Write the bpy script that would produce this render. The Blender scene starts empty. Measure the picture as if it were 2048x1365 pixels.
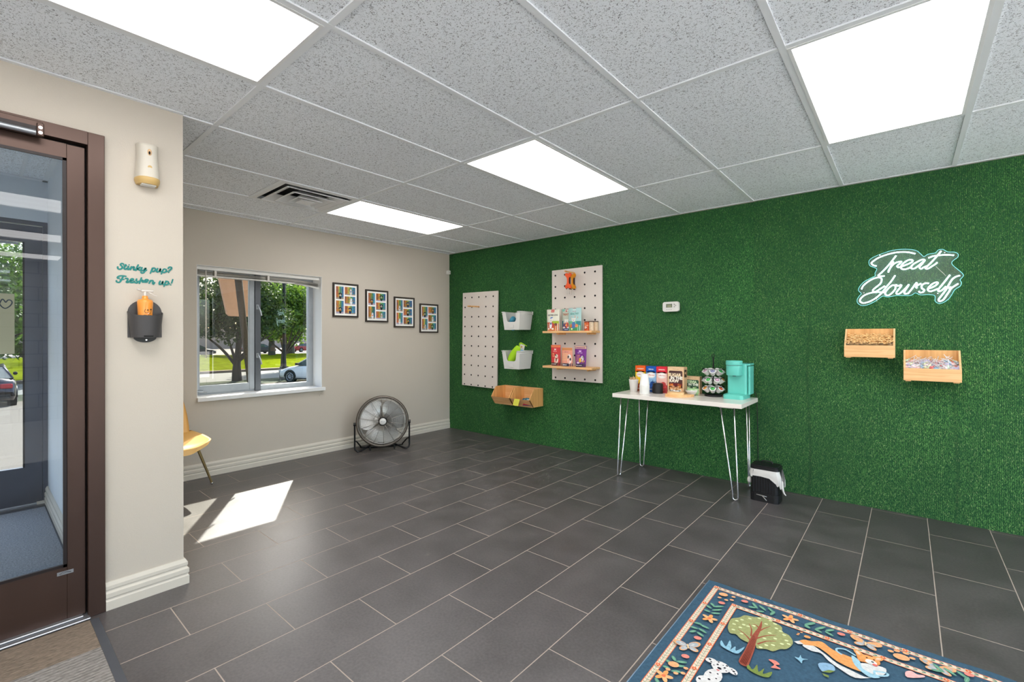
import bpy, math, random
import numpy as np
from mathutils import Vector, Matrix
random.seed(7)
PI = math.pi
scn = bpy.context.scene
COL = scn.collection

# ---------------------------------------------------------------- camera
CAM = (4.7735, -4.2385, 1.2503)
cam_d = bpy.data.cameras.new('camera'); cam = bpy.data.objects.new('camera', cam_d); COL.objects.link(cam)
cam_d.sensor_fit = 'HORIZONTAL'; cam_d.sensor_width = 36.0
cam_d.lens = 922.44 / 2048 * 36.0
cam_d.shift_x = -1.83 / 2048
cam_d.shift_y = -9.25 / 2048
cam_d.clip_start = 0.05; cam_d.clip_end = 400
cam.location = CAM
_yaw = 2.27763
cam.rotation_euler = (Matrix.Rotation(_yaw - PI/2, 4, 'Z') @ Matrix.Rotation(PI/2, 4, 'X') @ Matrix.Rotation(-0.00168, 4, 'Z')).to_euler()
scn.camera = cam

# ---------------------------------------------------------------- view, world, sun
scn.view_settings.view_transform = 'Standard'
scn.view_settings.look = 'None'
scn.view_settings.gamma = 1.0
scn.view_settings.use_curve_mapping = False
scn.view_settings.exposure = 0.88
W = bpy.data.worlds.new('world'); scn.world = W; W.use_nodes = True
nt = W.node_tree; nt.nodes.clear()
sky = nt.nodes.new('ShaderNodeTexSky'); sky.sky_type = 'NISHITA'; sky.sun_disc = False
sky.sun_elevation = math.radians(42); sky.sun_rotation = math.radians(-60); sky.air_density = 1.0; sky.dust_density = 2.5
bgn = nt.nodes.new('ShaderNodeBackground'); bgn.inputs['Strength'].default_value = 0.60
wo = nt.nodes.new('ShaderNodeOutputWorld')
nt.links.new(sky.outputs[0], bgn.inputs[0]); nt.links.new(bgn.outputs[0], wo.inputs[0])
SUN = 16.0
sd = bpy.data.lights.new('sun', 'SUN'); sd.energy = SUN; sd.angle = math.radians(0.55); sd.color = (1.0, 0.95, 0.87)
so = bpy.data.objects.new('sun', sd); COL.objects.link(so)
so.rotation_euler = Vector((0.95, -0.57, -1.0)).to_track_quat('-Z', 'Y').to_euler()
PANEL = 4.6            # radiance of the ceiling light diffusers

# ---------------------------------------------------------------- helpers
def s2l(c):
    return tuple(((x/255.0)/12.92 if x/255.0 <= 0.04045 else ((x/255.0+0.055)/1.055)**2.4) for x in c)
MATS = {}
def mat(name, rgb, rough=0.5, metal=0.0, spec=0.5, bump=None, var=0.0, vscale=8.0, emit=None, estr=0.0, stretch=(1,1,1), coat=0.0, trans=0.0):
    """principled material; rgb is sRGB 0..255; var mixes in procedural tone variation; bump=(scale,strength,distance)"""
    m = bpy.data.materials.new(name); m.use_nodes = True; MATS[name] = m
    n = m.node_tree.nodes; l = m.node_tree.links; b = n['Principled BSDF']
    c = s2l(rgb)
    b.inputs['Base Color'].default_value = (*c, 1); b.inputs['Roughness'].default_value = rough
    b.inputs['Metallic'].default_value = metal; b.inputs['Specular IOR Level'].default_value = spec
    if coat: b.inputs['Coat Weight'].default_value = coat
    if trans: b.inputs['Transmission Weight'].default_value = trans
    if emit:
        b.inputs['Emission Color'].default_value = (*s2l(emit), 1); b.inputs['Emission Strength'].default_value = estr
    if var or bump:
        tc = n.new('ShaderNodeTexCoord'); mp = n.new('ShaderNodeMapping'); mp.inputs['Scale'].default_value = stretch
        l.new(tc.outputs['Object'], mp.inputs[0])
    if var:
        t = n.new('ShaderNodeTexNoise'); t.inputs['Scale'].default_value = vscale; t.inputs['Detail'].default_value = 5
        l.new(mp.outputs[0], t.inputs['Vector'])
        r = n.new('ShaderNodeMapRange'); r.inputs['From Min'].default_value = 0.3; r.inputs['From Max'].default_value = 0.7
        r.inputs['To Min'].default_value = 1-var; r.inputs['To Max'].default_value = 1+var
        l.new(t.outputs['Fac'], r.inputs['Value'])
        h = n.new('ShaderNodeMix'); h.data_type = 'RGBA'; h.blend_type = 'MULTIPLY'; h.inputs['Factor'].default_value = 1
        h.inputs['A'].default_value = (*c, 1); l.new(r.outputs['Result'], h.inputs['B']); l.new(h.outputs['Result'], b.inputs['Base Color'])
    if bump:
        t = n.new('ShaderNodeTexNoise'); t.inputs['Scale'].default_value = bump[0]; t.inputs['Detail'].default_value = 4
        l.new(mp.outputs[0], t.inputs['Vector'])
        bp = n.new('ShaderNodeBump'); bp.inputs['Strength'].default_value = bump[1]; bp.inputs['Distance'].default_value = bump[2]
        l.new(t.outputs['Fac'], bp.inputs['Height']); l.new(bp.outputs[0], b.inputs['Normal'])
    return m
def paint_mat(name, rough=0.6, spec=0.4, var=0.0, vscale=60):
    m = bpy.data.materials.new(name); m.use_nodes = True; MATS[name] = m
    n = m.node_tree.nodes; l = m.node_tree.links; b = n['Principled BSDF']
    b.inputs['Roughness'].default_value = rough; b.inputs['Specular IOR Level'].default_value = spec
    a = n.new('ShaderNodeAttribute'); a.attribute_name = 'Col'
    if var:
        t = n.new('ShaderNodeTexNoise'); t.inputs['Scale'].default_value = vscale; t.inputs['Detail'].default_value = 4
        tc = n.new('ShaderNodeTexCoord'); l.new(tc.outputs['Object'], t.inputs['Vector'])
        r = n.new('ShaderNodeMapRange'); r.inputs['From Min'].default_value = 0.3; r.inputs['From Max'].default_value = 0.7
        r.inputs['To Min'].default_value = 1-var; r.inputs['To Max'].default_value = 1+var; l.new(t.outputs['Fac'], r.inputs['Value'])
        h = n.new('ShaderNodeMix'); h.data_type = 'RGBA'; h.blend_type = 'MULTIPLY'; h.inputs['Factor'].default_value = 1
        l.new(a.outputs['Color'], h.inputs['A']); l.new(r.outputs['Result'], h.inputs['B']); l.new(h.outputs['Result'], b.inputs['Base Color'])
    else:
        l.new(a.outputs['Color'], b.inputs['Base Color'])
    return m
PRINT = paint_mat('printed_colours', 0.45)
CLOTHPRINT = paint_mat('printed_rug_fibres', 0.95, 0.1, 0.14, 90)

class MB:
    """collects geometry; build() links it as ONE mesh object"""
    def __init__(s): s.v = []; s.f = []; s.c = []; s.sm = []; s.cur = (255,255,255); s.smooth = False; s.k = 0
    def add(s, vs, fs, M=None):
        b = len(s.v)
        for p in vs:
            p = Vector(p)
            if M is not None: p = M @ p
            s.v.append((p.x, p.y, p.z))
        for f in fs:
            s.f.append([i+b for i in f]); s.c.append(s.cur); s.sm.append(s.smooth)
        return s
    def box(s, x0, x1, y0, y1, z0, z1, M=None, ch=0.0):
        if x0 > x1: x0, x1 = x1, x0
        if y0 > y1: y0, y1 = y1, y0
        if z0 > z1: z0, z1 = z1, z0
        if ch:
            c = min(ch, (x1-x0)*.45, (y1-y0)*.45, (z1-z0)*.45)
            P = {}
            vs = []
            for ix, X in enumerate((x0, x1)):
                for iy, Y in enumerate((y0, y1)):
                    for iz, Z in enumerate((z0, z1)):
                        sx = c if ix == 0 else -c; sy = c if iy == 0 else -c; sz = c if iz == 0 else -c
                        P[(ix,iy,iz)] = len(vs)
                        vs += [(X, Y+sy, Z+sz), (X+sx, Y, Z+sz), (X+sx, Y+sy, Z)]
            fs = []
            g = lambda a, b, c_, k: P[(a,b,c_)]+k
            fs += [[g(0,0,0,0), g(0,0,1,0), g(0,1,1,0), g(0,1,0,0)], [g(1,0,0,0), g(1,1,0,0), g(1,1,1,0), g(1,0,1,0)]]
            fs += [[g(0,0,0,1), g(1,0,0,1), g(1,0,1,1), g(0,0,1,1)], [g(0,1,0,1), g(0,1,1,1), g(1,1,1,1), g(1,1,0,1)]]
            fs += [[g(0,0,0,2), g(0,1,0,2), g(1,1,0,2), g(1,0,0,2)], [g(0,0,1,2), g(1,0,1,2), g(1,1,1,2), g(0,1,1,2)]]
            for a in (0,1):
                for b in (0,1):
                    fs.append([g(0,a,b,1), g(1,a,b,1), g(1,a,b,2), g(0,a,b,2)])
                    fs.append([g(a,0,b,0), g(a,1,b,0), g(a,1,b,2), g(a,0,b,2)])
                    fs.append([g(a,b,0,0), g(a,b,1,0), g(a,b,1,1), g(a,b,0,1)])
                    for d in (0,1): fs.append([g(a,b,d,0), g(a,b,d,1), g(a,b,d,2)])
            return s.add(vs, fs, M)
        vs = [(x0,y0,z0),(x1,y0,z0),(x1,y1,z0),(x0,y1,z0),(x0,y0,z1),(x1,y0,z1),(x1,y1,z1),(x0,y1,z1)]
        fs = [[0,3,2,1],[4,5,6,7],[0,1,5,4],[1,2,6,5],[2,3,7,6],[3,0,4,7]]
        return s.add(vs, fs, M)
    def lathe(s, prof, n=24, M=None, cap=True, smooth=True):
        """prof: (r,z) pairs around the z axis"""
        o = s.smooth; s.smooth = smooth
        vs = []; fs = []
        for r, z in prof:
            for k in range(n):
                a = 2*PI*k/n; vs.append((r*math.cos(a), r*math.sin(a), z))
        for j in range(len(prof)-1):
            for k in range(n):
                k2 = (k+1) % n; fs.append([j*n+k, j*n+k2, (j+1)*n+k2, (j+1)*n+k])
        s.add(vs, fs, M); s.smooth = False
        if cap:
            if prof[0][0] > 1e-6: s.add([(prof[0][0]*math.cos(2*PI*k/n), prof[0][0]*math.sin(2*PI*k/n), prof[0][1]) for k in range(n)], [list(range(n))[::-1]], M)
            if prof[-1][0] > 1e-6: s.add([(prof[-1][0]*math.cos(2*PI*k/n), prof[-1][0]*math.sin(2*PI*k/n), prof[-1][1]) for k in range(n)], [list(range(n))], M)
        s.smooth = o
        return s
    def cyl(s, a, b, r, n=12, r2=None):
        a = Vector(a); b = Vector(b); d = b-a; L = d.length
        M = Matrix.Translation(a) @ d.to_track_quat('Z', 'Y').to_matrix().to_4x4()
        return s.lathe([(r, 0), (r if r2 is None else r2, L)], n, M)
    def tube(s, pts, r, n=8, closed=False, smooth=True, rs=None):
        pts = [Vector(p) for p in pts]; N = len(pts)
        o = s.smooth; s.smooth = smooth
        up = Vector((0,0,1)); vs = []; prev = None
        for i, p in enumerate(pts):
            if closed: t = pts[(i+1) % N]-pts[i-1]
            else: t = pts[min(i+1, N-1)]-pts[max(i-1, 0)]
            if t.length < 1e-9: t = Vector((0,0,1))
            t.normalize()
            if prev is None:
                a = t.cross(up)
                if a.length < 1e-3: a = t.cross(Vector((1,0,0)))
                a.normalize()
            else:
                a = prev - t*prev.dot(t)
                if a.length < 1e-6: a = t.orthogonal()
                a.normalize()
            prev = a; b = t.cross(a)
            R = rs[i] if rs else r
            for k in range(n):
                w = 2*PI*k/n; vs.append(p + a*(R*math.cos(w)) + b*(R*math.sin(w)))
        fs = []
        for i in range(N if closed else N-1):
            i2 = (i+1) % N
            for k in range(n):
                k2 = (k+1) % n; fs.append([i*n+k, i*n+k2, i2*n+k2, i2*n+k])
        if not closed: fs += [list(range(n))[::-1], [(N-1)*n+k for k in range(n)]]
        s.add(vs, fs); s.smooth = o
        return s
    def ring(s, c, ax, R, r, n=48, m=6, sx=1.0, sy=1.0):
        c = Vector(c); ax = Vector(ax).normalized(); a = ax.orthogonal().normalized(); b = ax.cross(a)
        return s.tube([c + a*(R*math.cos(2*PI*k/n)) + b*(R*math.sin(2*PI*k/n)) for k in range(n)], r, m, closed=True)
    def prism(s, outline, d, M=None, base=0.0):
        """outline (x,y) closed polygon, extruded from z=base to z=base+d"""
        n = len(outline)
        area = sum(outline[i][0]*outline[(i+1) % n][1]-outline[(i+1) % n][0]*outline[i][1] for i in range(n))
        if area < 0: outline = outline[::-1]
        vs = [(x, y, base) for x, y in outline] + [(x, y, base+d) for x, y in outline]
        fs = [list(range(n))[::-1], [n+i for i in range(n)]] + [[i, (i+1) % n, n+(i+1) % n, n+i] for i in range(n)]
        return s.add(vs, fs, M)
    def grid(s, fn, nu, nv, smooth=True, wrap=False):
        o = s.smooth; s.smooth = smooth
        vs = [fn(i/(nu-1), j/(nv-1)) for j in range(nv) for i in range(nu)]
        fs = [[j*nu+i, j*nu+i+1, (j+1)*nu+i+1, (j+1)*nu+i] for j in range(nv-1) for i in range(nu-1)]
        s.add(vs, fs); s.smooth = o
        return s
    def ball(s, c, rx, ry=None, rz=None, n=12, m=8, M=None):
        ry = rx if ry is None else ry; rz = rx if rz is None else rz
        prof = [(math.sin(PI*j/m), -math.cos(PI*j/m)) for j in range(m+1)]
        T = Matrix.Translation(c) @ (M if M is not None else Matrix.Identity(4)) @ Matrix.Diagonal((rx, ry, rz, 1))
        return s.lathe(prof, n, T, cap=False)
    def build(s, name, m=None, parent=None, label=None, loc=None):
        me = bpy.data.meshes.new(name)
        me.from_pydata(s.v, [], s.f)
        me.validate(verbose=False)
        if len(me.polygons) == len(s.f):
            me.polygons.foreach_set('use_smooth', s.sm)
            if m is None or m in (PRINT, CLOTHPRINT):
                ca = me.color_attributes.new('Col', 'FLOAT_COLOR', 'CORNER')
                arr = np.zeros((len(me.loops), 4), dtype=np.float32); cc = {}
                k = 0
                for f, c in zip(s.f, s.c):
                    if c not in cc: cc[c] = (*s2l(c), 1.0)
                    arr[k:k+len(f)] = cc[c]; k += len(f)
                ca.data.foreach_set('color', arr.ravel())
        me.materials.append(m if m is not None else PRINT)
        o = bpy.data.objects.new(name, me); COL.objects.link(o)
        if loc is not None: o.location = loc
        if parent is not None:
            o.parent = parent
        if label: o['label'] = label
        return o

def thing(name, label, cat, loc=(0,0,0), rz=0.0, group=None):
    o = bpy.data.objects.new(name, None); COL.objects.link(o); o.empty_display_size = 0.05
    o.location = loc; o.rotation_euler = (0, 0, rz); o['label'] = label; o['category'] = cat
    if group: o['group'] = group
    return o
def tag(o, label, cat, group=None, kind=None):
    o['label'] = label; o['category'] = cat
    if group: o['group'] = group
    if kind: o['kind'] = kind
    return o
def struct(o, label=None, cat=None):
    o['kind'] = 'structure'
    if label: o['label'] = label
    if cat: o['category'] = cat
    return o
def copy_tree(o, parent=None):
    c = o.copy(); COL.objects.link(c)
    if parent is not None: c.parent = parent
    for ch in list(o.children): copy_tree(ch, c)
    return c
def smooth_line(pts, k=6, closed=False):
    P = [Vector(p) if len(p) == 3 else Vector((p[0], p[1], 0)) for p in pts]; N = len(P)
    if N < 3: return P
    out = []
    for i in range(N if closed else N-1):
        p0 = P[i-1] if (i > 0 or closed) else P[0]; p1 = P[i]; p2 = P[(i+1) % N]; p3 = P[(i+2) % N] if (i+2 < N or closed) else P[-1]
        for j in range(k):
            t = j/k
            out.append(0.5*((2*p1)+(-p0+p2)*t+(2*p0-5*p1+4*p2-p3)*t*t+(-p0+3*p1-3*p2+p3)*t**3))
    if not closed: out.append(P[-1])
    return out

class Art:
    """flat printed artwork laid on a surface: local x,y in metres, each layer a hair above the last"""
    def __init__(s, mb, origin, xd, yd, step=0.00012):
        s.mb = mb; s.o = Vector(origin); s.x = Vector(xd).normalized(); s.y = Vector(yd).normalized(); s.n = s.x.cross(s.y); s.h = step; s.st = step
    def P(s, x, y): return s.o + s.x*x + s.y*y + s.n*s.h
    def poly(s, col, pts):
        s.mb.cur = col; s.mb.add([s.P(*p) for p in pts], [list(range(len(pts)))]); s.h += s.st; return s
    def rect(s, col, x0, y0, x1, y1): return s.poly(col, [(x0,y0),(x1,y0),(x1,y1),(x0,y1)])
    def ell(s, col, x, y, rx, ry=None, n=14, a0=0):
        ry = rx if ry is None else ry; c, d = math.cos(a0), math.sin(a0)
        return s.poly(col, [(x+rx*math.cos(2*PI*k/n)*c-ry*math.sin(2*PI*k/n)*d, y+rx*math.cos(2*PI*k/n)*d+ry*math.sin(2*PI*k/n)*c) for k in range(n)])
    def stroke(s, col, pts, w, k=5, taper=False, round_=True):
        L = smooth_line(pts, k); n = len(L); s.mb.cur = col; vs = []
        for i, p in enumerate(L):
            t = (L[min(i+1, n-1)]-L[max(i-1, 0)]); t = t.normalized() if t.length > 1e-9 else Vector((1,0,0)); q = Vector((-t.y, t.x, 0))
            ww = w*(1-0.75*i/(n-1)) if taper else w
            vs += [s.P(p.x+q.x*ww/2, p.y+q.y*ww/2), s.P(p.x-q.x*ww/2, p.y-q.y*ww/2)]
        s.mb.add(vs, [[2*i, 2*i+1, 2*i+3, 2*i+2] for i in range(n-1)]); s.h += s.st
        if round_ and not taper:
            s.ell(col, L[0].x, L[0].y, w/2, n=8); s.ell(col, L[-1].x, L[-1].y, w/2, n=8)
        return s
    def text(s, col, txt, x, y, size, align='CENTER', wx=1.0, bold=0.0, shear=0.0):
        vs, fs = text_geo(txt, align, bold, shear)
        s.mb.cur = col; s.mb.add([s.P(x+v[0]*size*wx, y+v[1]*size) for v in vs], fs); s.h += s.st; return s
_TX = {}
def text_geo(txt, align, bold, shear):
    k = (txt, align, bold, shear)
    if k in _TX: return _TX[k]
    cu = bpy.data.curves.new('lettering', 'FONT'); cu.body = txt; cu.align_x = align; cu.size = 1.0; cu.offset = bold; cu.shear = shear
    cu.resolution_u = 2
    ob = bpy.data.objects.new('lettering', cu)
    me = ob.to_mesh()
    vs = [tuple(v.co) for v in me.vertices]; fs = [list(p.vertices) for p in me.polygons]
    ob.to_mesh_clear(); bpy.data.objects.remove(ob); bpy.data.curves.remove(cu)
    _TX[k] = (vs, fs)
    return _TX[k]
def RT(x=0, y=0, z=0, rz=0, rx=0, ry=0):
    return Matrix.Translation((x, y, z)) @ Matrix.Rotation(rz, 4, 'Z') @ Matrix.Rotation(ry, 4, 'Y') @ Matrix.Rotation(rx, 4, 'X')
# ---------------------------------------------------------------- materials
CEIL = 2.3765
mat('wall_paint', (202,193,180), 0.75, bump=(180, 0.25, 0.002), var=0.012, vscale=2.0)
mat('trim_paint', (214,207,194), 0.5)
mat('white_paint', (232,233,233), 0.5)
mat('entry_paint', (222,228,234), 0.7)  # wall paint made paler and bluer; vestibule daylight is put into the colour
mat('metal_grid', (232,235,238), 0.5)
mat('bronze', (80,62,55), 0.36, 0.6, var=0.08, vscale=6, stretch=(1,1,.15))
mat('bronze_dark', (38,30,30), 0.45, 0.3)
mat('gasket', (12,12,14), 0.7)
mat('outer_frame', (92,94,104), 0.32, 0.5, var=0.06, vscale=5)
mat('aluminium', (168,172,178), 0.35, 0.8)
mat('window_alu', (160,166,172), 0.45, 0.25, var=0.05, vscale=20)
mat('window_dark', (88,92,98), 0.5, 0.2)
mat('chrome', (225,225,228), 0.16, 1.0)
mat('brushed_steel', (190,188,184), 0.28, 0.9)
mat('black_metal', (26,26,28), 0.4, 0.4)
mat('black_plastic', (22,22,24), 0.42)
mat('dark_void', (6,6,6), 0.9)
mat('white_plastic', (226,224,219), 0.35)
mat('basket_plastic', (222,220,216), 0.42)
mat('mdf_white', (228,218,209), 0.5)
mat('lacquer_white', (248,239,230), 0.22, coat=0.2)
mat('teal_plastic', (104,205,190), 0.38)
mat('grey_rubber', (74,76,82), 0.6, var=0.06, vscale=14)
mat('dark_grey_plastic', (68,68,70), 0.55)
mat('brass', (184,164,116), 0.3, 0.8)
mat('yellow_shell', (240,190,112), 0.38)
mat('paper_white', (248,246,241), 0.6)
mat('cardboard', (222,184,140), 0.7)
mat('orange_bottle', (246,154,60), 0.3, coat=0.2)
mat('translucent', (214,208,200), 0.3)
mat('liner_film', (226,222,216), 0.35, spec=0.6)
mat('felt_orange', (238,92,42), 0.7); mat('felt_amber', (226,150,20), 0.7); mat('strap_brown', (58,22,16), 0.7)
mat('plush_lime', (168,216,30), 0.8, bump=(300,.4,.002)); mat('plush_blue', (70,150,180), 0.8)
mat('sticky_yellow', (226,224,96), 0.6)
def wood(name, a, b, rough=0.45, ax='Z', scale=1.0):
    m = bpy.data.materials.new(name); m.use_nodes = True; MATS[name] = m
    n = m.node_tree.nodes; l = m.node_tree.links; bs = n['Principled BSDF']; bs.inputs['Roughness'].default_value = rough
    tc = n.new('ShaderNodeTexCoord'); mp = n.new('ShaderNodeMapping')
    mp.inputs['Scale'].default_value = {'X': (1.5*scale, 30*scale, 30*scale), 'Z': (30*scale, 30*scale, 1.5*scale)}[ax]
    l.new(tc.outputs['Object'], mp.inputs[0])
    t = n.new('ShaderNodeTexNoise'); t.inputs['Scale'].default_value = 2.0; t.inputs['Detail'].default_value = 6; t.inputs['Distortion'].default_value = 0.6
    l.new(mp.outputs[0], t.inputs['Vector'])
    r = n.new('ShaderNodeValToRGB'); r.color_ramp.elements[0].position = 0.35; r.color_ramp.elements[1].position = 0.65
    r.color_ramp.elements[0].color = (*s2l(a), 1); r.color_ramp.elements[1].color = (*s2l(b), 1)
    l.new(t.outputs['Fac'], r.inputs[0]); l.new(r.outputs[0], bs.inputs['Base Color'])
    return m
wood('bamboo', (230,172,112), (248,198,140), ax='X')
wood('bamboo_end', (216,156,90), (242,186,118), ax='Z', scale=.6)
wood('bamboo_light', (240,190,132), (250,210,156), ax='X')

def floor_mat():
    m = bpy.data.materials.new('floor_tile'); m.use_nodes = True
    n = m.node_tree.nodes; l = m.node_tree.links; b = n['Principled BSDF']
    tc = n.new('ShaderNodeTexCoord')
    mp = n.new('ShaderNodeMapping'); mp.vector_type = 'POINT'
    # bricks run along world Y: brick-u = y , brick-v = x
    sep = n.new('ShaderNodeSeparateXYZ'); l.new(tc.outputs['Object'], sep.inputs[0])
    ux = n.new('ShaderNodeMath'); ux.operation = 'SUBTRACT'; ux.inputs[1].default_value = -0.333-0.6027*20+0.30135; l.new(sep.outputs['Y'], ux.inputs[0])
    vx = n.new('ShaderNodeMath'); vx.operation = 'SUBTRACT'; vx.inputs[1].default_value = 4.2805-0.2988*40; l.new(sep.outputs['X'], vx.inputs[0])
    cb = n.new('ShaderNodeCombineXYZ'); l.new(ux.outputs[0], cb.inputs[0]); l.new(vx.outputs[0], cb.inputs[1])
    br = n.new('ShaderNodeTexBrick'); br.inputs['Scale'].default_value = 1.0
    br.offset = 0.5; br.offset_frequency = 2; br.squash = 1.0
    br.inputs['Brick Width'].default_value = 0.6027; br.inputs['Row Height'].default_value = 0.2988
    br.inputs['Mortar Size'].default_value = 0.0024; br.inputs['Mortar Smooth'].default_value = 0.2; br.inputs['Bias'].default_value = 0.0
    br.inputs['Color1'].default_value = (0.0,0.0,0.0,1); br.inputs['Color2'].default_value = (1,1,1,1)
    l.new(cb.outputs[0], br.inputs['Vector'])
    t = n.new('ShaderNodeTexNoise'); t.inputs['Scale'].default_value = 5.0; t.inputs['Detail'].default_value = 8; l.new(tc.outputs['Object'], t.inputs['Vector'])
    t2 = n.new('ShaderNodeTexNoise'); t2.inputs['Scale'].default_value = 90.0; t2.inputs['Detail'].default_value = 6; l.new(tc.outputs['Object'], t2.inputs['Vector'])
    mx = n.new('ShaderNodeMath'); mx.operation = 'ADD'; l.new(t.outputs['Fac'], mx.inputs[0]); l.new(t2.outputs['Fac'], mx.inputs[1])
    rp = n.new('ShaderNodeValToRGB'); rp.color_ramp.elements[0].position = 0.35; rp.color_ramp.elements[1].position = 0.68
    rp.color_ramp.elements[0].color = (*s2l((68,64,64)), 1); rp.color_ramp.elements[1].color = (*s2l((95,90,90)), 1)
    hm = n.new('ShaderNodeMath'); hm.operation = 'MULTIPLY'; hm.inputs[1].default_value = 0.5; l.new(mx.outputs[0], hm.inputs[0]); l.new(hm.outputs[0], rp.inputs[0])
    # per-tile tone
    tone = n.new('ShaderNodeMapRange'); tone.inputs['To Min'].default_value = 0.93; tone.inputs['To Max'].default_value = 1.07; l.new(br.outputs['Color'], tone.inputs['Value'])
    mm = n.new('ShaderNodeMix'); mm.data_type = 'RGBA'; mm.blend_type = 'MULTIPLY'; mm.inputs['Factor'].default_value = 1
    l.new(rp.outputs[0], mm.inputs['A']); l.new(tone.outputs['Result'], mm.inputs['B'])
    gr = n.new('ShaderNodeMix'); gr.data_type = 'RGBA'; gr.inputs['B'].default_value = (*s2l((170,156,144)), 1)
    l.new(br.outputs['Fac'], gr.inputs['Factor']); l.new(mm.outputs['Result'], gr.inputs['A']); l.new(gr.outputs['Result'], b.inputs['Base Color'])
    rr = n.new('ShaderNodeMapRange'); rr.inputs['To Min'].default_value = 0.34; rr.inputs['To Max'].default_value = 0.46; l.new(t.outputs['Fac'], rr.inputs['Value'])
    rm = n.new('ShaderNodeMix'); rm.data_type = 'FLOAT'; rm.inputs['B'].default_value = 0.85; l.new(br.outputs['Fac'], rm.inputs['Factor']); l.new(rr.outputs['Result'], rm.inputs['A']); l.new(rm.outputs['Result'], b.inputs['Roughness'])
    b.inputs['Specular IOR Level'].default_value = 0.8
    bp = n.new('ShaderNodeBump'); bp.inputs['Strength'].default_value = 0.5; bp.inputs['Distance'].default_value = 0.0015; bp.invert = True
    l.new(br.outputs['Fac'], bp.inputs['Height'])
    bp2 = n.new('ShaderNodeBump'); bp2.inputs['Strength'].default_value = 0.10; bp2.inputs['Distance'].default_value = 0.001
    l.new(t2.outputs['Fac'], bp2.inputs['Height']); l.new(bp.outputs[0], bp2.inputs['Normal']); l.new(bp2.outputs[0], b.inputs['Normal'])
    return m
FLOOR = floor_mat()

def ceil_mat():
    m = bpy.data.materials.new('ceiling_tile'); m.use_nodes = True
    n = m.node_tree.nodes; l = m.node_tree.links; b = n['Principled BSDF']; b.inputs['Roughness'].default_value = 0.95; b.inputs['Specular IOR Level'].default_value = 0.1
    tc = n.new('ShaderNodeTexCoord')
    v = n.new('ShaderNodeTexNoise'); v.inputs['Scale'].default_value = 120; v.inputs['Detail'].default_value = 2; v.inputs['Distortion'].default_value = 1.6; l.new(tc.outputs['Object'], v.inputs['Vector'])
    r = n.new('ShaderNodeValToRGB'); r.color_ramp.elements[0].position = 0.36; r.color_ramp.elements[1].position = 0.43
    r.color_ramp.elements[0].color = (*s2l((150,152,156)), 1); r.color_ramp.elements[1].color = (*s2l((243,247,252)), 1)
    l.new(v.outputs['Fac'], r.inputs[0]); l.new(r.outputs[0], b.inputs['Base Color'])
    bp = n.new('ShaderNodeBump'); bp.inputs['Strength'].default_value = 0.4; bp.inputs['Distance'].default_value = 0.003
    l.new(v.outputs['Fac'], bp.inputs['Height']); l.new(bp.outputs[0], b.inputs['Normal'])
    return m
CTILE = ceil_mat()

def diffuser_mat():
    m = bpy.data.materials.new('light_diffuser'); m.use_nodes = True
    n = m.node_tree.nodes; l = m.node_tree.links; n.clear()
    tc = n.new('ShaderNodeTexCoord'); sp = n.new('ShaderNodeSeparateXYZ'); l.new(tc.outputs['Object'], sp.inputs[0])
    # three soft tube bands along the panel
    w = n.new('ShaderNodeMath'); w.operation = 'MULTIPLY'; w.inputs[1].default_value = 2*PI*3/0.58; l.new(sp.outputs['X'], w.inputs[0])
    c = n.new('ShaderNodeMath'); c.operation = 'COSINE'; l.new(w.outputs[0], c.inputs[0])
    r = n.new('ShaderNodeMapRange'); r.inputs['From Min'].default_value = -1; r.inputs['To Min'].default_value = PANEL*0.93; r.inputs['To Max'].default_value = PANEL*1.07; l.new(c.outputs[0], r.inputs['Value'])
    e = n.new('ShaderNodeEmission'); e.inputs['Color'].default_value = (1.0, 0.985, 0.965, 1); l.new(r.outputs['Result'], e.inputs['Strength'])
    o = n.new('ShaderNodeOutputMaterial'); l.new(e.outputs[0], o.inputs[0])
    return m
DIFF = diffuser_mat()

def glass_mat(name, tint=(1,1,1), refl=1.0):
    m = bpy.data.materials.new(name); m.use_nodes = True
    n = m.node_tree.nodes; l = m.node_tree.links; n.clear()
    t = n.new('ShaderNodeBsdfTransparent'); t.inputs[0].default_value = (*tint, 1)
    g = n.new('ShaderNodeBsdfGlossy'); g.inputs['Roughness'].default_value = 0.0; g.inputs[0].default_value = (refl, refl, refl, 1)
    f = n.new('ShaderNodeFresnel'); f.inputs['IOR'].default_value = 1.52
    x = n.new('ShaderNodeMixShader'); l.new(f.outputs[0], x.inputs[0]); l.new(t.outputs[0], x.inputs[1]); l.new(g.outputs[0], x.inputs[2])
    o = n.new('ShaderNodeOutputMaterial'); l.new(x.outputs[0], o.inputs[0])
    MATS[name] = m
    return m
glass_mat('clear_glass', (0.94,0.96,0.96)); glass_mat('tinted_glass', (0.41,0.43,0.42)); glass_mat('screened_glass', (0.27,0.275,0.25)); glass_mat('door_glass', (0.80,0.87,0.93)); glass_mat('outer_glass', (0.36,0.37,0.36))
glass_mat('acrylic', (0.86,0.90,0.90))
def haze_acrylic():
    m = MATS['acrylic']; n = m.node_tree.nodes; l = m.node_tree.links; n.clear()
    t = n.new('ShaderNodeBsdfTransparent'); t.inputs[0].default_value = (.93,.95,.95,1)
    d = n.new('ShaderNodeBsdfDiffuse'); d.inputs[0].default_value = (.75,.78,.76,1)
    x = n.new('ShaderNodeMixShader'); x.inputs[0].default_value = .06; l.new(t.outputs[0], x.inputs[1]); l.new(d.outputs[0], x.inputs[2])
    o = n.new('ShaderNodeOutputMaterial'); l.new(x.outputs[0], o.inputs[0])
haze_acrylic()

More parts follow.
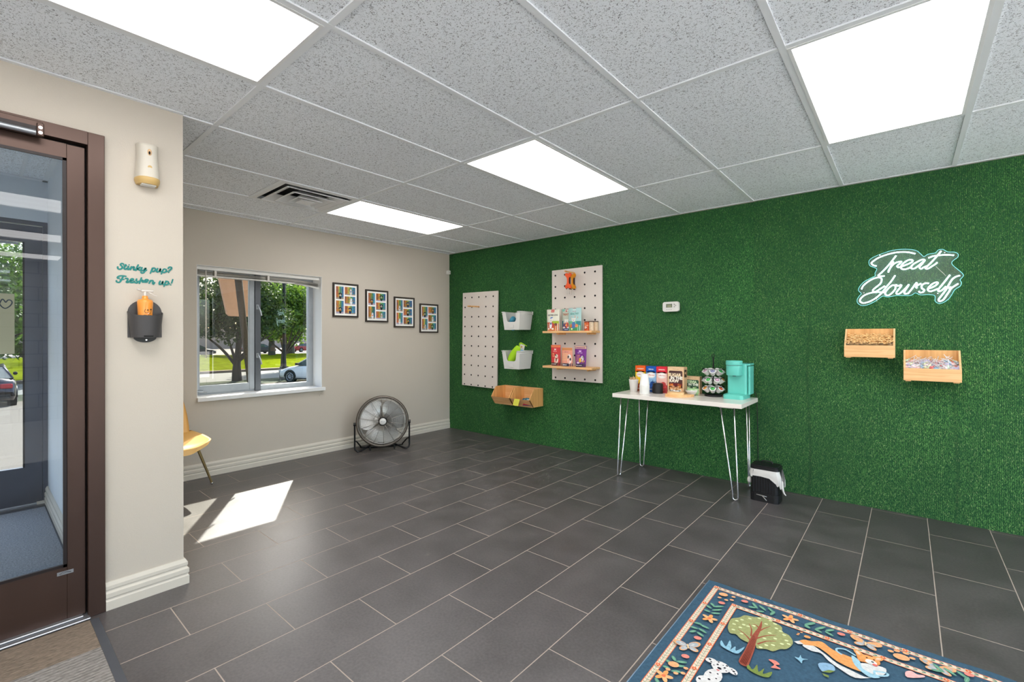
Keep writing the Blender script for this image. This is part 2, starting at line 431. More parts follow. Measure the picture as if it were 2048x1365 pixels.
def turf_mat(name, tint):
    m = bpy.data.materials.new(name); m.use_nodes = True
    n = m.node_tree.nodes; l = m.node_tree.links; b = n['Principled BSDF']; b.inputs['Roughness'].default_value = 0.55; b.inputs['Specular IOR Level'].default_value = 0.35
    a = n.new('ShaderNodeAttribute'); a.attribute_name = 'Col'
    h = n.new('ShaderNodeMix'); h.data_type = 'RGBA'; h.blend_type = 'MULTIPLY'; h.inputs['Factor'].default_value = 1
    l.new(a.outputs['Color'], h.inputs['A']); h.inputs['B'].default_value = (*tint, 1)
    l.new(h.outputs['Result'], b.inputs['Base Color'])
    return m
TURF = turf_mat('turf_blades', (1,1,1))
mat('turf_backing', (26,80,42), 0.9, var=0.3, vscale=200)
# ================================================================ SETTING
XF, YF = 9.0, -7.2              # far side wall and the wall behind the viewer
def gx(i): return 0.7458 + 0.6096*i
def gy(j): return -0.9596 - 1.2192*(2-j)

# floor
PX, PY = 5.75, -4.95            # pale floor added out of view to bounce light up to the ceiling
f = MB(); f.add([(-0.16,-5.35,0),(PX,-5.35,0),(PX,0.02,0),(-0.16,0.02,0),(-.16,PY,0),(PX,PY,0)], [[4,5,2,3]]); f.add([(-.16,-5.35,0),(1.9,-5.35,0),(1.9,PY,0),(-.16,PY,0)], [[0,1,2,3]])
struct(f.build('floor', FLOOR), 'dark grey rectangular floor tiles laid in running bond', 'floor')

f = MB(); f.add([(1.9,YF,0),(XF,YF,0),(XF,0.02,0),(PX,.02,0),(PX,PY,0),(1.9,PY,0)], [[0,1,4,5],[1,2,3,4]])
struct(f.build('floor_shop', mat('pale_floor', (236,232,226), .4, var=.03, vscale=3)), 'pale vinyl floor of the shop area behind the viewer', 'floor')

# fixtures in the ceiling grid: (i, j0, j1)
LIGHTS = [(0,1,2),(3,1,2),(6,1,2),(9,1,2),(12,1,2),(3,-1,0),(6,-1,0),(9,-1,0),(12,-1,0),(3,-3,-2),(6,-3,-2),(9,-3,-2),(12,-3,-2)]  # last column and rearmost row are unseen lamps added to light the room
holes = [(gx(i), gx(i+1), gy(a), gy(b)) for i, a, b in LIGHTS] + [(gx(0), gx(1), gy(0.5), gy(1))]
xs = sorted(set([0.0, 1.97, XF] + [gx(i) for i in range(-1, 14) if 0 < gx(i) < XF]))
ys = sorted(set([0.0, -3.56, YF] + [gy(j) for j in range(-4, 3) if gy(j) > YF] + [gy(0.5)]))
c = MB()
for a in range(len(xs)-1):
    for b in range(len(ys)-1):
        x0, x1, y0, y1 = xs[a], xs[a+1], ys[b], ys[b+1]; mx, my = (x0+x1)/2, (y0+y1)/2
        if mx < 1.97 and my < -3.56: continue
        if any(h[0] < mx < h[1] and h[2] < my < h[3] for h in holes): continue
        c.add([(x0,y0,CEIL+.005),(x0,y1,CEIL+.005),(x1,y1,CEIL+.005),(x1,y0,CEIL+.005)], [[0,1,2,3]])
struct(c.build('ceiling', CTILE), 'white speckled mineral fibre ceiling tiles', 'ceiling')
g = MB()
w = 0.0125
for i in range(-1, 14):
    x = gx(i)
    if 0 < x < XF: g.box(x-w, x+w, (-3.545 if x < 1.97 else YF), 0, CEIL-.0015, CEIL+.03)
for j in range(-4, 3):
    y = gy(j)
    if y > YF: g.box((1.98 if y < -3.545 else 0), XF, y-w, y+w, CEIL-.001, CEIL+.03)
g.box(gx(0), gx(1), gy(.5)-w, gy(.5)+w, CEIL-.001, CEIL+.03)
# wall angle
g.box(0, .022, -3.545, 0, CEIL-.0015, CEIL+.004); g.box(0, XF, -.02, 0.0, CEIL-.001, CEIL+.004)
g.box(1.98, 2.002, YF, -3.545, CEIL-.0015, CEIL+.004)
struct(g.build('trim_1', MATS['metal_grid']), 'pale grey metal ceiling grid', 'ceiling grid')
# roof slab above everything keeps daylight out of the plenum
r = MB(); r.box(-.6, XF+.3, YF-.3, .4, 2.75, 2.95); struct(r.build('ceiling_slab', MATS['entry_paint']), 'roof slab above the ceiling tiles', 'ceiling')

# window wall (x = 0), opening for window_1
WY0, WY1, WZ0, WZ1 = -2.952, -1.806, 0.710, 1.892
b = MB()
b.box(-.25, 0, -3.8615, WY0, -.2, 2.75); b.box(-.25, 0, WY1, .25, -.2, 2.75)
b.box(-.25, 0, WY0, WY1, -.2, WZ0-.035); b.box(-.25, 0, WY0, WY1, WZ1, 2.75)
struct(b.build('wall_back', MATS['wall_paint']), 'beige painted wall with the window', 'wall')
b = MB(); b.box(-.25, XF+.2, 0.016, .25, -.2, 2.75); struct(b.build('wall_right', MATS['wall_paint']), 'wall behind the green artificial turf', 'wall')
# entry wing wall with its end facing the room, and the wall that holds the inner door
b = MB(); b.box(0, 1.98, -3.862, -3.545, 0, 2.75); b.box(1.86, 1.98, -4.90, -3.862, 2.166, 2.75); b.box(1.86, 1.98, YF, -4.90, 0, 2.75)
struct(b.build('wall_left', MATS['wall_paint']), 'beige painted wall around the inner glass door', 'wall')
# entry vestibule shell
b = MB(); b.box(-.25, 1.86, -3.870, -3.8625, 0, 2.75); struct(b.build('wall_entry_right', MATS['entry_paint']), 'pale painted side wall of the entry vestibule', 'wall')
b = MB(); b.box(-.25, 1.98, -5.42, -5.30, -.2, 2.75); struct(b.build('wall_entry_left', MATS['entry_paint']), 'far side wall of the entry vestibule', 'wall')
b = MB(); b.box(-.25, -.17, -5.30, -3.862, 2.115, 2.75); struct(b.build('wall_entry_front', MATS['entry_paint']), 'grey wall above the outer door', 'wall')
b = MB(); b.box(-.17, 1.86, -5.30, -3.862, 2.43, 2.46); struct(b.build('ceiling_entry', CTILE), 'speckled tile ceiling of the entry vestibule', 'ceiling')
b = MB(); b.box(.62,.645,-5.3,-3.862,2.424,2.44); b.box(-.17,1.86,-3.90,-3.862,2.42,2.44); b.box(-.17,-.13,-5.3,-3.862,2.42,2.44); b.box(-.17,1.86,-4.02,-4.0,2.424,2.44)
struct(b.build('trim_2', MATS['metal_grid']), 'ceiling grid in the entry vestibule', 'ceiling grid')
# brick wall at the far side of the room, and front wall with added daylight windows
bm_ = bpy.data.materials.new('painted_brick'); bm_.use_nodes = True
n = bm_.node_tree.nodes; l = bm_.node_tree.links
tc = n.new('ShaderNodeTexCoord'); sp = n.new('ShaderNodeSeparateXYZ'); cb = n.new('ShaderNodeCombineXYZ'); l.new(tc.outputs['Object'], sp.inputs[0]); l.new(sp.outputs['Y'], cb.inputs[0]); l.new(sp.outputs['Z'], cb.inputs[1])
bt = n.new('ShaderNodeTexBrick'); bt.inputs['Scale'].default_value = 1; bt.inputs['Brick Width'].default_value = .4; bt.inputs['Row Height'].default_value = .2; bt.inputs['Mortar Size'].default_value = .008
bt.inputs['Color1'].default_value = (.55,.53,.5,1); bt.inputs['Color2'].default_value = (.5,.48,.45,1); bt.inputs['Mortar'].default_value = (.12,.12,.12,1)
l.new(cb.outputs[0], bt.inputs['Vector']); l.new(bt.outputs['Color'], n['Principled BSDF'].inputs['Base Color'])
b = MB(); b.box(XF, XF+.2, -4.95, -3.0, 0, 2.75)
for a_, c_ in ((YF,-4.95),(-3.0,.1)): b.box(XF, XF+.2, a_, c_, 0, .12); b.box(XF, XF+.2, a_, c_, 2.30, 2.75)
struct(b.build('wall_far', bm_), 'painted brick wall opposite the entry', 'wall')
b = MB()
FW = [(4.45, 6.65), (6.75, 8.95)]
b.box(1.86, FW[0][0], YF-.2, YF, 0, 2.75)
for a_, c_ in ((6.65,6.75),(8.95,XF+.2)): b.box(a_, c_, YF-.2, YF, 0, 2.75)
for a_, c_ in FW: b.box(a_, c_, YF-.2, YF, 0, .12); b.box(a_, c_, YF-.2, YF, 2.30, 2.75)
struct(b.build('wall_front', MATS['wall_paint']), 'beige wall with wide shop windows', 'wall')
def daylight_window(k, p0, p1, ax):  # unseen windows added to bring daylight into the room
    t = MB()
    def bx(u0, u1, z0, z1):
        if ax == 'y': t.box(u0, u1, YF-.12, YF-.06, z0, z1)
        else: t.box(XF+.06, XF+.12, u0, u1, z0, z1)
    for x in (p0, (p0+p1)/2-.025, p1-.05): bx(x, x+.05, .12, 2.30)
    bx(p0, p1, .12, .17); bx(p0, p1, 2.25, 2.30)
    o = struct(t.build('window_%d' % k, MATS['bronze']), 'wide dark framed shop window', 'window')
    p = MB()
    if ax == 'y': p.add([(p0,YF-.09,.12),(p1,YF-.09,.12),(p1,YF-.09,2.3),(p0,YF-.09,2.3)], [[0,1,2,3]])
    else: p.add([(XF+.09,p0,.12),(XF+.09,p1,.12),(XF+.09,p1,2.3),(XF+.09,p0,2.3)], [[0,1,2,3]])
    p.build('glass', MATS['clear_glass'], o)
for k, (a_, c_) in enumerate(FW): daylight_window(k+2, a_, c_, 'y')
daylight_window(5, YF, -4.95, 'x'); daylight_window(6, -3.0, -.05, 'x')
# baseboards: stepped profile swept along each wall
BP = [(0,0),(.020,0),(.020,.040),(.016,.046),(.016,.051),(.0195,.057),(.0195,.076),(.012,.084),(.012,.089),(.015,.094),(.015,.108),(.006,.1245),(0,.1245)]
def baseboard(name, pts, label):
    """pts: (x,y) path; profile grows to the LEFT-hand normal given explicitly per corner by mitre"""
    m = MB(); n = len(pts); secs = []
    for i, p in enumerate(pts):
        p = Vector((p[0], p[1]))
        d0 = (p-Vector(pts[i-1])).normalized() if i else None
        d1 = (Vector(pts[i+1])-p).normalized() if i < n-1 else None
        n0 = Vector((-d0.y, d0.x)) if d0 else None; n1 = Vector((-d1.y, d1.x)) if d1 else None
        if n0 and n1: q = (n0+n1)/ (1+n0.dot(n1))
        else: q = n0 or n1
        secs.append([(p.x+q.x*d, p.y+q.y*d, z) for d, z in BP])
    k = len(BP); vs = [v for s_ in secs for v in s_]
    fs = [[i*k+j, (i+1)*k+j, (i+1)*k+(j+1) % k, i*k+(j+1) % k] for i in range(n-1) for j in range(k)]
    fs += [list(range(k)), [(n-1)*k+j for j in range(k)][::-1]]
    m.add(vs, fs)
    return struct(m.build(name, MATS['trim_paint']), label, 'baseboard')
baseboard('baseboard_back', [(0, -.004), (0, -3.545)][::-1] and [(0,0.0),(0,-3.545)], 'stepped cream baseboard below the window')
baseboard('baseboard_left', [(0.02, -3.545), (1.98, -3.545), (1.98, -3.846)], 'stepped cream baseboard around the end of the entry wall') if False else None
def baseboard2():
    pts = [(1.98,-3.846),(1.98,-3.545),(0.02,-3.545)]
    # walk so that the left-hand normal points into the room
    return baseboard('baseboard_left', pts[::-1], 'stepped cream baseboard around the end of the entry wall')
bb = baseboard2()
baseboard('baseboard_entry', [(-.17,-3.870),(1.86,-3.870)][::-1], 'stepped pale baseboard in the entry vestibule')

# ---------------------------------------------------------------- window_1
win = MB()
win.box(-.25, -.19, WY0, WY0+.045, WZ0, WZ1); win.box(-.25, -.19, WY1-.05, WY1, WZ0, WZ1)
win.box(-.25, -.19, WY0+.045, WY1-.05, WZ0, WZ0+.05); win.box(-.25, -.19, WY0+.045, WY1-.05, WZ1-.05, WZ1)
W1 = struct(win.build('window_1', MATS['window_alu']), 'aluminium framed window in the beige wall', 'window')
m = MB(); m.box(-.189, -.168, -2.409, -2.358, WZ0+.001, WZ1-.02); m.box(-.245, -.189, -2.409, -2.358, WZ0+.05, WZ1-.05); m.build('mullion', MATS['window_dark'], W1, 'dark grey centre mullion')
m = MB()   # casement sash, left
sy0, sy1, sz0, sz1 = WY0+.02, -2.411, .728, 1.87
m.box(-.215, -.178, sy0, sy0+.05, sz0, sz1, ch=.004); m.box(-.215, -.178, sy1-.05, sy1, sz0, sz1, ch=.004)
m.box(-.214, -.179, sy0+.05, sy1-.05, sz0, sz0+.068); m.box(-.214, -.179, sy0+.05, sy1-.05, sz1-.06, sz1)
sash = m.build('casement_sash', MATS['window_alu'], W1)
m = MB(); m.add([(-.2, sy0+.045, sz0+.06), (-.2, sy1-.045, sz0+.06), (-.2, sy1-.045, sz1-.05), (-.2, sy0+.045, sz1-.05)], [[0,1,2,3]]); m.build('glass', MATS['screened_glass'], sash, 'pane dimmed by an insect screen')
m = MB(); m.add([(-.215, -2.36, WZ0+.045), (-.215, WY1-.045, WZ0+.045), (-.215, WY1-.045, WZ1-.045), (-.215, -2.36, WZ1-.045)], [[0,1,2,3]]); m.build('glass', MATS['tinted_glass'], W1, 'clear fixed pane')
for z in (1.545, 1.06):
    m = MB(); m.box(-.172, -.16, -2.402, -2.378, z-.02, z+.028, ch=.003)
    m.tube(smooth_line([(-.158,-2.39,z+.018),(-.14,-2.384,z-.01),(-.128,-2.374,z-.045),(-.126,-2.366,z-.085)],4), .0065, 8)
    m.build('latch_handle', MATS['aluminium'], W1, 'silver latch lever')
m = MB(); m.box(-.18, -.15, -2.935, -2.86, .742, .758, ch=.003); m.tube([(-.15,-2.93,.75),(-.13,-2.90,.744),(-.13,-2.84,.742)], .006, 8); m.build('crank_handle', MATS['aluminium'], W1)
m = MB(); m.box(-.19, 0.0, WY0+.0005, WY1-.0005, .677, .7095); m.box(0.0, .034, WY0-.002, -1.782, .676, .710, ch=.002); m.build('window_sill', MATS['white_paint'], W1, 'white painted sill board')
# white reveals
m = MB(); m.box(-.19, -.001, WY1-.004, WY1+.0, WZ0, WZ1); m.box(-.19, -.001, WY0, WY0+.004, WZ0, WZ1); m.box(-.19, -.001, WY0, WY1, WZ1-.003, WZ1); m.build('window_reveal', MATS['white_paint'], W1, 'white painted reveal')

# ---------------------------------------------------------------- door_1 inner glass door
d = MB()
d.box(1.90, 2.002, -3.906, -3.848, 0, 2.165, ch=.002); d.box(1.90, 2.002, -4.90, -4.84, 0, 2.165, ch=.002); d.box(1.90, 2.001, -4.84, -3.906, 2.108, 2.165)
d.box(1.90, 1.925, -3.918, -3.906, 0, 2.096); d.box(1.90, 1.925, -4.84, -3.906, 2.096, 2.108)
D1 = struct(d.build('door_1', MATS['bronze']), 'brown metal framed glass door at the left', 'door')
m = MB(); m.box(1.928, 1.95, -3.9095, -3.906, 0.01, 2.108); m.box(1.928, 1.95, -4.84, -3.906, 2.1035, 2.108); m.build('weather_seal', MATS['gasket'], D1, 'black rubber seal')
m = MB()
lx0, lx1 = 1.930, 1.974
m.box(lx0, lx1, -3.972, -3.9115, .012, 2.098, ch=.002); m.box(lx0, lx1, -4.835, -4.77, .012, 2.098, ch=.002)
m.box(lx0+.0005, lx1-.0005, -4.77, -3.972, 2.035, 2.098); m.box(lx0+.0005, lx1-.0005, -4.77, -3.972, .012, .245)
leaf = m.build('door_leaf', MATS['bronze'], D1)
m = MB()
m.box(lx1-.006, lx1+.003, -3.984, -3.972, .245, 2.035); m.box(lx1-.006, lx1+.003, -4.77, -3.972, 2.023, 2.035); m.box(lx1-.006, lx1+.003, -4.77, -3.972, .245, .257)
m.build('glazing_bead', MATS['bronze_dark'], leaf)
m = MB(); m.add([(1.95,-4.77,.245),(1.95,-3.974,.245),(1.95,-3.974,2.035),(1.95,-4.77,2.035)], [[0,1,2,3]]); m.build('glass', MATS['door_glass'], leaf)
m = MB(); m.box(lx1, lx1+.0015, -4.003, -3.951, .213, .228); m.build('maker_plate', MATS['aluminium'], leaf, 'small silver plate')
m = MB(); m.cur = (60,60,62); a = Art(m, (lx1+.0017, -3.977, .2205), (0,1,0), (0,0,1)); a.stroke((70,70,72), [(-.019,-.002),(-.008,.004),(.006,.003),(.018,-.001)], .0022); a.stroke((70,70,72), [(-.016,-.004),(0,-.001),(.016,-.003)], .0016); m.build('plate_mark', PRINT, leaf)
m = MB(); m.box(1.86, 2.03, -4.86, -3.90, .001, .010, ch=.003); m.box(1.925, 2.0, -4.86, -3.92, .010, .016, ch=.003); m.build('threshold', MATS['aluminium'], D1, 'silver threshold bar')
# closer: body on the header
m = MB(); m.box(2.002, 2.022, -4.36, -4.046, 2.090, 2.152, ch=.003)
cl = m.build('door_closer', MATS['bronze'], D1)
m = MB(); m.box(2.022, 2.026, -4.36, -4.062, 2.108, 2.128); m.build('shadow_groove', MATS['bronze_dark'], cl)
m = MB(); m.cyl((2.028,-4.36,2.100), (2.028,-4.068,2.100), .011, 12); m.build('piston', MATS['aluminium'], cl)
m = MB(); m.box(2.020, 2.036, -4.066, -4.044, 2.088, 2.142, ch=.003); pl_ = m.build('end_bracket', MATS['bronze'], cl)
m = MB()
for z in (2.101, 2.122): m.cyl((2.036,-4.055,z), (2.0385,-4.055,z), .0062, 12)
m.build('screw', MATS['chrome'], cl)

# ---------------------------------------------------------------- door_2 outer glass door
d = MB(); ox0, ox1 = -.25, -.17
d.box(ox0, ox1, -3.896, -3.8705, 0, 2.115); d.box(ox0, ox1, -5.30, -5.26, 0, 2.115); d.box(ox0, ox1, -5.26, -3.896, 2.085, 2.115)
D2 = struct(d.build('door_2', MATS['outer_frame']), 'grey framed outer glass door beyond the vestibule', 'door')
m = MB(); m.box(-.235, -.19, -3.992, -3.8965, .01, 2.08); m.box(-.235, -.19, -5.25, -5.16, .01, 2.08); m.box(-.235, -.19, -5.16, -3.992, 1.955, 2.08); m.box(-.235, -.19, -5.16, -3.992, .01, .285)
L2 = m.build('door_leaf', MATS['outer_frame'], D2)
m = MB(); m.add([(-.21,-5.16,.285),(-.21,-3.99,.285),(-.21,-3.99,1.955),(-.21,-5.16,1.955)], [[0,1,2,3]]); m.build('glass', MATS['outer_glass'], L2)
m = MB(); m.box(-.191,-.187,-4.000,-3.990,.285,1.955); m.build('glazing_bead', MATS['gasket'], L2)
m = MB(); m.box(-.19,-.165,-5.2,-4.02,1.93,1.945,ch=.003); m.build('closer_arm', MATS['aluminium'], L2, 'thin silver bar across the top of the pane')
m = MB(); m.box(-.30, -.165, -5.30, -3.862, -.12, .006); m.build('threshold', MATS['aluminium'], D2)
m = MB(); m.box(-.18,-.16,-3.93,-3.87,0.0,.02); m.build('corner_block', MATS['trim_paint'], D2)
# poster on outer door glass
m = MB(); m.cur = (216,206,164); m.box(-.205, -.202, -4.55, -4.040, 1.128, 1.568)
a = Art(m, (-.2019, -4.295, 1.348), (0,1,0), (0,0,1))
hw = [(.17,.152),(.186,.178),(.203,.166),(.212,.150),(.222,.166),(.238,.176),(.246,.160),(.236,.130),(.215,.112),(.198,.125),(.186,.148)]
sign = m.build('door_sign', PRINT)
tag(sign, 'cream sign with dark outlined script on the outer glass door', 'sign')
m = MB(); a = Art(m, (-.2018, -4.295, 1.348), (0,1,0), (0,0,1)); a.stroke((62,78,84), [(.10,.175),(.13,.172),(.150,.118),(.172,.118),(.186,.16),(.196,.178),(.206,.166),(.212,.156),(.222,.172),(.236,.172),(.243,.155),(.232,.13),(.210,.112),(.192,.124),(.178,.15)], .0075)
m.build('lettering', PRINT, sign, 'dark teal outlined script letter')
# ================================================================ artificial turf on the right wall
rng = np.random.default_rng(5)
def turf_blades(x0, x1, z0, z1, dens, tint, depth=.012, ysurf=0.010, seed=0, L=(.009,.017)):
    g = np.random.default_rng(seed)
    n = int((x1-x0)*(z1-z0)*dens)
    # tufts stand in rows: slight column structure
    x = g.uniform(x0, x1, n); z = g.uniform(z0, z1, n)
    col = np.round(x/0.0095)*0.0095; x = np.where(g.random(n) < .72, col + g.normal(0, .0011, n), x); x = np.clip(x, x0, x1)
    y = np.full(n, ysurf)
    ln = g.uniform(*L, n); wd = g.uniform(.0009, .0018, n)
    th = g.normal(0, .55, n); out = g.uniform(.12, .62, n)     # lean
    dx = np.sin(th)*(1-out)*ln*1.1; dz = -np.cos(th)*(1-out)*ln*1.3 + g.normal(0, .002, n); dy = -out*ln*.9
    a = g.uniform(0, PI, n)
    vx = np.cos(a)*wd; vz = np.sin(a)*wd*.35
    V = np.zeros((n*3, 3), dtype=np.float32)
    V[0::3] = np.stack([x-vx, y, z-vz], 1); V[1::3] = np.stack([x+vx, y, z+vz], 1); V[2::3] = np.stack([x+dx, y+dy, z+dz], 1)
    t = g.random(n)
    # broad patches of pile lay, part of the turf itself
    c1 = np.array(s2l((40,96,44))); c2 = np.array(s2l((84,142,70))); c3 = np.array(s2l((140,174,112)))
    C = c1[None]*(1-t[:,None]) + c2[None]*t[:,None]
    k = g.random(n) < .06; C[k] = c3
    # patches of pile lay, and creases drawn as narrow darker lines
    pt = 1 + .12*np.sin(x*3.1+np.sin(z*2.3)*1.4+seed) + .09*np.sin(z*4.4+x*1.7+seed*2) + .08*np.sin(x*9.3-z*6.1+seed) + .05*np.sin(x*23+z*17)
    for cx_ in (2.72, 4.19, 5.02): pt -= .42*np.exp(-((x-cx_-.01*np.sin(z*5))/.010)**2)*np.clip((2.1-z), 0, 1)
    C = C*np.array(tint)[None]*(pt*g.uniform(.86, 1.12, n))[:,None]
    return V, C
def turf_panel(x0, x1, z0, z1, label, tint, dens=46000, seed=0, back=.010, wob=0.004):
    m = MB(); m.box(x0+.0004, x1-.0004, back, .0155, z0, z1)
    o = m.build('turf_panel', MATS['turf_backing'])
    tag(o, label, 'artificial turf', 'turf strips covering the right wall')
    V, C = turf_blades(x0+.0015, x1-.0015, z0, z1, dens, tint, seed=seed, ysurf=back)
    n = len(V)//3
    me = bpy.data.meshes.new('grass_pile')
    me.vertices.add(n*3); me.vertices.foreach_set('co', V.ravel())
    me.loops.add(n*3); me.loops.foreach_set('vertex_index', np.arange(n*3, dtype=np.int32))
    me.polygons.add(n); me.polygons.foreach_set('loop_start', np.arange(0, n*3, 3, dtype=np.int32)); me.polygons.foreach_set('loop_total', np.full(n, 3, dtype=np.int32))
    me.update(calc_edges=True)
    ca = me.color_attributes.new('Col', 'FLOAT_COLOR', 'POINT')
    arr = np.ones((n*3, 4), dtype=np.float32); arr[:, :3] = np.repeat(C, 3, axis=0); ca.data.foreach_set('color', arr.ravel())
    me.materials.append(TURF)
    p = bpy.data.objects.new('grass_pile', me); COL.objects.link(p); p.parent = o; p['kind'] = 'stuff'
    return o
TZ = CEIL-.003
turf_panel(0.001, 0.077, .001, TZ, 'narrow strip of green turf in the corner beside the beige wall', (1.0,1.1,1.0), seed=1)
turf_panel(0.077, 1.996, .001, TZ, 'green turf strip behind the two white pegboards', (1.05,1.15,1.05), seed=2)
turf_panel(1.996, 3.805, .001, TZ, 'green turf strip behind the thermostat and the white table', (1.15,1.22,1.15), seed=3)
turf_panel(3.805, 5.632, .001, TZ, 'green turf strip behind the neon sign and two wooden wall bins', (1.25,1.15,1.15), seed=4, back=.006)
turf_panel(5.632, 7.0, .001, TZ, 'green turf strip at the right end of the wall', (1,1,1), dens=9000, seed=5)
# ================================================================ ceiling lights and vent
def make_light(loc):
    t = thing('ceiling_light', 'x', 'ceiling light', loc, 0, 'recessed ceiling lights')
    W_, L_ = .6096-.026, 1.2192-.026
    m = MB()
    for s in (-1, 1):
        m.box(s*W_/2, s*(W_/2-.014), -L_/2, L_/2, -.003, .012); m.box(-W_/2, W_/2, s*L_/2, s*(L_/2-.014), -.003, .012)
    m.box(-.31,.31,-.615,.615,.06,.065)
    for s in (-1,1): m.box(s*.31, s*.305, -.615, .615, .005, .06); m.box(-.31,.31, s*.615, s*.61, .005,.06)
    m.build('light_frame', MATS['white_paint'], t)
    m = MB(); a, b = W_/2-.012, L_/2-.012; m.add([(-a,-b,.006),(-a,b,.006),(a,b,.006),(a,-b,.006)], [[0,1,2,3]]); m.build('diffuser', DIFF, t)
    return t
LBL = {0:'recessed ceiling light beside the ceiling vent, nearest the window wall', 1:'recessed ceiling light in the middle of the ceiling, above the white pegboards',
       2:'large recessed ceiling light at the upper right, above the green wall', 5:'large recessed ceiling light at the upper left, near the glass door',
       3:'recessed ceiling light above the right end of the green wall', 4:'recessed ceiling light nearest the far wall, green wall row', 6:'recessed ceiling light directly over the viewer',
       7:'recessed ceiling light right of the viewer, middle row', 8:'recessed ceiling light nearest the far brick wall, middle row', 9:'recessed ceiling light by the shop windows, nearest the door',
       10:'recessed ceiling light by the shop windows, second from the door', 11:'recessed ceiling light by the shop windows, third from the door', 12:'recessed ceiling light in the far corner by the shop windows'}
proto = None
for k, (i, a, b) in enumerate(LIGHTS):
    loc = ((gx(i)+gx(i+1))/2, (gy(a)+gy(b))/2, CEIL)
    if proto is None: o = proto = make_light(loc)
    else: o = copy_tree(proto); o.location = loc
    o['label'] = LBL[k]

ve = copy_tree(proto); ve.location = (.85, -4.78, 2.43); ve['label'] = 'recessed ceiling light in the entry vestibule'  # lamp added out of view to brighten the vestibule
v = thing('ceiling_vent', 'white square louvred air vent in the ceiling next to a light', 'air vent', ((gx(0)+gx(1))/2, (gy(.5)+gy(1))/2, CEIL))
def sq_ring(m, r0, z0, r1, z1, th=.004):
    for a in range(4):
        M = Matrix.Rotation(a*PI/2, 4, 'Z')
        m.add([(-r0,-r0,z0),(r0,-r0,z0),(r1,-r1,z1),(-r1,-r1,z1),(-r0,-r0,z0+th),(r0,-r0,z0+th),(r1,-r1,z1+th),(-r1,-r1,z1+th)], [[0,3,2,1],[4,5,6,7],[0,1,5,4],[3,7,6,2]], M)
m = MB(); sq_ring(m, .296, -.001, .268, -.004, .008); m.build('vent_frame', MATS['white_paint'], v)
for r0, r1, z0, z1 in ((.262,.262,-.006,-.006),(.245,.160,-.016,.030), (.170,.085,-.024,.022), (.098,.045,-.032,.010)):
    if r0 == r1: continue
    m = MB(); sq_ring(m, r0, z0, r1, z1, .003); sq_ring(m, r0+.002, z0, r0-.006, z0-.001, .004); m.build('louvre', MATS['white_paint'], v)
m = MB(); m.box(-.055,.055,-.055,.055,-.036,-.031); m.build('centre_plate', MATS['white_paint'], v)
m = MB(); m.box(-.30,.30,-.30,.30,.10,.105)
for s in (-1,1): m.box(s*.30,s*.296,-.3,.3,.0,.10); m.box(-.3,.3,s*.3,s*.296,0,.10)
m.build('duct_box', MATS['dark_grey_plastic'], v)

# ---------------------------------------------------------------- blind
bl = thing('window_blind', 'raised off-white mini blind sagging across the top of the window', 'blind', (-.05, (WY0+WY1)/2, 1.85))
m = MB(); m.box(-.02,.02, -.565,.565, .006,.040, ch=.002); m.build('headrail', MATS['white_plastic'], bl)
for k in range(9):
    m = MB(); z = -.006-.0042*k
    def fn(u, w_, z=z, k=k):
        y = -.560+1.118*u; sag = -.030*max(0, (u-.62)/.38)**1.5 - .004*math.sin(u*5+k)
        wob = .004*math.sin(u*17+k*1.3)*max(0, u-.5)
        return (-.020+.040*w_ + .012*max(0,u-.7), y, z+sag+wob+.003*math.sin(w_*PI))
    m.grid(fn, 30, 4); m.build('slat', MATS['white_plastic'], bl)
m = MB(); m.box(-.022,.022,-.562,.30,-.052,-.043,ch=.002); m.tube([(0,.30,-.048),(.006,.45,-.062),(.014,.56,-.085)], .008, 8); m.build('bottom_rail', MATS['white_plastic'], bl)
m = MB(); m.cyl((.03,-.497,.0),(.03,-.497,-.79),.0045,8); m.build('tilt_wand', MATS['translucent'], bl, 'clear hanging wand')
m = MB()
for y in (-.42, .04):
    m = MB(); m.box(-.023,.026,y-.010,y+.010,-.054,.004,ch=.002); m.build('ladder_clip', MATS['translucent'], bl)
m = MB(); m.tube(smooth_line([(.05,.545,-1.17),(.062,.552,-1.19),(.06,.548,-1.215),(.05,.543,-1.235)],5),.0012,5); m.tube(smooth_line([(.05,.55,-1.17),(.055,.565,-1.2),(.062,.572,-1.22)],5),.0012,5); m.box(.034,.05,.548,.556,-1.165,-1.155); m.build('pull_cord', MATS['translucent'], bl)

# ---------------------------------------------------------------- motion sensor in corner
sn = thing('motion_sensor', 'small white motion sensor in the corner beside the green turf', 'sensor', (.0, -.030, 2.098))
m = MB(); m.box(0.001,.050,-.024,.022,0,.050,ch=.005); m.build('housing', MATS['white_plastic'], sn)
m = MB(); m.box(.050,.055,-.014,.012,.006,.032,ch=.002); m.build('lens', MATS['translucent'], sn)

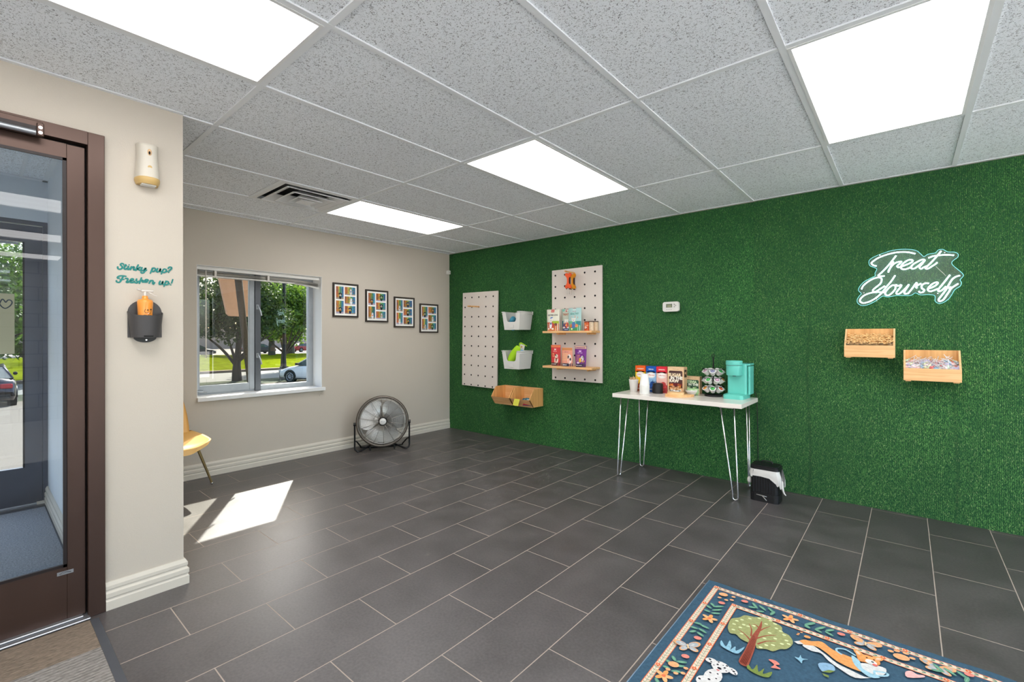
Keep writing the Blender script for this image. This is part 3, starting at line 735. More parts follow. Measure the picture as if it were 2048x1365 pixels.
# ---------------------------------------------------------------- thermostat
th = thing('thermostat', 'white wall thermostat on the green turf above the table', 'thermostat', (3.106, -.004, 1.524))
RX = Matrix.Rotation(PI/2, 4, 'X')
def rrect(w, h, r, n=5, bow=0.0):
    P = []
    for cx_, cy_, a0 in ((w/2-r,h/2-r,0),(-w/2+r,h/2-r,PI/2),(-w/2+r,-h/2+r,PI),(w/2-r,-h/2+r,1.5*PI)):
        for k in range(n+1): a = a0+PI/2*k/n; P.append((cx_+r*math.cos(a), cy_+r*math.sin(a)))
    return [(x*(1+bow*(1-(2*y/h)**2)), y*(1+bow*(1-(2*x/w)**2))) for x, y in P]
m = MB(); m.prism(rrect(.150,.090,.018,6,.03), .026, RX); m.prism(rrect(.142,.083,.016,6,.03), .030, RX); m.build('housing', MATS['white_plastic'], th)
m = MB(); a = Art(m, (0,-.0305,0), (1,0,0), (0,0,1)); a.rect((118,124,104), -.042,-.008,.016,.026); a.rect((96,100,92), .008,.016,.016,.026); a.rect((150,152,120),-.03,-.004,.006,.014); m.build('display', PRINT, th, 'grey-green display')
for x, z in ((.036,.020),(.036,-.002),(.048,.010),(-.034,-.026),(-.014,-.026),(.006,-.026)):
    m = MB(); m.cyl((x,-.029,z),(x,-.033,z),.0042 if x < .02 else .0058,10); m.build('button', MATS['brushed_steel'], th)
# ================================================================ framed dog picture collages on the window wall
def dogpic(a, x0, y0, x1, y1, seed, dogc, acc):
    r = random.Random(seed); W_, H_ = x1-x0, y1-y0
    pal = [(190,104,72),(216,150,66),(204,186,84),(124,166,92),(70,150,130),(76,146,182),(56,104,164)]
    n = 12
    for k in range(n):
        c = pal[min(6, int(k*7/n + r.uniform(-.6,.6)) if k else 0)]; q = r.uniform(.7, 1.12)
        c = tuple(int(min(255, v*q)) for v in c)
        a.rect(c, x0+W_*k/n, y0, x0+W_*(k+1)/n+ (0.0 if k == n-1 else .001), y1)
    for k in range(26):
        c = pal[r.randrange(7)]; xx = x0+W_*r.uniform(.05,.9); yy = y0+H_*r.uniform(.2,.75); a.h += a.st*.2
        a.rect(tuple(int(v*r.uniform(.5,1)) for v in c), xx, yy, xx+W_*.03, yy+H_*r.uniform(.1,.22))
    a.rect((176,166,190) if seed % 2 else (150,140,132), x0, y0, x1, y0+H_*.14)
    cx_ = x0+W_*r.uniform(.48,.66); s = min(W_, H_)
    a.ell(dogc, cx_, y0+s*.30, s*.17, s*.28); a.ell(dogc, cx_-s*.07, y0+s*.12, s*.05, s*.13); a.ell(dogc, cx_+s*.07, y0+s*.12, s*.05, s*.13)
    a.ell(dogc, cx_, y0+s*.64, s*.155, s*.15); a.ell(tuple(int(v*.6) for v in dogc), cx_-s*.15, y0+s*.66, s*.05, s*.12, a0=-.4); a.ell(tuple(int(v*.6) for v in dogc), cx_+s*.15, y0+s*.66, s*.05, s*.12, a0=.4)
    a.ell((238,236,232), cx_, y0+s*.58, s*.06, s*.07); a.ell((20,18,18), cx_, y0+s*.59, s*.022, s*.018)
    a.ell((16,14,14), cx_-s*.06, y0+s*.67, s*.018); a.ell((16,14,14), cx_+s*.06, y0+s*.67, s*.018)
    a.ell(acc, cx_, y0+s*.43, s*.12, s*.055)
PD = [((30,28,34),(230,228,226)),((26,24,30),(246,150,30)),((214,208,204),(90,90,150)),((236,236,238),(200,190,180)),((28,40,90),(246,190,40))]
QD = [((90,60,50),(236,160,40)),((226,228,230),(236,90,80)),((40,60,50),(190,220,150)),((24,28,44),(220,200,190)),((190,190,190),(200,120,100))]
FR = [(-1.6875,1.467,PD,'dark framed dog photo collage nearest the window'), (-1.289,1.422,QD,'dark framed dog photo collage, second from the window'),
      (-.8985,1.363,PD[2:]+PD[:2],'dark framed dog photo collage, third from the window'), (-.508,1.299,QD[3:]+QD[:3],'dark framed dog photo collage nearest the green wall')]
mat('frame_dark', (46,38,32), 0.45)
for fi, (y0, z0, D, lab) in enumerate(FR):
    W_, H_ = .3065, .3775
    t = thing('picture_frame', lab, 'picture', (.0, y0+W_/2, z0), 0, 'framed dog photo collages stepping down the window wall')
    m = MB(); b = .0185
    m.box(0.001,.02,-W_/2,-W_/2+b,0,H_,ch=.002); m.box(0.001,.02,W_/2-b,W_/2,0,H_,ch=.002); m.box(0.001,.02,-W_/2+b,W_/2-b,0,b,ch=.002); m.box(0.001,.02,-W_/2+b,W_/2-b,H_-b,H_,ch=.002)
    m.build('frame', MATS['frame_dark'], t)
    m = MB(); m.box(.004,.012,-W_/2+b,W_/2-b,b,H_-b); m.build('mat_board', MATS['paper_white'], t)
    fx = lambda f_: -W_/2+b+(W_-2*b)*f_; fz = lambda f_: b+(H_-2*b)*f_
    cells = [(.07,.53,.40,.94),(.07,.06,.40,.48),(.455,.68,.93,.94),(.455,.37,.93,.63),(.455,.06,.93,.32)]
    for k, (a0,b0,a1,b1) in enumerate(cells):
        m = MB(); A_ = Art(m, (.0122,0,0), (0,1,0), (0,0,1), .00002); dogpic(A_, fx(a0), fz(b0), fx(a1), fz(b1), fi*7+k, *D[k % 5]); m.build('dog_print', PRINT, t)

# ================================================================ pegboards with real holes
def pegboard(label, x0, z0, W_, H_, cols, rows, rot, hx0, hz0, sp, holes_r=.0105):
    t = thing('pegboard', label, 'pegboard', (x0+W_/2, -.016, z0+H_/2))
    M = Matrix.Rotation(rot, 4, 'Y')
    lin = MB(); m = MB(); th_ = .016; X0, X1, Z0, Z1 = -W_/2, W_/2, -H_/2, H_/2
    cx_ = [hx0-x0-W_/2 + sp*k for k in range(cols)]; cz_ = [hz0-z0-H_/2 + sp*k for k in range(rows)]
    bx = [X0]+[(cx_[k]+cx_[k+1])/2 for k in range(cols-1)]+[X1]; bz = [Z0]+[(cz_[k]+cz_[k+1])/2 for k in range(rows-1)]+[Z1]
    for i in range(cols):
        for j in range(rows):
            a0, a1, b0, b1 = bx[i], bx[i+1], bz[j], bz[j+1]; cx1, cz1 = cx_[i], cz_[j]
            n = 16; ring = [(cx1+holes_r*math.cos(2*PI*k/n+PI/4), cz1+holes_r*math.sin(2*PI*k/n+PI/4)) for k in range(n)]
            cor = [(a1,b1),(a0,b1),(a0,b0),(a1,b0)]
            vs = [(x, -th_, z) for x, z in ring] + [(x, -th_, z) for x, z in cor] + []
            fs = []; lin.add([(x, -th_+.0002, z) for x, z in ring]+[(x, -.001, z) for x, z in ring], [[k, (k+1) % n, n+(k+1) % n, n+k] for k in range(n)], M)
            for q in range(4):
                seg = [(q*4+k) % n for k in range(5)]
                fs.append(seg[::-1]+[n+q, n+(q+1) % 4] if True else None)
            m.add(vs, fs, M)
    vs = [(X0,-th_,Z0),(X1,-th_,Z0),(X1,-th_,Z1),(X0,-th_,Z1),(X0,0,Z0),(X1,0,Z0),(X1,0,Z1),(X0,0,Z1)]
    m.add(vs, [[0,4,5,1],[1,5,6,2],[2,6,7,3],[3,7,4,0]], M)
    nb = len(m.f); bb_ = len(m.v); m.v += lin.v; m.f += [[i+bb_ for i in f_] for f_ in lin.f]; m.c += lin.c; m.sm += lin.sm
    bo = m.build('board', MATS['mdf_white'], t); bo.data.materials.append(MATS['dark_void'])  # hole walls coloured near black to stand in for shade
    for pi in range(nb, len(bo.data.polygons)): bo.data.polygons[pi].material_index = 1
    m = MB(); m.box(X0+.002, X1-.002, -.0035, -.001, Z0+.002, Z1-.002, M); m.build('hole_backing', MATS['dark_void'], t)  # near-black sheet stands in for the shade behind the holes
    return t
PB1 = pegboard('white pegboard at the left, empty but for one wooden peg', .303, .605, .625, 1.215, 5, 10, .0148, .3395+.009, .6225, .1258)
PB2 = pegboard('white pegboard carrying two wooden shelves and hanging dog toys', 1.757, .766, .630, 1.218, 5, 10, 0, 1.8035, .793, .1258)
def peg(label, a, b, r=.0085):
    m = MB(); m.cyl(a, b, r, 12); o = m.build('wooden_peg', MATS['bamboo_end']); tag(o, label, 'peg'); return o
peg('bare wooden peg sticking out of the left white pegboard', (.612,-.020,1.631), (.612,-.232,1.628))
peg('wooden peg at the top of the shelf pegboard, holding two toys', (2.055,-.020,1.932), (2.055,-.215,1.932))

def shelf(z, label):
    t = thing('wooden_shelf', label, 'shelf', (2.0595, 0, z))
    m = MB(); m.box(-.3065,.3065,-.207,-.034,-.0225,0,ch=.002); m.build('shelf_board', MATS['bamboo'], t)
    for x in (-.125, .250):
        m = MB(); m.cyl((x+.0,-.020,-.031),(x+.0,-.19,-.031),.0085,10); m.build('support_peg', MATS['bamboo_end'], t)
    return t
shelf(1.3075, 'upper wooden shelf on the pegboard, with three bags and three tubes')
shelf(.9325, 'lower wooden shelf on the pegboard, with red, salmon and purple bags')

# ---------------------------------------------------------------- pouches
mat('pouch_film', (230,226,214), 0.3)
def pouch(label, x, y, z, wt, wb, h, d, rz, art, group, body=(230,226,214), top=None, lean=0.0):
    t = thing('treat_pouch', label, 'treat bag', (x, y, z), rz, group)
    m = MB(); m.cur = body
    def sec(v):
        w_ = wb+(wt-wb)*v; dd = d*(1-v)**.75*.5+.0012
        return w_, dd
    nu, nv = 12, 14; vs = []; fs = []
    for j in range(nv):
        v_ = j/(nv-1); w_, dd = sec(v_)
        for i in range(nu):
            u = i/(nu-1)*2-1; bulge = (1-abs(u)**3)
            vs.append((u*w_/2, -dd*bulge - .0004 + lean*v_, h*v_))
        for i in range(nu):
            u = 1-i/(nu-1)*2; bulge = (1-abs(u)**3)
            vs.append((u*w_/2, dd*bulge + .0004 + lean*v_, h*v_))
    K = 2*nu
    for j in range(nv-1):
        for i in range(K): fs.append([j*K+i, j*K+(i+1) % K, (j+1)*K+(i+1) % K, (j+1)*K+i])
    fs += [list(range(K))[::-1], [(nv-1)*K+i for i in range(K)]]
    m.smooth = True; m.add(vs, fs); m.smooth = False
    m.build('bag_body', PRINT, t)
    # artwork follows the bulging front
    m = MB(); A_ = Art(m, (0,0,0), (1,0,0), (0,0,1), .00003)
    def warp(px, pz, hh):
        v_ = max(0, min(1, pz/h)); w_, dd = sec(v_); u = max(-1, min(1, px/(w_/2)))
        return Vector((px, -dd*(1-abs(u)**3)-.0009-hh*1.0+lean*v_, pz))
    A_.P = lambda px, pz: warp(px, pz, A_.h)
    A_.h = 0
    def fine_rect(col, x0, z0, x1, z1, n=8, k=6):
        m.cur = col
        b = len(m.v)
        for j in range(k+1):
            for i in range(n+1): m.v.append(tuple(warp(x0+(x1-x0)*i/n, z0+(z1-z0)*j/k, A_.h)))
        for j in range(k):
            for i in range(n): m.f.append([b+j*(n+1)+i, b+j*(n+1)+i+1, b+(j+1)*(n+1)+i+1, b+(j+1)*(n+1)+i]); m.c.append(col); m.sm.append(False)
        A_.h += A_.st
    A_.fine = fine_rect
    art(A_, wt, wb, h)
    m.build('printed_label', PRINT, t)
    return t
def dog_face(a, x, z, s, fur=(240,236,228), hat=None):
    a.ell(fur, x, z, s*.5, s*.46); a.ell(fur, x-s*.42, z+s*.28, s*.16, s*.26, a0=.5); a.ell(fur, x+s*.42, z+s*.28, s*.16, s*.26, a0=-.5)
    a.ell((30,28,34), x-s*.18, z+s*.08, s*.055); a.ell((30,28,34), x+s*.18, z+s*.08, s*.055); a.ell((30,28,34), x, z-s*.10, s*.08, s*.06)
    a.ell((220,110,120), x, z-s*.24, s*.07, s*.06)
    if hat: a.ell(hat, x, z+s*.42, s*.5, s*.17)
def art_a(a, wt, wb, h):
    a.fine((204,104,52), -wb*.49, .001, wb*.49, h*.34); a.fine((170,190,50), .0, h*.34, wb*.49, h*.46)
    a.fine((214,96,60), -wb*.49, h*.34, -.02, h*.40)
    a.rect((214,60,48), -.022, h*.86, .022, h*.985); a.text((250,240,230), 'TREATS', 0, h*.90, .013, wx=.95, bold=.02)
    a.text((48,44,42), 'CERTIFIED DOG', 0, h*.70, .021, wx=.86, bold=.03)
    a.ell((90,130,200), -.012, h*.60, .022, .008, a0=.35); dog_face(a, -.012, h*.50, .042)
    a.ell((196,44,50), -.012, h*.27, .038, .034); a.ell((244,238,240), -.012, h*.26, .018, .038); a.ell((60,80,140), -.012, h*.34, .010, .012)
    a.ell((246,238,228), -.040, h*.10, .015, .009); a.ell((246,238,228), .016, h*.10, .015, .009)
    a.ell((120,70,70), .048, h*.30, .014, .016); a.stroke((240,170,110), [(-.07,h*.045),(0,h*.05),(.07,h*.04)], .004)
def art_b(a, wt, wb, h):
    a.fine((196,200,184), -wb*.49, h*.30, wb*.49, h*.97); a.fine((40,70,120), -wb*.49, .001, wb*.49, h*.34)
    a.fine((40,110,130), -wb*.49, h*.28, -.04, h*.45); a.fine((40,110,130), .04, h*.28, wb*.49, h*.52)
    a.ell((120,196,180), -.045, h*.93, .016, .014); a.rect((206,40,56), -.014, h*.86, .030, h*.985); a.text((250,240,230), 'TREATS', .008, h*.905, .012, wx=.95, bold=.02)
    a.text((170,96,56), 'TREAT IT', 0, h*.70, .028, wx=.9, bold=.045)
    dog_face(a, .0, h*.44, .040); a.ell((236,96,48), 0, h*.26, .034, .032); a.ell((250,150,90), 0, h*.26, .014)
    a.ell((244,236,232), -.030, h*.15, .017, .009); a.ell((240,226,236), .030, h*.15, .017, .009); a.text((230,236,250), 'natural', 0, h*.05, .016, bold=.02)
def art_c(a, wt, wb, h):
    a.fine((178,214,212), -wb*.49, h*.40, wb*.49, h*.97); a.fine((70,150,96), -wb*.49, .001, wb*.49, h*.24); a.fine((50,136,140), .03, h*.24, wb*.49, h*.42)
    a.fine((120,190,150), -wb*.49, h*.24, .03, h*.42)
    a.rect((206,40,56), -.022, h*.84, .018, h*.985); a.text((250,240,230), 'TREATS', -.002, h*.90, .012, wx=.95, bold=.02)
    a.text((70,150,140), 'HEALTHY', 0, h*.705, .027, wx=.9, bold=.03)
    a.ell((226,168,130), .004, h*.58, .045, .020); dog_face(a, -.004, h*.47, .044)
    a.ell((84,120,180), 0, h*.24, .024, .036); a.ell((236,120,50), -.036, h*.22, .018, .020); a.ell((232,140,80), .034, h*.22, .018, .018)
    a.ell((236,248,180), -.02, h*.08, .012, .010); a.stroke((190,220,210), [(.03,h*.18),(.06,h*.24)], .004)
pouch('cream and orange treat bag at the left end of the upper shelf', 1.850, -.140, 1.3078, .172, .160, .236, .07, 0.0, art_a, 'treat bags on the upper shelf', (232,230,212))
pouch('blue bottomed treat bag tucked behind the pale teal one, upper shelf', 2.012, -.108, 1.3078, .150, .128, .238, .05, 0.0, art_b, 'treat bags on the upper shelf', (190,204,190))
pouch('pale teal treat bag with a dog in a hat, upper shelf', 2.128, -.140, 1.3078, .160, .155, .240, .06, 0.0, art_c, 'treat bags on the upper shelf', (176,212,210))
def tube_(label, x, y, r, h, cols, dogn=False):
    t = thing('snack_tube', label, 'tube', (x, y, 1.3078), 0, 'small tubes at the right of the upper shelf')
    m = MB(); m.cur = cols[0]; m.lathe([(r,0),(r,h)], 20); m.build('tube_body', PRINT, t)
    m = MB(); m.cur = cols[1]; m.lathe([(r+.0008,h-.006),(r+.0008,h+.004),(r*.9,h+.005)], 20); m.build('lid', PRINT, t)
    m = MB(); A_ = Art(m, (0,0,0), (1,0,0), (0,0,1), .00003); A_.P = lambda x_, z_: Vector((r*1.01*math.sin(x_/r)+0, -(r+.0006+A_.h)*math.cos(x_/r), z_)); A_.h = 0
    if dogn:
        A_.ell((240,140,70), -.006, h*.75, .010, .010); A_.ell((250,236,226), 0, h*.36, .012, .012); A_.text((250,220,180), 'CHEWS', .012, h*.55, .012, bold=.02)
        A_.ell((170,60,30), .012, h*.25, .008, .010)
    else:
        for k in range(5): A_.text((150,110,84), 'chews', -.004 if k % 2 else .004, h*(.14+.16*k), .010, bold=.01)
        A_.stroke((196,150,110), [(-r*.9,h*.06),(0,h*.05),(r*.9,h*.06)], .003)
    m.build('wrap_print', PRINT, t)
tube_('orange snack tube on the upper shelf beside the two cream tubes', 2.254, -.110, .026, .092, ((206,88,40),(120,50,30)), True)
tube_('cream snack tube nearer the front of the upper shelf', 2.303, -.100, .024, .094, ((228,206,178),(90,70,60)))
tube_('cream snack tube at the back right of the upper shelf', 2.338, -.068, .024, .094, ((222,194,160),(90,70,60)))
def art_d(a, wt, wb, h):
    a.fine((214,64,66), -wb*.49, h*.15, wb*.49, h*.88); a.fine((236,128,84), -wt*.47, h*.88, wt*.47, h*.985); a.fine((64,34,34), -wb*.49, .001, wb*.49, h*.15)
    a.rect((252,236,230), -.012, h*.78, -.002, h*.82); a.rect((252,236,230), .002, h*.78, .012, h*.82); a.rect((252,236,230), -.012, h*.75, .012, h*.79)
    a.text((252,228,224), 'PET CO', 0, h*.67, .013, bold=.01)
    a.stroke((236,190,120), [(-.034,h*.56),(-.014,h*.58),(-.024,h*.46),(-.010,h*.44)], .006)
    a.ell((236,224,206), .022, h*.28, .022, .036); a.rect((236,224,206), .004, h*.15, .014, h*.32); a.rect((236,224,206), .030, h*.15, .040, h*.32); a.ell((236,224,206), .020, h*.47, .019, .019)
    a.ell((70,50,40), .012, h*.51, .008, .011); a.ell((110,84,60), .022, h*.30, .008, .020); a.ell((30,20,20), .026, h*.46, .004)
    a.text((246,226,222), 'JERKY BITES', -.012, h*.055, .013, bold=.02)
def art_e(a, wt, wb, h):
    a.fine((240,160,136), -wb*.49, h*.16, wb*.49, h*.86); a.fine((214,140,84), -wt*.47, h*.86, wt*.47, h*.985); a.fine((48,46,66), -wb*.49, .001, wb*.49, h*.16)
    a.text((150,84,96), 'PET CO', 0, h*.74, .014, bold=.01)
    for k in range(4): a.text((250,200,150), 'SALMON' if k % 2 else 'GENTLE', -.016, h*(.62-.10*k), .019, wx=.9, bold=.03)
    a.poly((120,164,140), [(-.040,h*.16),(-.010,h*.30),(.012,h*.36),(.030,h*.16)])
    a.ell((240,232,226), .042, h*.36, .020, .044); a.ell((240,232,226), .036, h*.54, .018, .020); a.ell((60,40,36), .026, h*.50, .010, .016); a.ell((60,40,36), .050, h*.38, .008, .014)
    a.text((236,236,244), 'Salmon', -.012, h*.055, .018, bold=.03)
def art_f(a, wt, wb, h):
    a.fine((122,44,142), -wb*.49, h*.14, wb*.49, h*.84); a.fine((222,184,150), -wt*.47, h*.86, wt*.47, h*.985); a.fine((146,58,130), -wt*.42, h*.89, wt*.36, h*.93); a.fine((40,30,52), -wb*.49, .001, wb*.49, h*.15)
    a.rect((232,190,236), -.014, h*.74, -.002, h*.79); a.rect((232,190,236), .002, h*.74, .014, h*.79); a.rect((232,190,236), -.014, h*.71, .014, h*.75)
    a.text((226,196,236), 'PET CO', 0, h*.64, .017, bold=.01)
    for k in range(4): a.text((206,130,120), ['LAMB','BEEF','MINI','BITES'][k], -.022, h*(.52-.085*k), .020, wx=1.0, bold=.03)
    a.ell((70,40,70), .040, h*.42, .014, .030); a.ell((236,226,230), .030, h*.40, .016, .030); a.ell((226,180,60), .008, h*.33, .014, .026); a.ell((236,150,40), .034, h*.28, .020, .012)
    a.ell((238,214,238), -.016, h*.20, .016, .010); a.ell((60,44,60), .036, h*.19, .020, .022); a.text((240,232,244), 'SMALL DOG', -.010, h*.055, .014, bold=.02)
pouch('red treat bag at the left of the lower shelf', 1.868, -.118, .9328, .128, .118, .224, .06, 0, art_d, 'treat bags on the lower shelf', (206,62,62))
pouch('salmon pink treat bag in the middle of the lower shelf', 2.030, -.140, .9328, .134, .140, .197, .06, 0, art_e, 'treat bags on the lower shelf', (236,164,140))
pouch('purple treat bag at the right of the lower shelf', 2.206, -.152, .9328, .148, .120, .218, .06, 0, art_f, 'treat bags on the lower shelf', (122,44,142))

# ---------------------------------------------------------------- bone shaped toys on the peg
def bone_outline(h, w, r):
    P = []
    for sx, sz, a0, a1 in ((1,1,-60,160),(-1,1,20,240),(-1,-1,120,340),(1,-1,200,420)):
        cx_, cz_ = sx*w*.34, sz*(h/2-r)
        for k in range(9):
            a = math.radians(a0+(a1-a0)*k/8); P.append((cx_+r*math.cos(a), cz_+r*math.sin(a)))
        if (sx, sz) == (-1, 1): P += [(-w*.24, h*.16), (-w*.20, 0), (-w*.24, -h*.16)]
        if (sx, sz) == (1, -1): P += [(w*.24, -h*.16), (w*.20, 0), (w*.24, h*.16)]
    return P
def bone(label, y, m_, dx, rz):
    t = thing('bone_toy', label, 'dog toy', (2.055+dx, y, 1.838), rz, 'bone toys hanging on the pegboard')
    m = MB(); m.prism(bone_outline(.165, .056, .0185), .014, RX, -.007); m.prism(bone_outline(.155, .048, .016), .024, RX, -.012); m.build('bone', m_, t)
    m = MB(); m.box(.010,.020,-.010,.013,-.050,.040); m.box(-.026,-.016,-.004,.010,-.088,-.070); m.box(.008,.024,-.004,.012,-.092,-.070); m.build('dark_strap', MATS['strap_brown'], t)
    for x in (-.010, .002, .013):
        m = MB(); m.tube([(x,0,-.075),(x*1.2,-.004,-.12),(x*1.4,0,-.143)], .0022, 6); m.build('hanging_strand', MATS['translucent'], t)
    m = MB(); m.tube([(0,0,.070),(-.004,0,.085),(0,0,.098),(.004,0,.085),(0,0,.070)], .0015, 6); m.build('hanging_loop', MATS['translucent'], t)
bone('orange-red bone shaped toy hanging at the front of the peg', -.150, MATS['felt_orange'], -.002, .12)
bone('amber yellow bone shaped toy hanging behind the orange one', -.075, MATS['felt_amber'], .004, .05)

# ---------------------------------------------------------------- white open fronted baskets
def basket(label, x, zb, group, rot=0.0):
    t = thing('wall_basket', label, 'basket', (x, -.128, zb), 0, group)
    M0 = Matrix.Rotation(rot, 4, 'Y')
    wb_, wt_, db, dt, H_ = .112, .134, .102, .118, .205
    m = MB(); th_ = .0028
    def P(u, v, s, q):   # side s, along u(-1..1), height v
        w_ = wb_+(wt_-wb_)*v; d_ = db+(dt-db)*v; w_ -= q; d_ -= q
        return {'L':(-w_, u*d_, v*H_), 'R':(w_, u*d_, v*H_), 'B':(u*w_, d_, v*H_), 'F':(u*w_, -d_, v*H_)}[s]
    def wall(s, outline):
        n = len(outline); vs = [P(u, v, s, 0) for u, v in outline]+[P(u, v, s, th_) for u, v in outline]
        m.add(vs, [list(range(n)), [n+i for i in range(n)][::-1]]+[[i, (i+1) % n, n+(i+1) % n, n+i] for i in range(n)], M0)
    for s in 'LRB': wall(s, [(-1,0),(1,0),(1,1),(-1,1)])
    wall('F', [(-1,0),(1,0),(1,1),(.70,1),(.64,.95),(.56,.56),(.48,.47),(.36,.44),(-.36,.44),(-.48,.47),(-.56,.56),(-.64,.95),(-.70,1),(-1,1)])
    m.add([(-wb_,-db,0),(wb_,-db,0),(wb_,db,0),(-wb_,db,0),(-wb_,-db,.003),(wb_,-db,.003),(wb_,db,.003),(-wb_,db,.003)], [[0,3,2,1],[4,5,6,7]], M0)
    m.build('bin_body', MATS['basket_plastic'], t)
    m = MB()
    for s in 'LRB': 
        a_ = Vector(P(-1,1,s,-.003)); b_ = Vector(P(1,1,s,-.003)); m.tube([M0 @ a_, M0 @ b_], .0055, 8)
        a_ = Vector(P(-1,.87,s,-.002)); b_ = Vector(P(1,.87,s,-.002)); m.tube([M0 @ a_, M0 @ b_], .003, 6)
    for s_ in (-1, 1):
        a_ = Vector((s_*wt_,-dt-.002,H_)); b_ = Vector((s_*wt_*.70,-dt-.002,H_)); m.tube([M0 @ a_, M0 @ b_], .0055, 8)
    m.build('rolled_rim', MATS['basket_plastic'], t)
    for s_ in (-1, 1):
        m = MB(); y = -.085 if s_ < 0 else .095
        m.tube([M0 @ Vector(p) for p in [(s_*wt_,y,H_+.004),(s_*(wt_+.018),y,H_+.004),(s_*(wt_+.018),y,H_-.030),(s_*(wt_+.002),y,H_-.034)]], .0042, 6); m.build('handle_loop', MATS['basket_plastic'], t)
    m = MB(); m.box(-.034,.034,-db-.0075,-db-.0045,.030,.066, M0 @ Matrix.Rotation(.077,4,'X'), ch=.001); m.build('label_holder', MATS['white_plastic'], t)
    return t
basket('upper white plastic basket on the turf, holding something blue', 1.333, 1.326, 'white plastic wall baskets')
basket('lower white plastic basket on the turf, holding a lime green toy', 1.330, .876, 'white plastic wall baskets')
m = MB(); m.smooth = True; m.ball((0,0,0), .045, .05, .085, 16, 12); m.ball((.02,-.03,.04), .03,.035,.03)
o = m.build('plush_toy', MATS['plush_blue'], loc=(1.285,-.15,1.40)); tag(o, 'blue plush toy inside the upper white basket', 'dog toy')
t = thing('plush_toy', 'lime green plush toy leaning out of the lower white basket, with a paper tag', 'dog toy', (1.325,-.13,.885))
m = MB(); m.tube(smooth_line([(-.050,-.055,.03),(-.035,-.05,.10),(.0,-.035,.16),(.040,-.02,.215),(.055,-.012,.245)],6), .04, 16, rs=[.030+.024*math.sin(PI*min(1,(k+2)/30)) for k in range(25)]); m.build('toy_body', MATS['plush_lime'], t)
m = MB()
for k in range(5): m.tube(smooth_line([(.045,-.012,.25),(.05+.012*k,-.01-.004*k,.285+.006*math.sin(k)),(.075+.020*k,-.006,.285-.008*k)],4), .0055, 6)
m.build('streamer', MATS['plush_lime'], t)
m = MB(); m.cur = (214,210,200); MM = RT(.105,-.035,.232,rz=.15,ry=.25); m.box(-.030,.030,-.001,.001,-.040,.040,MM)
a = Art(m, MM @ Vector((0,-.0012,0)), MM.to_3x3() @ Vector((1,0,0)), MM.to_3x3() @ Vector((0,0,1))); a.rect((110,160,196),-.03,-.04,.03,-.018); a.ell((190,150,90),-.008,.012,.014,.012); a.stroke((90,90,120),[(-.022,-.004),(.02,-.004)],.003); a.stroke((90,90,120),[(-.018,-.011),(.014,-.011)],.002)
m.build('paper_tag', PRINT, t, 'printed paper tag')

# ---------------------------------------------------------------- slanted wooden bins
def slant_bin(label, x0, x1, group):
    t = thing('wooden_bin', label, 'wooden bin', ((x0+x1)/2, 0, .452), 0, group)
    w_ = (x1-x0)/2; pr = [(-.004,.205),(-.177,.204),(-.256,.090),(-.192,.003),(-.004,0)]
    MX = Matrix(((0,0,1,0),(1,0,0,0),(0,1,0,0),(0,0,0,1)))    # (a,b,c)->(c,a,b)
    for s_ in (-1, 1):
        m = MB(); m.prism(pr, .010, Matrix.Translation((s_*w_-(.010 if s_ > 0 else 0),0,0)) @ MX); m.build('side_panel', MATS['bamboo_end'], t)
    m = MB(); q = .009
    m.add([(-w_,-.256,.090),(w_,-.256,.090),(w_,-.192,.003),(-w_,-.192,.003),(-w_,-.247,.090),(w_,-.247,.090),(w_,-.186,.012),(-w_,-.186,.012)], [[0,3,2,1],[4,5,6,7],[0,1,5,4],[3,7,6,2],[0,4,7,3],[1,2,6,5]]); m.build('front_panel', MATS['bamboo'], t)
    m = MB(); m.box(-w_+.01,w_-.01,-.192,-.004,0,.009); m.build('bottom_panel', MATS['bamboo'], t)
    m = MB(); m.box(-w_+.01,w_-.01,-.012,-.004,0,.205); m.build('back_panel', MATS['bamboo'], t)
    return t
slant_bin('empty slanted wooden bin hanging below the left pegboard', 1.030, 1.314, 'slanted wooden bins low on the turf')
slant_bin('slanted wooden bin with small packets and a yellow note', 1.326, 1.610, 'slanted wooden bins low on the turf')
m = MB(); m.cur = (222,218,78); MM = RT(1.432,-.2595,.533,rz=.06); m.box(-.038,.038,-.0006,.0006,-.066,.012,MM @ Matrix.Rotation(-.45,4,'X') )
a = Art(m, MM @ Matrix.Rotation(-.45,4,'X') @ Vector((0,-.0009,0)), (1,.06,0), (MM @ Matrix.Rotation(-.45,4,'X')).to_3x3() @ Vector((0,0,1)))
for k in range(4): a.stroke((170,166,70), [(-.026,-.008-.014*k),(-.01,-.005-.014*k),(.01,-.009-.014*k),(.026,-.006-.014*k)], .0014)
tag(m.build('sticky_note', PRINT), 'yellow sticky note on the lip of the slanted wooden bin', 'note')
for k, (x, z, rz, c1, c2) in enumerate([(1.475,.538,.15,(24,96,120),(176,40,60)), (1.520,.548,-.1,(20,110,130),(190,60,80)), (1.545,.530,.3,(30,84,110),(150,30,50))]):
    MM = RT(x, -.150-.022*k*0-.02*k, z-.030, rz=rz, rx=-.9)
    m = MB(); m.cur = c1; m.box(-.060,.060,-.004,.004,-.040,.045,MM,ch=.002)
    a = Art(m, MM @ Vector((0,-.0045,0)), MM.to_3x3() @ Vector((1,0,0)), MM.to_3x3() @ Vector((0,0,1))); a.rect(c2,-.058,-.038,.058,-.012); a.ell((232,226,230),0,-.004,.050,.012); a.stroke((220,236,240),[(-.03,.024),(.03,.024)],.006); a.stroke((200,220,230),[(-.02,.014),(.02,.014)],.003)
    tag(m.build('chew_packet', PRINT), ['teal and red chew packet, leftmost in the slanted bin','teal and red chew packet in the middle of the slanted bin','teal and red chew packet, rightmost in the slanted bin'][k], 'packet', 'chew packets in the slanted wooden bin')
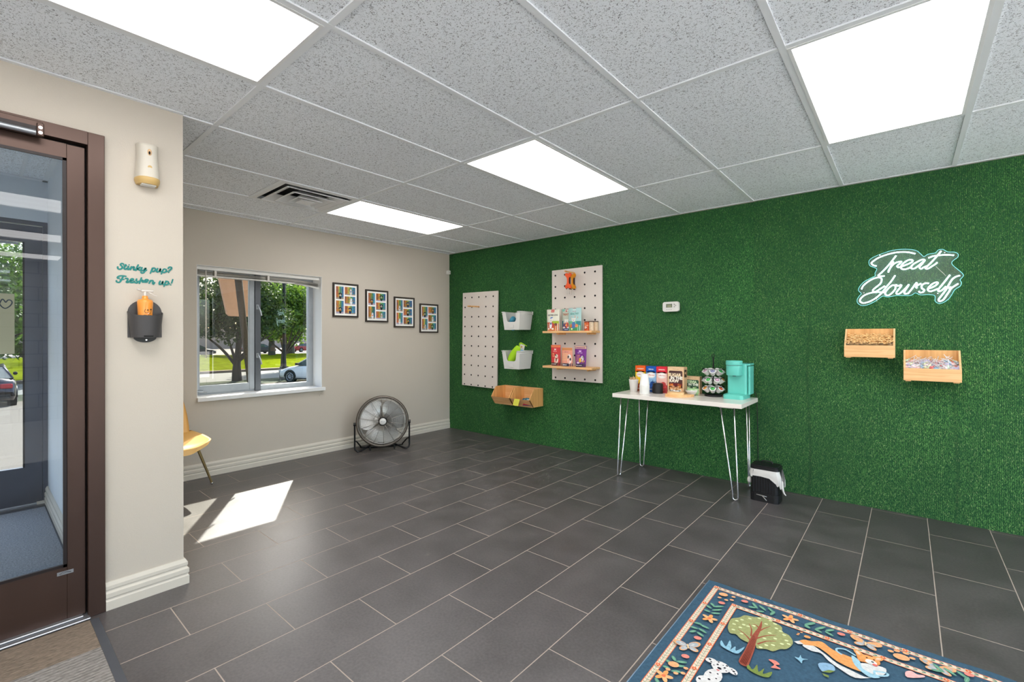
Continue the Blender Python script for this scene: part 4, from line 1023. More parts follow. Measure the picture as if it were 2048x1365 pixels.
# traced script strokes, metres on the wall planes
NEON=[[(4.819,1.813),(4.785,1.827),(4.745,1.834),(4.704,1.833),(4.656,1.822),(4.617,1.806),(4.589,1.785),(4.58,1.774),(4.584,1.765),(4.595,1.755),(4.61,1.75)],[(4.717,1.813),(4.698,1.782),(4.669,1.74),(4.637,1.701),(4.62,1.684),(4.622,1.677),(4.637,1.675),(4.654,1.675)],[(4.702,1.773),(4.688,1.738),(4.674,1.698)],[(4.674,1.706),(4.688,1.734),(4.707,1.757),(4.729,1.767),(4.745,1.767),(4.736,1.754),(4.723,1.739),(4.729,1.729),(4.745,1.733)],[(4.745,1.733),(4.77,1.742),(4.795,1.754),(4.805,1.765),(4.799,1.774),(4.782,1.774),(4.757,1.756),(4.743,1.733),(4.748,1.716),(4.767,1.712),(4.788,1.72),(4.801,1.727)],[(4.868,1.765),(4.855,1.77),(4.831,1.758),(4.808,1.743),(4.796,1.724),(4.801,1.713),(4.816,1.714),(4.837,1.732),(4.858,1.754),(4.868,1.765),(4.852,1.738),(4.84,1.719),(4.848,1.707),(4.861,1.716),(4.879,1.724)],[(4.949,1.817),(4.926,1.782),(4.902,1.749),(4.879,1.72),(4.87,1.709),(4.882,1.704),(4.902,1.718),(4.92,1.732),(4.93,1.742)],[(4.885,1.777),(4.908,1.786),(4.937,1.789),(4.972,1.788),(5.011,1.781)],[(4.523,1.589),(4.532,1.612),(4.554,1.636),(4.584,1.657),(4.614,1.667),(4.633,1.662),(4.638,1.647),(4.63,1.622),(4.607,1.599),(4.591,1.583),(4.589,1.57),(4.604,1.567),(4.63,1.585),(4.656,1.604)],[(4.712,1.674),(4.688,1.631),(4.663,1.595),(4.637,1.555),(4.607,1.523),(4.574,1.5),(4.537,1.488),(4.517,1.498),(4.515,1.515),(4.534,1.54),(4.567,1.557),(4.607,1.563),(4.653,1.559)],[(4.711,1.604),(4.695,1.605),(4.672,1.582),(4.658,1.558),(4.66,1.541),(4.676,1.536),(4.698,1.556),(4.712,1.579),(4.714,1.598),(4.717,1.608),(4.725,1.599),(4.736,1.602)],[(4.736,1.605),(4.745,1.602),(4.736,1.582),(4.72,1.558),(4.72,1.544),(4.736,1.545),(4.758,1.568),(4.776,1.592),(4.785,1.605),(4.773,1.58),(4.761,1.556),(4.764,1.542),(4.779,1.543)],[(4.779,1.541),(4.801,1.574),(4.816,1.601),(4.825,1.614),(4.828,1.596),(4.84,1.603),(4.849,1.607)],[(4.828,1.576),(4.822,1.584),(4.831,1.596),(4.846,1.605)],[(4.888,1.604),(4.87,1.607),(4.852,1.594),(4.852,1.574),(4.864,1.562),(4.858,1.548),(4.843,1.545),(4.836,1.556)],[(4.882,1.569),(4.902,1.575),(4.923,1.59),(4.932,1.603),(4.926,1.609),(4.908,1.602),(4.888,1.58),(4.882,1.561),(4.894,1.55),(4.911,1.555),(4.932,1.565)],[(4.991,1.653),(4.972,1.621),(4.949,1.584),(4.935,1.561),(4.937,1.547),(4.952,1.554),(4.972,1.578)],[(5.039,1.645),(5.017,1.637),(5.0,1.619),(4.986,1.589),(4.969,1.551),(4.949,1.517),(4.936,1.494),(4.94,1.481),(4.958,1.489),(4.977,1.524),(4.992,1.554),(4.994,1.573),(4.986,1.562)],[(4.989,1.554),(5.006,1.572),(5.031,1.592)]]
NBACK=[(4.565,1.785),(4.571,1.802),(4.596,1.82),(4.642,1.838),(4.694,1.853),(4.745,1.855),(4.798,1.847),(4.828,1.833),(4.846,1.811),(4.863,1.791),(4.885,1.805),(4.92,1.809),(4.935,1.827),(4.958,1.828),(4.981,1.809),(5.012,1.804),(5.03,1.79),(5.03,1.769),(5.012,1.752),(5.001,1.737),(5.006,1.717),(5.032,1.684),(5.051,1.659),(5.056,1.643),(5.045,1.625),(5.04,1.616),(5.047,1.598),(5.04,1.575),(5.015,1.554),(5.001,1.523),(4.984,1.493),(4.958,1.471),(4.935,1.468),(4.919,1.484),(4.919,1.512),(4.912,1.524),(4.882,1.53),(4.844,1.53),(4.819,1.545),(4.795,1.529),(4.751,1.531),(4.72,1.533),(4.701,1.53),(4.669,1.525),(4.643,1.533),(4.607,1.503),(4.567,1.479),(4.529,1.47),(4.502,1.487),(4.496,1.513),(4.509,1.542),(4.521,1.559),(4.505,1.581),(4.509,1.606),(4.536,1.643),(4.573,1.666),(4.6,1.681),(4.6,1.702),(4.61,1.73),(4.59,1.745),(4.57,1.759)]
TXT=[[(-3.779,1.592),(-3.784,1.595),(-3.789,1.592),(-3.79,1.587),(-3.785,1.582),(-3.784,1.574),(-3.79,1.568),(-3.796,1.567),(-3.8,1.571),(-3.8,1.577)],[(-3.771,1.591),(-3.775,1.58),(-3.777,1.571),(-3.772,1.569),(-3.766,1.575)],[(-3.778,1.585),(-3.768,1.585)],[(-3.761,1.584),(-3.764,1.575),(-3.765,1.57),(-3.759,1.57),(-3.755,1.576)],[(-3.759,1.592),(-3.759,1.592)],[(-3.751,1.584),(-3.754,1.569)],[(-3.753,1.573),(-3.748,1.581),(-3.741,1.584),(-3.742,1.573),(-3.741,1.569),(-3.736,1.572)],[(-3.725,1.595),(-3.73,1.582),(-3.734,1.568)],[(-3.718,1.585),(-3.726,1.577),(-3.73,1.577),(-3.723,1.572),(-3.718,1.57),(-3.713,1.573)],[(-3.711,1.584),(-3.714,1.573),(-3.712,1.569),(-3.704,1.573),(-3.696,1.584),(-3.702,1.565),(-3.707,1.559),(-3.713,1.558),(-3.715,1.562)],[(-3.702,1.565),(-3.693,1.574)],[(-3.671,1.586),(-3.679,1.559)],[(-3.674,1.573),(-3.668,1.586),(-3.66,1.585),(-3.66,1.576),(-3.668,1.569),(-3.673,1.572)],[(-3.662,1.573),(-3.654,1.58)],[(-3.65,1.586),(-3.654,1.575),(-3.652,1.569),(-3.644,1.573),(-3.638,1.587),(-3.641,1.574),(-3.635,1.573)],[(-3.627,1.585),(-3.636,1.56)],[(-3.631,1.575),(-3.625,1.586),(-3.616,1.584),(-3.617,1.575),(-3.625,1.569),(-3.631,1.572)],[(-3.62,1.571),(-3.611,1.576)],[(-3.608,1.591),(-3.603,1.598),(-3.595,1.598),(-3.594,1.592),(-3.6,1.584),(-3.605,1.578)],[(-3.606,1.571),(-3.605,1.571)],[(-3.771,1.536),(-3.783,1.537),(-3.794,1.535),(-3.801,1.529),(-3.8,1.524),(-3.795,1.525)],[(-3.781,1.534),(-3.786,1.521),(-3.791,1.51),(-3.797,1.505),(-3.804,1.507),(-3.805,1.512)],[(-3.792,1.518),(-3.778,1.521)],[(-3.772,1.526),(-3.764,1.526),(-3.765,1.517),(-3.769,1.509),(-3.764,1.508),(-3.758,1.513)],[(-3.757,1.513),(-3.745,1.52),(-3.744,1.526),(-3.75,1.526),(-3.756,1.516),(-3.754,1.509),(-3.746,1.509),(-3.739,1.515)],[(-3.731,1.527),(-3.733,1.52),(-3.728,1.514),(-3.731,1.508),(-3.738,1.51)],[(-3.728,1.513),(-3.722,1.518)],[(-3.713,1.534),(-3.717,1.521),(-3.721,1.507)],[(-3.718,1.517),(-3.712,1.523),(-3.707,1.522),(-3.709,1.514)],[(-3.709,1.514),(-3.703,1.514)],[(-3.701,1.518),(-3.69,1.521),(-3.688,1.527),(-3.695,1.528),(-3.701,1.521),(-3.701,1.515),(-3.692,1.516)],[(-3.679,1.525),(-3.684,1.51)],[(-3.681,1.517),(-3.674,1.525),(-3.668,1.523),(-3.67,1.512),(-3.667,1.508),(-3.662,1.516)],[(-3.64,1.525),(-3.644,1.516),(-3.643,1.509),(-3.635,1.512),(-3.629,1.525),(-3.631,1.512),(-3.625,1.511)],[(-3.617,1.528),(-3.625,1.5)],[(-3.621,1.516),(-3.615,1.526),(-3.607,1.524),(-3.608,1.514),(-3.616,1.509),(-3.622,1.513)],[(-3.609,1.512),(-3.602,1.516)],[(-3.589,1.538),(-3.594,1.519)],[(-3.598,1.51),(-3.597,1.51)]]

RUG_ART=[('P','ol',[(0.184,-0.33),(0.182,-0.281),(0.206,-0.25),(0.22,-0.216),(0.254,-0.203),(0.289,-0.179),(0.316,-0.186),(0.344,-0.193),(0.363,-0.206),(0.371,-0.238),(0.395,-0.246),(0.414,-0.276),(0.417,-0.308),(0.405,-0.349),(0.385,-0.367),(0.367,-0.399),(0.344,-0.402),(0.316,-0.421),(0.303,-0.398),(0.28,-0.405),(0.249,-0.399),(0.227,-0.381),(0.207,-0.389),(0.191,-0.364)]),('P','br',[(0.28,-0.547),(0.281,-0.46),(0.279,-0.383),(0.282,-0.325),(0.287,-0.272),(0.287,-0.211),(0.298,-0.263),(0.3,-0.328),(0.303,-0.38),(0.309,-0.427),(0.312,-0.491),(0.312,-0.555)]),('S','br',[(0.28,-0.382),(0.255,-0.357),(0.225,-0.34)]),('S','br',[(0.278,-0.356),(0.269,-0.307),(0.251,-0.268)]),('S','br',[(0.289,-0.319),(0.307,-0.265),(0.325,-0.229)]),('S','br',[(0.31,-0.392),(0.333,-0.35),(0.364,-0.323)]),('S','br',[(0.298,-0.357),(0.325,-0.311),(0.356,-0.28)]),('S','br',[(0.292,-0.277),(0.276,-0.261),(0.263,-0.263)]),('D','cr',[(0.22,-0.259),(0.244,-0.228),(0.275,-0.2),(0.202,-0.314),(0.235,-0.292),(0.205,-0.282),(0.211,-0.356),(0.244,-0.362),(0.27,-0.272),(0.316,-0.186),(0.336,-0.2),(0.307,-0.225),(0.332,-0.282),(0.347,-0.23),(0.365,-0.239),(0.381,-0.258),(0.357,-0.307),(0.324,-0.335),(0.359,-0.358),(0.339,-0.376),(0.395,-0.292),(0.385,-0.327),(0.406,-0.31),(0.325,-0.405),(0.252,-0.292),(0.229,-0.322)]),('P','lb',[(0.2,-0.495),(0.193,-0.461),(0.218,-0.489),(0.219,-0.439),(0.235,-0.474),(0.237,-0.498),(0.247,-0.464),(0.256,-0.49),(0.276,-0.442),(0.267,-0.502),(0.236,-0.507)]),('P','gr',[(0.315,-0.567),(0.313,-0.542),(0.332,-0.56),(0.338,-0.52),(0.351,-0.559),(0.363,-0.526),(0.366,-0.56),(0.389,-0.526),(0.386,-0.565),(0.355,-0.577)]),('P','wh',[(0.19,-0.62),(0.201,-0.603),(0.218,-0.604),(0.238,-0.59),(0.266,-0.59),(0.293,-0.616),(0.301,-0.631),(0.28,-0.634),(0.281,-0.659),(0.227,-0.705),(0.222,-0.677),(0.213,-0.64),(0.201,-0.642)]),('D2','dk',[(0.226,-0.624),(0.243,-0.647),(0.263,-0.623),(0.251,-0.607),(0.2,-0.624),(0.21,-0.611),(0.228,-0.649),(0.257,-0.654),(0.283,-0.624),(0.235,-0.687),(0.254,-0.671),(0.271,-0.628)]),('P','pk',[(0.364,-0.462),(0.385,-0.452),(0.403,-0.465),(0.391,-0.479),(0.411,-0.489),(0.394,-0.499),(0.38,-0.503),(0.387,-0.479)]),('P','lb',[(0.437,-0.38),(0.451,-0.376),(0.453,-0.354),(0.461,-0.371),(0.48,-0.363),(0.465,-0.381),(0.465,-0.404),(0.454,-0.394)]),('P','wh',[(0.449,-0.284),(0.473,-0.255),(0.526,-0.287),(0.566,-0.318),(0.608,-0.328),(0.649,-0.337),(0.669,-0.327),(0.625,-0.365),(0.583,-0.35),(0.541,-0.323),(0.512,-0.291),(0.482,-0.299)]),('P','or',[(0.432,-0.272),(0.447,-0.24),(0.473,-0.231),(0.505,-0.208),(0.539,-0.233),(0.569,-0.241),(0.598,-0.242),(0.617,-0.25),(0.632,-0.277),(0.666,-0.278),(0.654,-0.307),(0.614,-0.315),(0.564,-0.303),(0.524,-0.271),(0.492,-0.256),(0.456,-0.274)]),('P','wh',[(0.419,-0.278),(0.434,-0.261),(0.452,-0.273),(0.434,-0.286)]),('P','or',[(0.612,-0.183),(0.626,-0.184),(0.656,-0.2),(0.669,-0.181),(0.682,-0.178),(0.691,-0.219),(0.675,-0.24),(0.658,-0.239),(0.63,-0.247),(0.62,-0.223)]),('P','wh',[(0.631,-0.262),(0.664,-0.241),(0.708,-0.235),(0.7,-0.287),(0.667,-0.3),(0.64,-0.286)]),('P','lc',[(0.604,-0.228),(0.63,-0.247),(0.64,-0.286),(0.667,-0.3),(0.694,-0.305),(0.662,-0.327),(0.619,-0.288)]),('S','lc',[(0.614,-0.219),(0.584,-0.203),(0.559,-0.215),(0.557,-0.234),(0.573,-0.246)]),('S','lc',[(0.676,-0.277),(0.712,-0.262),(0.709,-0.282),(0.68,-0.3),(0.676,-0.277)]),('P','bl',[(0.512,-0.368),(0.532,-0.343),(0.557,-0.341),(0.565,-0.369),(0.547,-0.38),(0.529,-0.404)]),('P','gr',[(0.529,-0.407),(0.547,-0.38),(0.566,-0.372),(0.552,-0.395)]),('P','gr',[(0.53,-0.414),(0.551,-0.415),(0.552,-0.427),(0.538,-0.426)]),('P','lp',[(0.763,-0.21),(0.779,-0.189),(0.795,-0.198),(0.814,-0.189),(0.813,-0.203),(0.769,-0.24)]),('L','lg',[(0.076,-0.216),(0.095,-0.235)]),('L','lg',[(0.066,-0.248),(0.091,-0.261)]),('L','lg',[(0.07,-0.29),(0.095,-0.291)]),('L','lg',[(0.128,-0.207),(0.094,-0.241)]),('L','lg',[(0.13,-0.239),(0.099,-0.271)]),('L','lg',[(0.133,-0.275),(0.103,-0.295)]),('L','lg',[(0.068,-0.415),(0.096,-0.406)]),('L','lg',[(0.065,-0.453),(0.094,-0.448)]),('L','lg',[(0.076,-0.491),(0.093,-0.467)]),('L','lg',[(0.13,-0.417),(0.094,-0.413)]),('L','lg',[(0.131,-0.454),(0.097,-0.444)]),('L','lg',[(0.129,-0.484),(0.1,-0.472)]),('L','lg',[(0.077,-0.681),(0.096,-0.701)]),('L','lg',[(0.067,-0.717),(0.09,-0.725)]),('L','lg',[(0.071,-0.757),(0.096,-0.755)]),('L','lg',[(0.132,-0.682),(0.1,-0.701)]),('L','lg',[(0.133,-0.708),(0.099,-0.73)]),('L','lg',[(0.134,-0.745),(0.105,-0.762)]),('L','lg',[(0.223,-0.09),(0.25,-0.125)]),('L','lg',[(0.217,-0.136),(0.245,-0.124)]),('L','lg',[(0.252,-0.094),(0.283,-0.119)]),('L','lg',[(0.253,-0.15),(0.279,-0.133)]),('L','lg',[(0.287,-0.087),(0.318,-0.116)]),('L','lg',[(0.307,-0.141),(0.315,-0.102)]),('L','lg',[(0.464,-0.08),(0.435,-0.125)]),('L','lg',[(0.435,-0.125),(0.455,-0.137)]),('L','lg',[(0.435,-0.134),(0.455,-0.138)]),('L','lg',[(0.436,-0.124),(0.466,-0.083)]),('L','lg',[(0.472,-0.133),(0.497,-0.14)]),('L','lg',[(0.474,-0.131),(0.503,-0.086)]),('L','lg',[(0.507,-0.122),(0.536,-0.136)]),('L','lg',[(0.509,-0.116),(0.533,-0.085)]),('E','pc',[(0.099,-0.106)],0.02),('E','pc',[(0.093,-0.145),(0.123,-0.146),(0.143,-0.129),(0.142,-0.097)],0.009),('E','pk',[(0.114,-0.184),(0.192,-0.102),(0.115,-0.51),(0.116,-0.651)],0.015),('E','or',[(0.091,-0.338),(0.102,-0.328),(0.118,-0.325),(0.131,-0.345),(0.117,-0.362),(0.094,-0.362)],0.009),('E','or',[(0.37,-0.099),(0.354,-0.111),(0.392,-0.131),(0.405,-0.105),(0.37,-0.14)],0.009),('E','or',[(0.082,-0.804),(0.097,-0.799),(0.111,-0.794),(0.082,-0.823)],0.011),('P','bg',[(0.068,-0.604),(0.066,-0.565),(0.09,-0.562),(0.104,-0.582),(0.116,-0.54),(0.136,-0.546),(0.112,-0.592),(0.137,-0.617),(0.114,-0.62),(0.103,-0.604),(0.087,-0.631)]),('E','or',[(0.456,-0.213)],0.012),('E','or',[(0.425,-0.211),(0.433,-0.195),(0.423,-0.222)],0.005),('E','pk',[(0.56,-0.101)],0.014),('P','bg',[(0.591,-0.079),(0.613,-0.089),(0.637,-0.114),(0.644,-0.112),(0.668,-0.083),(0.693,-0.083),(0.68,-0.129),(0.656,-0.145),(0.642,-0.122),(0.624,-0.143),(0.603,-0.115)]),('E','pc',[(0.751,-0.119)],0.026),('E','pc',[(0.719,-0.102),(0.737,-0.085),(0.764,-0.081),(0.783,-0.101)],0.01),('P','bg',[(0.809,-0.077),(0.829,-0.084),(0.85,-0.113),(0.856,-0.115),(0.883,-0.081),(0.911,-0.072),(0.89,-0.124),(0.868,-0.135),(0.856,-0.127),(0.836,-0.147),(0.818,-0.117)]),('E','pk',[(0.94,-0.081)],0.014)]
# ================================================================ neon sign
mat('neon_tube', (236,252,255), 0.4, emit=(205,255,248), estr=2.2)
ns = thing('neon_sign', 'white neon sign reading Treat Yourself on a clear backing', 'neon sign', (4.78,-.02,1.66))
OX = Vector((4.78,-.02,1.66))
m = MB(); L = [(p.x-OX.x, p.y-OX.z) for p in smooth_line(NBACK, 4, True)]
m.prism(L, .005, RX, .0); m.build('acrylic_backing', MATS['acrylic'], ns, 'clear acrylic backing')
mat('edge_glow', (150,230,235), 0.3, emit=(110,214,224), estr=.35)
m = MB(); m.tube([(p[0], -.0025, p[1]) for p in L], .0016, 4, closed=True); m.build('backing_edge', MATS['edge_glow'], ns, 'lit edge of the clear backing')
for s_ in NEON:
    m = MB(); m.tube([(p.x-OX.x, -.0150, p.y-OX.z) for p in smooth_line(s_, 5)], .0044, 8); m.build('light_tube', MATS['neon_tube'], ns)
    m = MB(); m.tube([(p.x-OX.x, -.0085, p.y-OX.z) for p in smooth_line(s_, 3)], .0026, 4); m.build('tube_base', MATS['dark_grey_plastic'], ns)
for x, z in ((4.628,1.826),(4.966,1.804),(4.537,1.563),(4.932,1.534)):
    m = MB(); m.cyl((x-OX.x,-.001,z-OX.z),(x-OX.x,-.012,z-OX.z),.0038,10); m.build('standoff_screw', MATS['chrome'], ns)
m = MB(); m.tube([(4.923-OX.x,-.010,1.716-OX.z),(4.972-OX.x,-.010,1.649-OX.z)], .0012, 5); m.tube([(4.607-OX.x,-.010,1.528-OX.z),(4.612-OX.x,-.012,1.494-OX.z)], .0012, 5); m.build('wire', MATS['translucent'], ns)
for (x, z, sx, sz) in ((4.56,1.68,.22,.06),(4.60,1.59,.34,.07)):
    pass

# ================================================================ two wooden bins with treats
def treat_bin(label, x0, x1, zb, seed):
    t = thing('wooden_bin', label, 'wooden bin', ((x0+x1)/2, 0, zb), 0, 'wooden treat bins under the neon sign')
    w_ = (x1-x0)/2; D = .150; pr = [(-.004,.208),(-.045,.208),(-D,.088),(-D,.006),(-.004,.006)]
    MX = Matrix(((0,0,1,0),(1,0,0,0),(0,1,0,0),(0,0,0,1)))
    for s_ in (-1, 1):
        m = MB(); m.prism(pr, .010, Matrix.Translation((s_*w_-(.010 if s_ > 0 else 0),0,0)) @ MX); m.build('side_panel', MATS['bamboo_light'], t)
    m = MB(); m.box(-w_,w_,-D-.006,-D+.004,.006,.089,ch=.001); m.build('front_panel', MATS['bamboo'], t)
    m = MB(); m.box(-w_+.01,w_-.01,-.014,-.004,.006,.208); m.build('back_panel', MATS['bamboo_end'], t)
    m = MB(); m.box(-w_+.01,w_-.01,-D,-.004,.006,.014); m.build('bottom_panel', MATS['bamboo'], t)
    for s_ in (-1, 1):
        m = MB(); m.box(s_*(w_-.038),s_*(w_-.010),-D,-.02,0,.006); m.build('foot', MATS['bamboo'], t)
    return t
treat_bin('left wooden wall bin, filled with bone shaped dog biscuits', 4.429, 4.712, 1.093, 1)
treat_bin('right wooden wall bin, lower and filled with wrapped lollipops', 4.756, 5.040, .944, 2)
m = MB(); m.box(4.441,4.700,-.132,-.129,1.110,1.203); tag(m.build('glass_divider', MATS['clear_glass']), 'clear strip holding the biscuits back in the left wooden bin', 'divider')
# biscuits
r = random.Random(3)
def biscuit():
    m = MB(); m.prism([(x*1.0, y) for x, y in bone_outline(.042, .018, .0062)], .007, None, -.0035)
    return m
bs = biscuit().build('dog_biscuit', mat('biscuit', (240,196,136), 0.8, var=.15, vscale=60)); first = True
base_pts = []
for layer in range(4):
    for i in range(13):
        for j in range(4):
            base_pts.append((4.452+.0195*i+r.uniform(-.004,.004), -.118+.028*j+r.uniform(-.004,.004), 1.186+.010*layer+r.uniform(-.002,.002)+ .013*j))
base_pts = base_pts[52:]
for k, p in enumerate(base_pts):
    o = bs if first else bs.copy()
    if not first: COL.objects.link(o)
    first = False
    o.location = p; o.rotation_euler = (r.uniform(-.5,.5), r.uniform(-.5,.5), r.uniform(0,PI))
    tag(o, 'small bone shaped dog biscuit in the left wooden bin', 'dog biscuit', 'dog biscuits heaped in the left wooden bin')
m = MB(); m.add([(4.441,-.127,1.107),(4.700,-.127,1.107),(4.700,-.015,1.107),(4.441,-.015,1.107),(4.441,-.127,1.183),(4.700,-.127,1.183),(4.700,-.015,1.222),(4.441,-.015,1.222)], [[0,3,2,1],[4,5,6,7],[0,1,5,4],[1,2,6,5],[2,3,7,6],[3,0,4,7]]); tag(m.build('biscuit_heap', MATS['biscuit']), 'packed lower layers of dog biscuits in the left wooden bin', 'dog biscuits', kind='stuff')
# lollipops
POPN = ['red','pink','pale blue','pale yellow','pale green','rose','violet','white']
POP = [(226,120,120),(244,196,196),(160,196,224),(238,236,196),(214,232,212),(246,218,224),(206,196,226),(248,244,244)]
for k in range(78):
    i = k % 26; row = k // 26
    x = 4.772+.0103*i+r.uniform(-.004,.004); y = -.125+.036*row+r.uniform(-.008,.008); z = 1.030+.020*row+r.uniform(-.006,.012)
    ci = r.randrange(8); c = POP[ci]
    m = MB(); m.cur = c; m.ball((0,0,0), .0105, .0105, .0105, 8, 6)
    m.cur = tuple(min(255, v+20) for v in c); m.lathe([(.0105,.002),(.004,.013),(.007,.019)], 7, cap=False, smooth=False)
    hd = m.build('lollipop', PRINT, loc=(x,y,z))
    long_ = k in (3, 11, 20, 25, 40, 47)
    a_ = r.uniform(0, 2*PI); tl = r.uniform(.9,1.5) if not long_ else r.uniform(.3,.7)
    if not long_:
        if x < 4.83: a_ = r.choice((PI/2, PI*.6, PI*.4))
        elif x > 4.97: a_ = r.choice((-PI/2, -PI*.6, -PI*.4))
    hd.rotation_euler = (tl*math.cos(a_), tl*math.sin(a_), 0)
    if long_: hd.location.z += .012
    m = MB(); m.cur = (246,240,240); m.cyl((0,0,.006),(0,0,.066),.0017,6); m.build('stick', PRINT, hd)
    tag(hd, '%s wrapped lollipop %s in the right wooden bin' % (POPN[ci], 'with its stick pointing up' if long_ else ['near the front edge','in the middle','near the back'][row]), 'lollipop', 'lollipops heaped in the right wooden bin')
m = MB(); m.cur = (232,220,224); m.add([(4.768,-.143,.959),(5.028,-.143,.959),(5.028,-.015,.959),(4.768,-.015,.959),(4.768,-.143,1.018),(5.028,-.143,1.018),(5.028,-.015,1.066),(4.768,-.015,1.066)], [[0,3,2,1],[4,5,6,7],[0,1,5,4],[1,2,6,5],[2,3,7,6],[3,0,4,7]]); tag(m.build('lollipop_heap', PRINT), 'hidden lower lollipops filling the right wooden bin', 'lollipops', kind='stuff')
for k in range(70):
    pass
m = MB()
for k in range(150):
    x = r.uniform(4.775,5.02); y = r.uniform(-.135,-.025); z = 1.024+r.uniform(0,.016)+(y+.143)*.38; a_ = r.uniform(0,PI); e = r.uniform(-.25,.25); L_ = r.uniform(.012,.026)
    m.cur = r.choice([(246,240,240),(240,200,205),(200,220,236),(236,236,214),(244,226,232)])
    p0 = Vector((x-math.cos(a_)*L_, y-math.sin(a_)*L_*.6, z-e*L_)); p1 = Vector((x+math.cos(a_)*L_, y+math.sin(a_)*L_*.6, z+e*L_))
    for p in (p0, p1): p.x = min(5.025, max(4.77, p.x)); p.y = max(-.142, min(-.018, p.y))
    m.cyl(p0, p1, .0017, 5)
tag(m.build('lollipop_sticks', PRINT), 'loose tangle of pale lollipop sticks in the right wooden bin', 'lollipop sticks', kind='stuff')

# ================================================================ coffee table
TH = .742
tb = thing('side_table', 'narrow white table with chrome hairpin legs against the turf', 'table', (3.31,-.30,0))
m = MB(); m.box(-.532,.532,-.240,.252,TH-.034,TH,ch=.0015); m.build('tabletop', MATS['lacquer_white'], tb)
def hairpin(fx, fy, ax, ay, bx, by):
    m = MB(); ft = Vector((fx, fy, .006)); A_ = Vector((ax, ay, TH-.036)); B_ = Vector((bx, by, TH-.036))
    dA = (A_-ft); dB = (B_-ft); side = (B_-A_).normalized()
    pts = [A_, ft+dA*.12-side*0.0]
    rr_ = .019
    l0 = ft + Vector((0,0,.05)) - side*rr_; l1 = ft + Vector((0,0,.05)) + side*rr_
    arc = [ft+Vector((0,0,rr_)) + side*(-rr_*math.cos(t)) + Vector((0,0,-rr_*math.sin(t))) for t in [PI*k/8 for k in range(9)]]
    m.tube([A_, l0]+arc+[l1, B_], .0056, 8)
    m.build('leg', MATS['chrome'], tb)
    m2 = MB()
    c = (A_+B_)/2; m2.box(c.x-.05,c.x+.05,c.y-.035,c.y+.035,TH-.0385,TH-.0345); return m2
hp = [(-.498,-.186, -.455,-.190, -.425,-.155), (-.468,.218, -.430,.222, -.345,.222), (.470,-.190, .360,-.180, .455,-.190), (.482,.198, .442,.14, .475,.215)]
for i, q in enumerate([(-.496,-.184,-.470,-.195,-.440,-.110), (-.466,.219,-.490,.215,-.395,.215), (.473,-.187,.372,-.200,.470,-.200), (.479,.196,.478,.110,.474,.215)]):
    pm = hairpin(*q); pm.build('mounting_plate', MATS['chrome'], tb)

def carton(label, x0, x1, y, z, h, d, base, art, grp=None, nm='creamer_box'):
    t = thing(nm, label, 'box', ((x0+x1)/2, y, z), 0, grp); w_ = (x1-x0)/2
    m = MB(); m.cur = base; m.box(-w_,w_,0,d,0,h); m.build('box_body', PRINT, t)
    m = MB(); a = Art(m, (0,-.0003,0), (1,0,0), (0,0,1), .00012); a.h=.0001; art(a, w_, h, d, m); m.build('printed_front', PRINT, t)
    return t
def creamer(top, mid, low, oval, word):
    def f(a, w_, h, d, m):
        a.rect(mid, -w_,0,w_,h); a.rect(top, -w_,h*.80,w_,h); a.poly(top, [(-w_,h*.80)]+[(-w_+2*w_*k/10, h*.80-.008*math.cos(PI*(k/10*2-1)*.5)*-1 - .012*(abs(k/10*2-1))**2) for k in range(11)]+[(w_,h*.80)])
        a.text((250,240,230), word, 0, h*.865, .013, bold=.03)
        a.ell((248,244,238), 0, h*.655, w_*.80, h*.115, 20); a.ell(oval, 0, h*.655, w_*.74, h*.095, 20); a.ell((250,246,242), 0, h*.655, w_*.68, h*.082, 20)
        a.text((206,54,64), 'coffee-mate', 0, h*.640, .0145, wx=.95, bold=.02, shear=.2)
        a.rect(low, -w_,0,w_,h*.30); a.ell(low, w_*.3, h*.32, w_*.5, h*.10, 12)
        a.text((236,226,214), 'creamer', -w_*.1, h*.09, .014, bold=.02)
        for k in range(6): a.ell(tuple(min(255,int(v*1.25)) for v in low), -w_*.8+w_*.3*k, h*(.20+.03*(k%2)), w_*.14, h*.022)
        s = Art(m, (w_+.0002, 0, 0), (0,1,0), (0,0,1)); s.rect(tuple(int(v*.8) for v in top), 0,h*.8,d,h); s.rect(tuple(int(v*.85) for v in mid), 0,0,d,h*.8)
    return f
carton('yellow and orange creamer carton at the left of the table', 2.853, 2.951, -.234, TH, .236, .075, (206,84,32), creamer((238,96,30),(250,206,26),(150,70,34),(222,190,150),'HAZELNUT'), 'creamer cartons on the table')
carton('blue creamer carton between the yellow and red ones', 2.955, 3.050, -.228, TH, .234, .075, (24,70,150), creamer((26,88,176),(150,190,226),(30,84,160),(190,200,220),'FRENCH'), 'creamer cartons on the table')
carton('red and pink creamer carton next to the brown sugar box', 3.053, 3.152, -.228, TH, .234, .075, (206,30,48), creamer((222,44,62),(240,190,176),(196,70,70),(230,190,170),'ORIGINAL'), 'creamer cartons on the table')
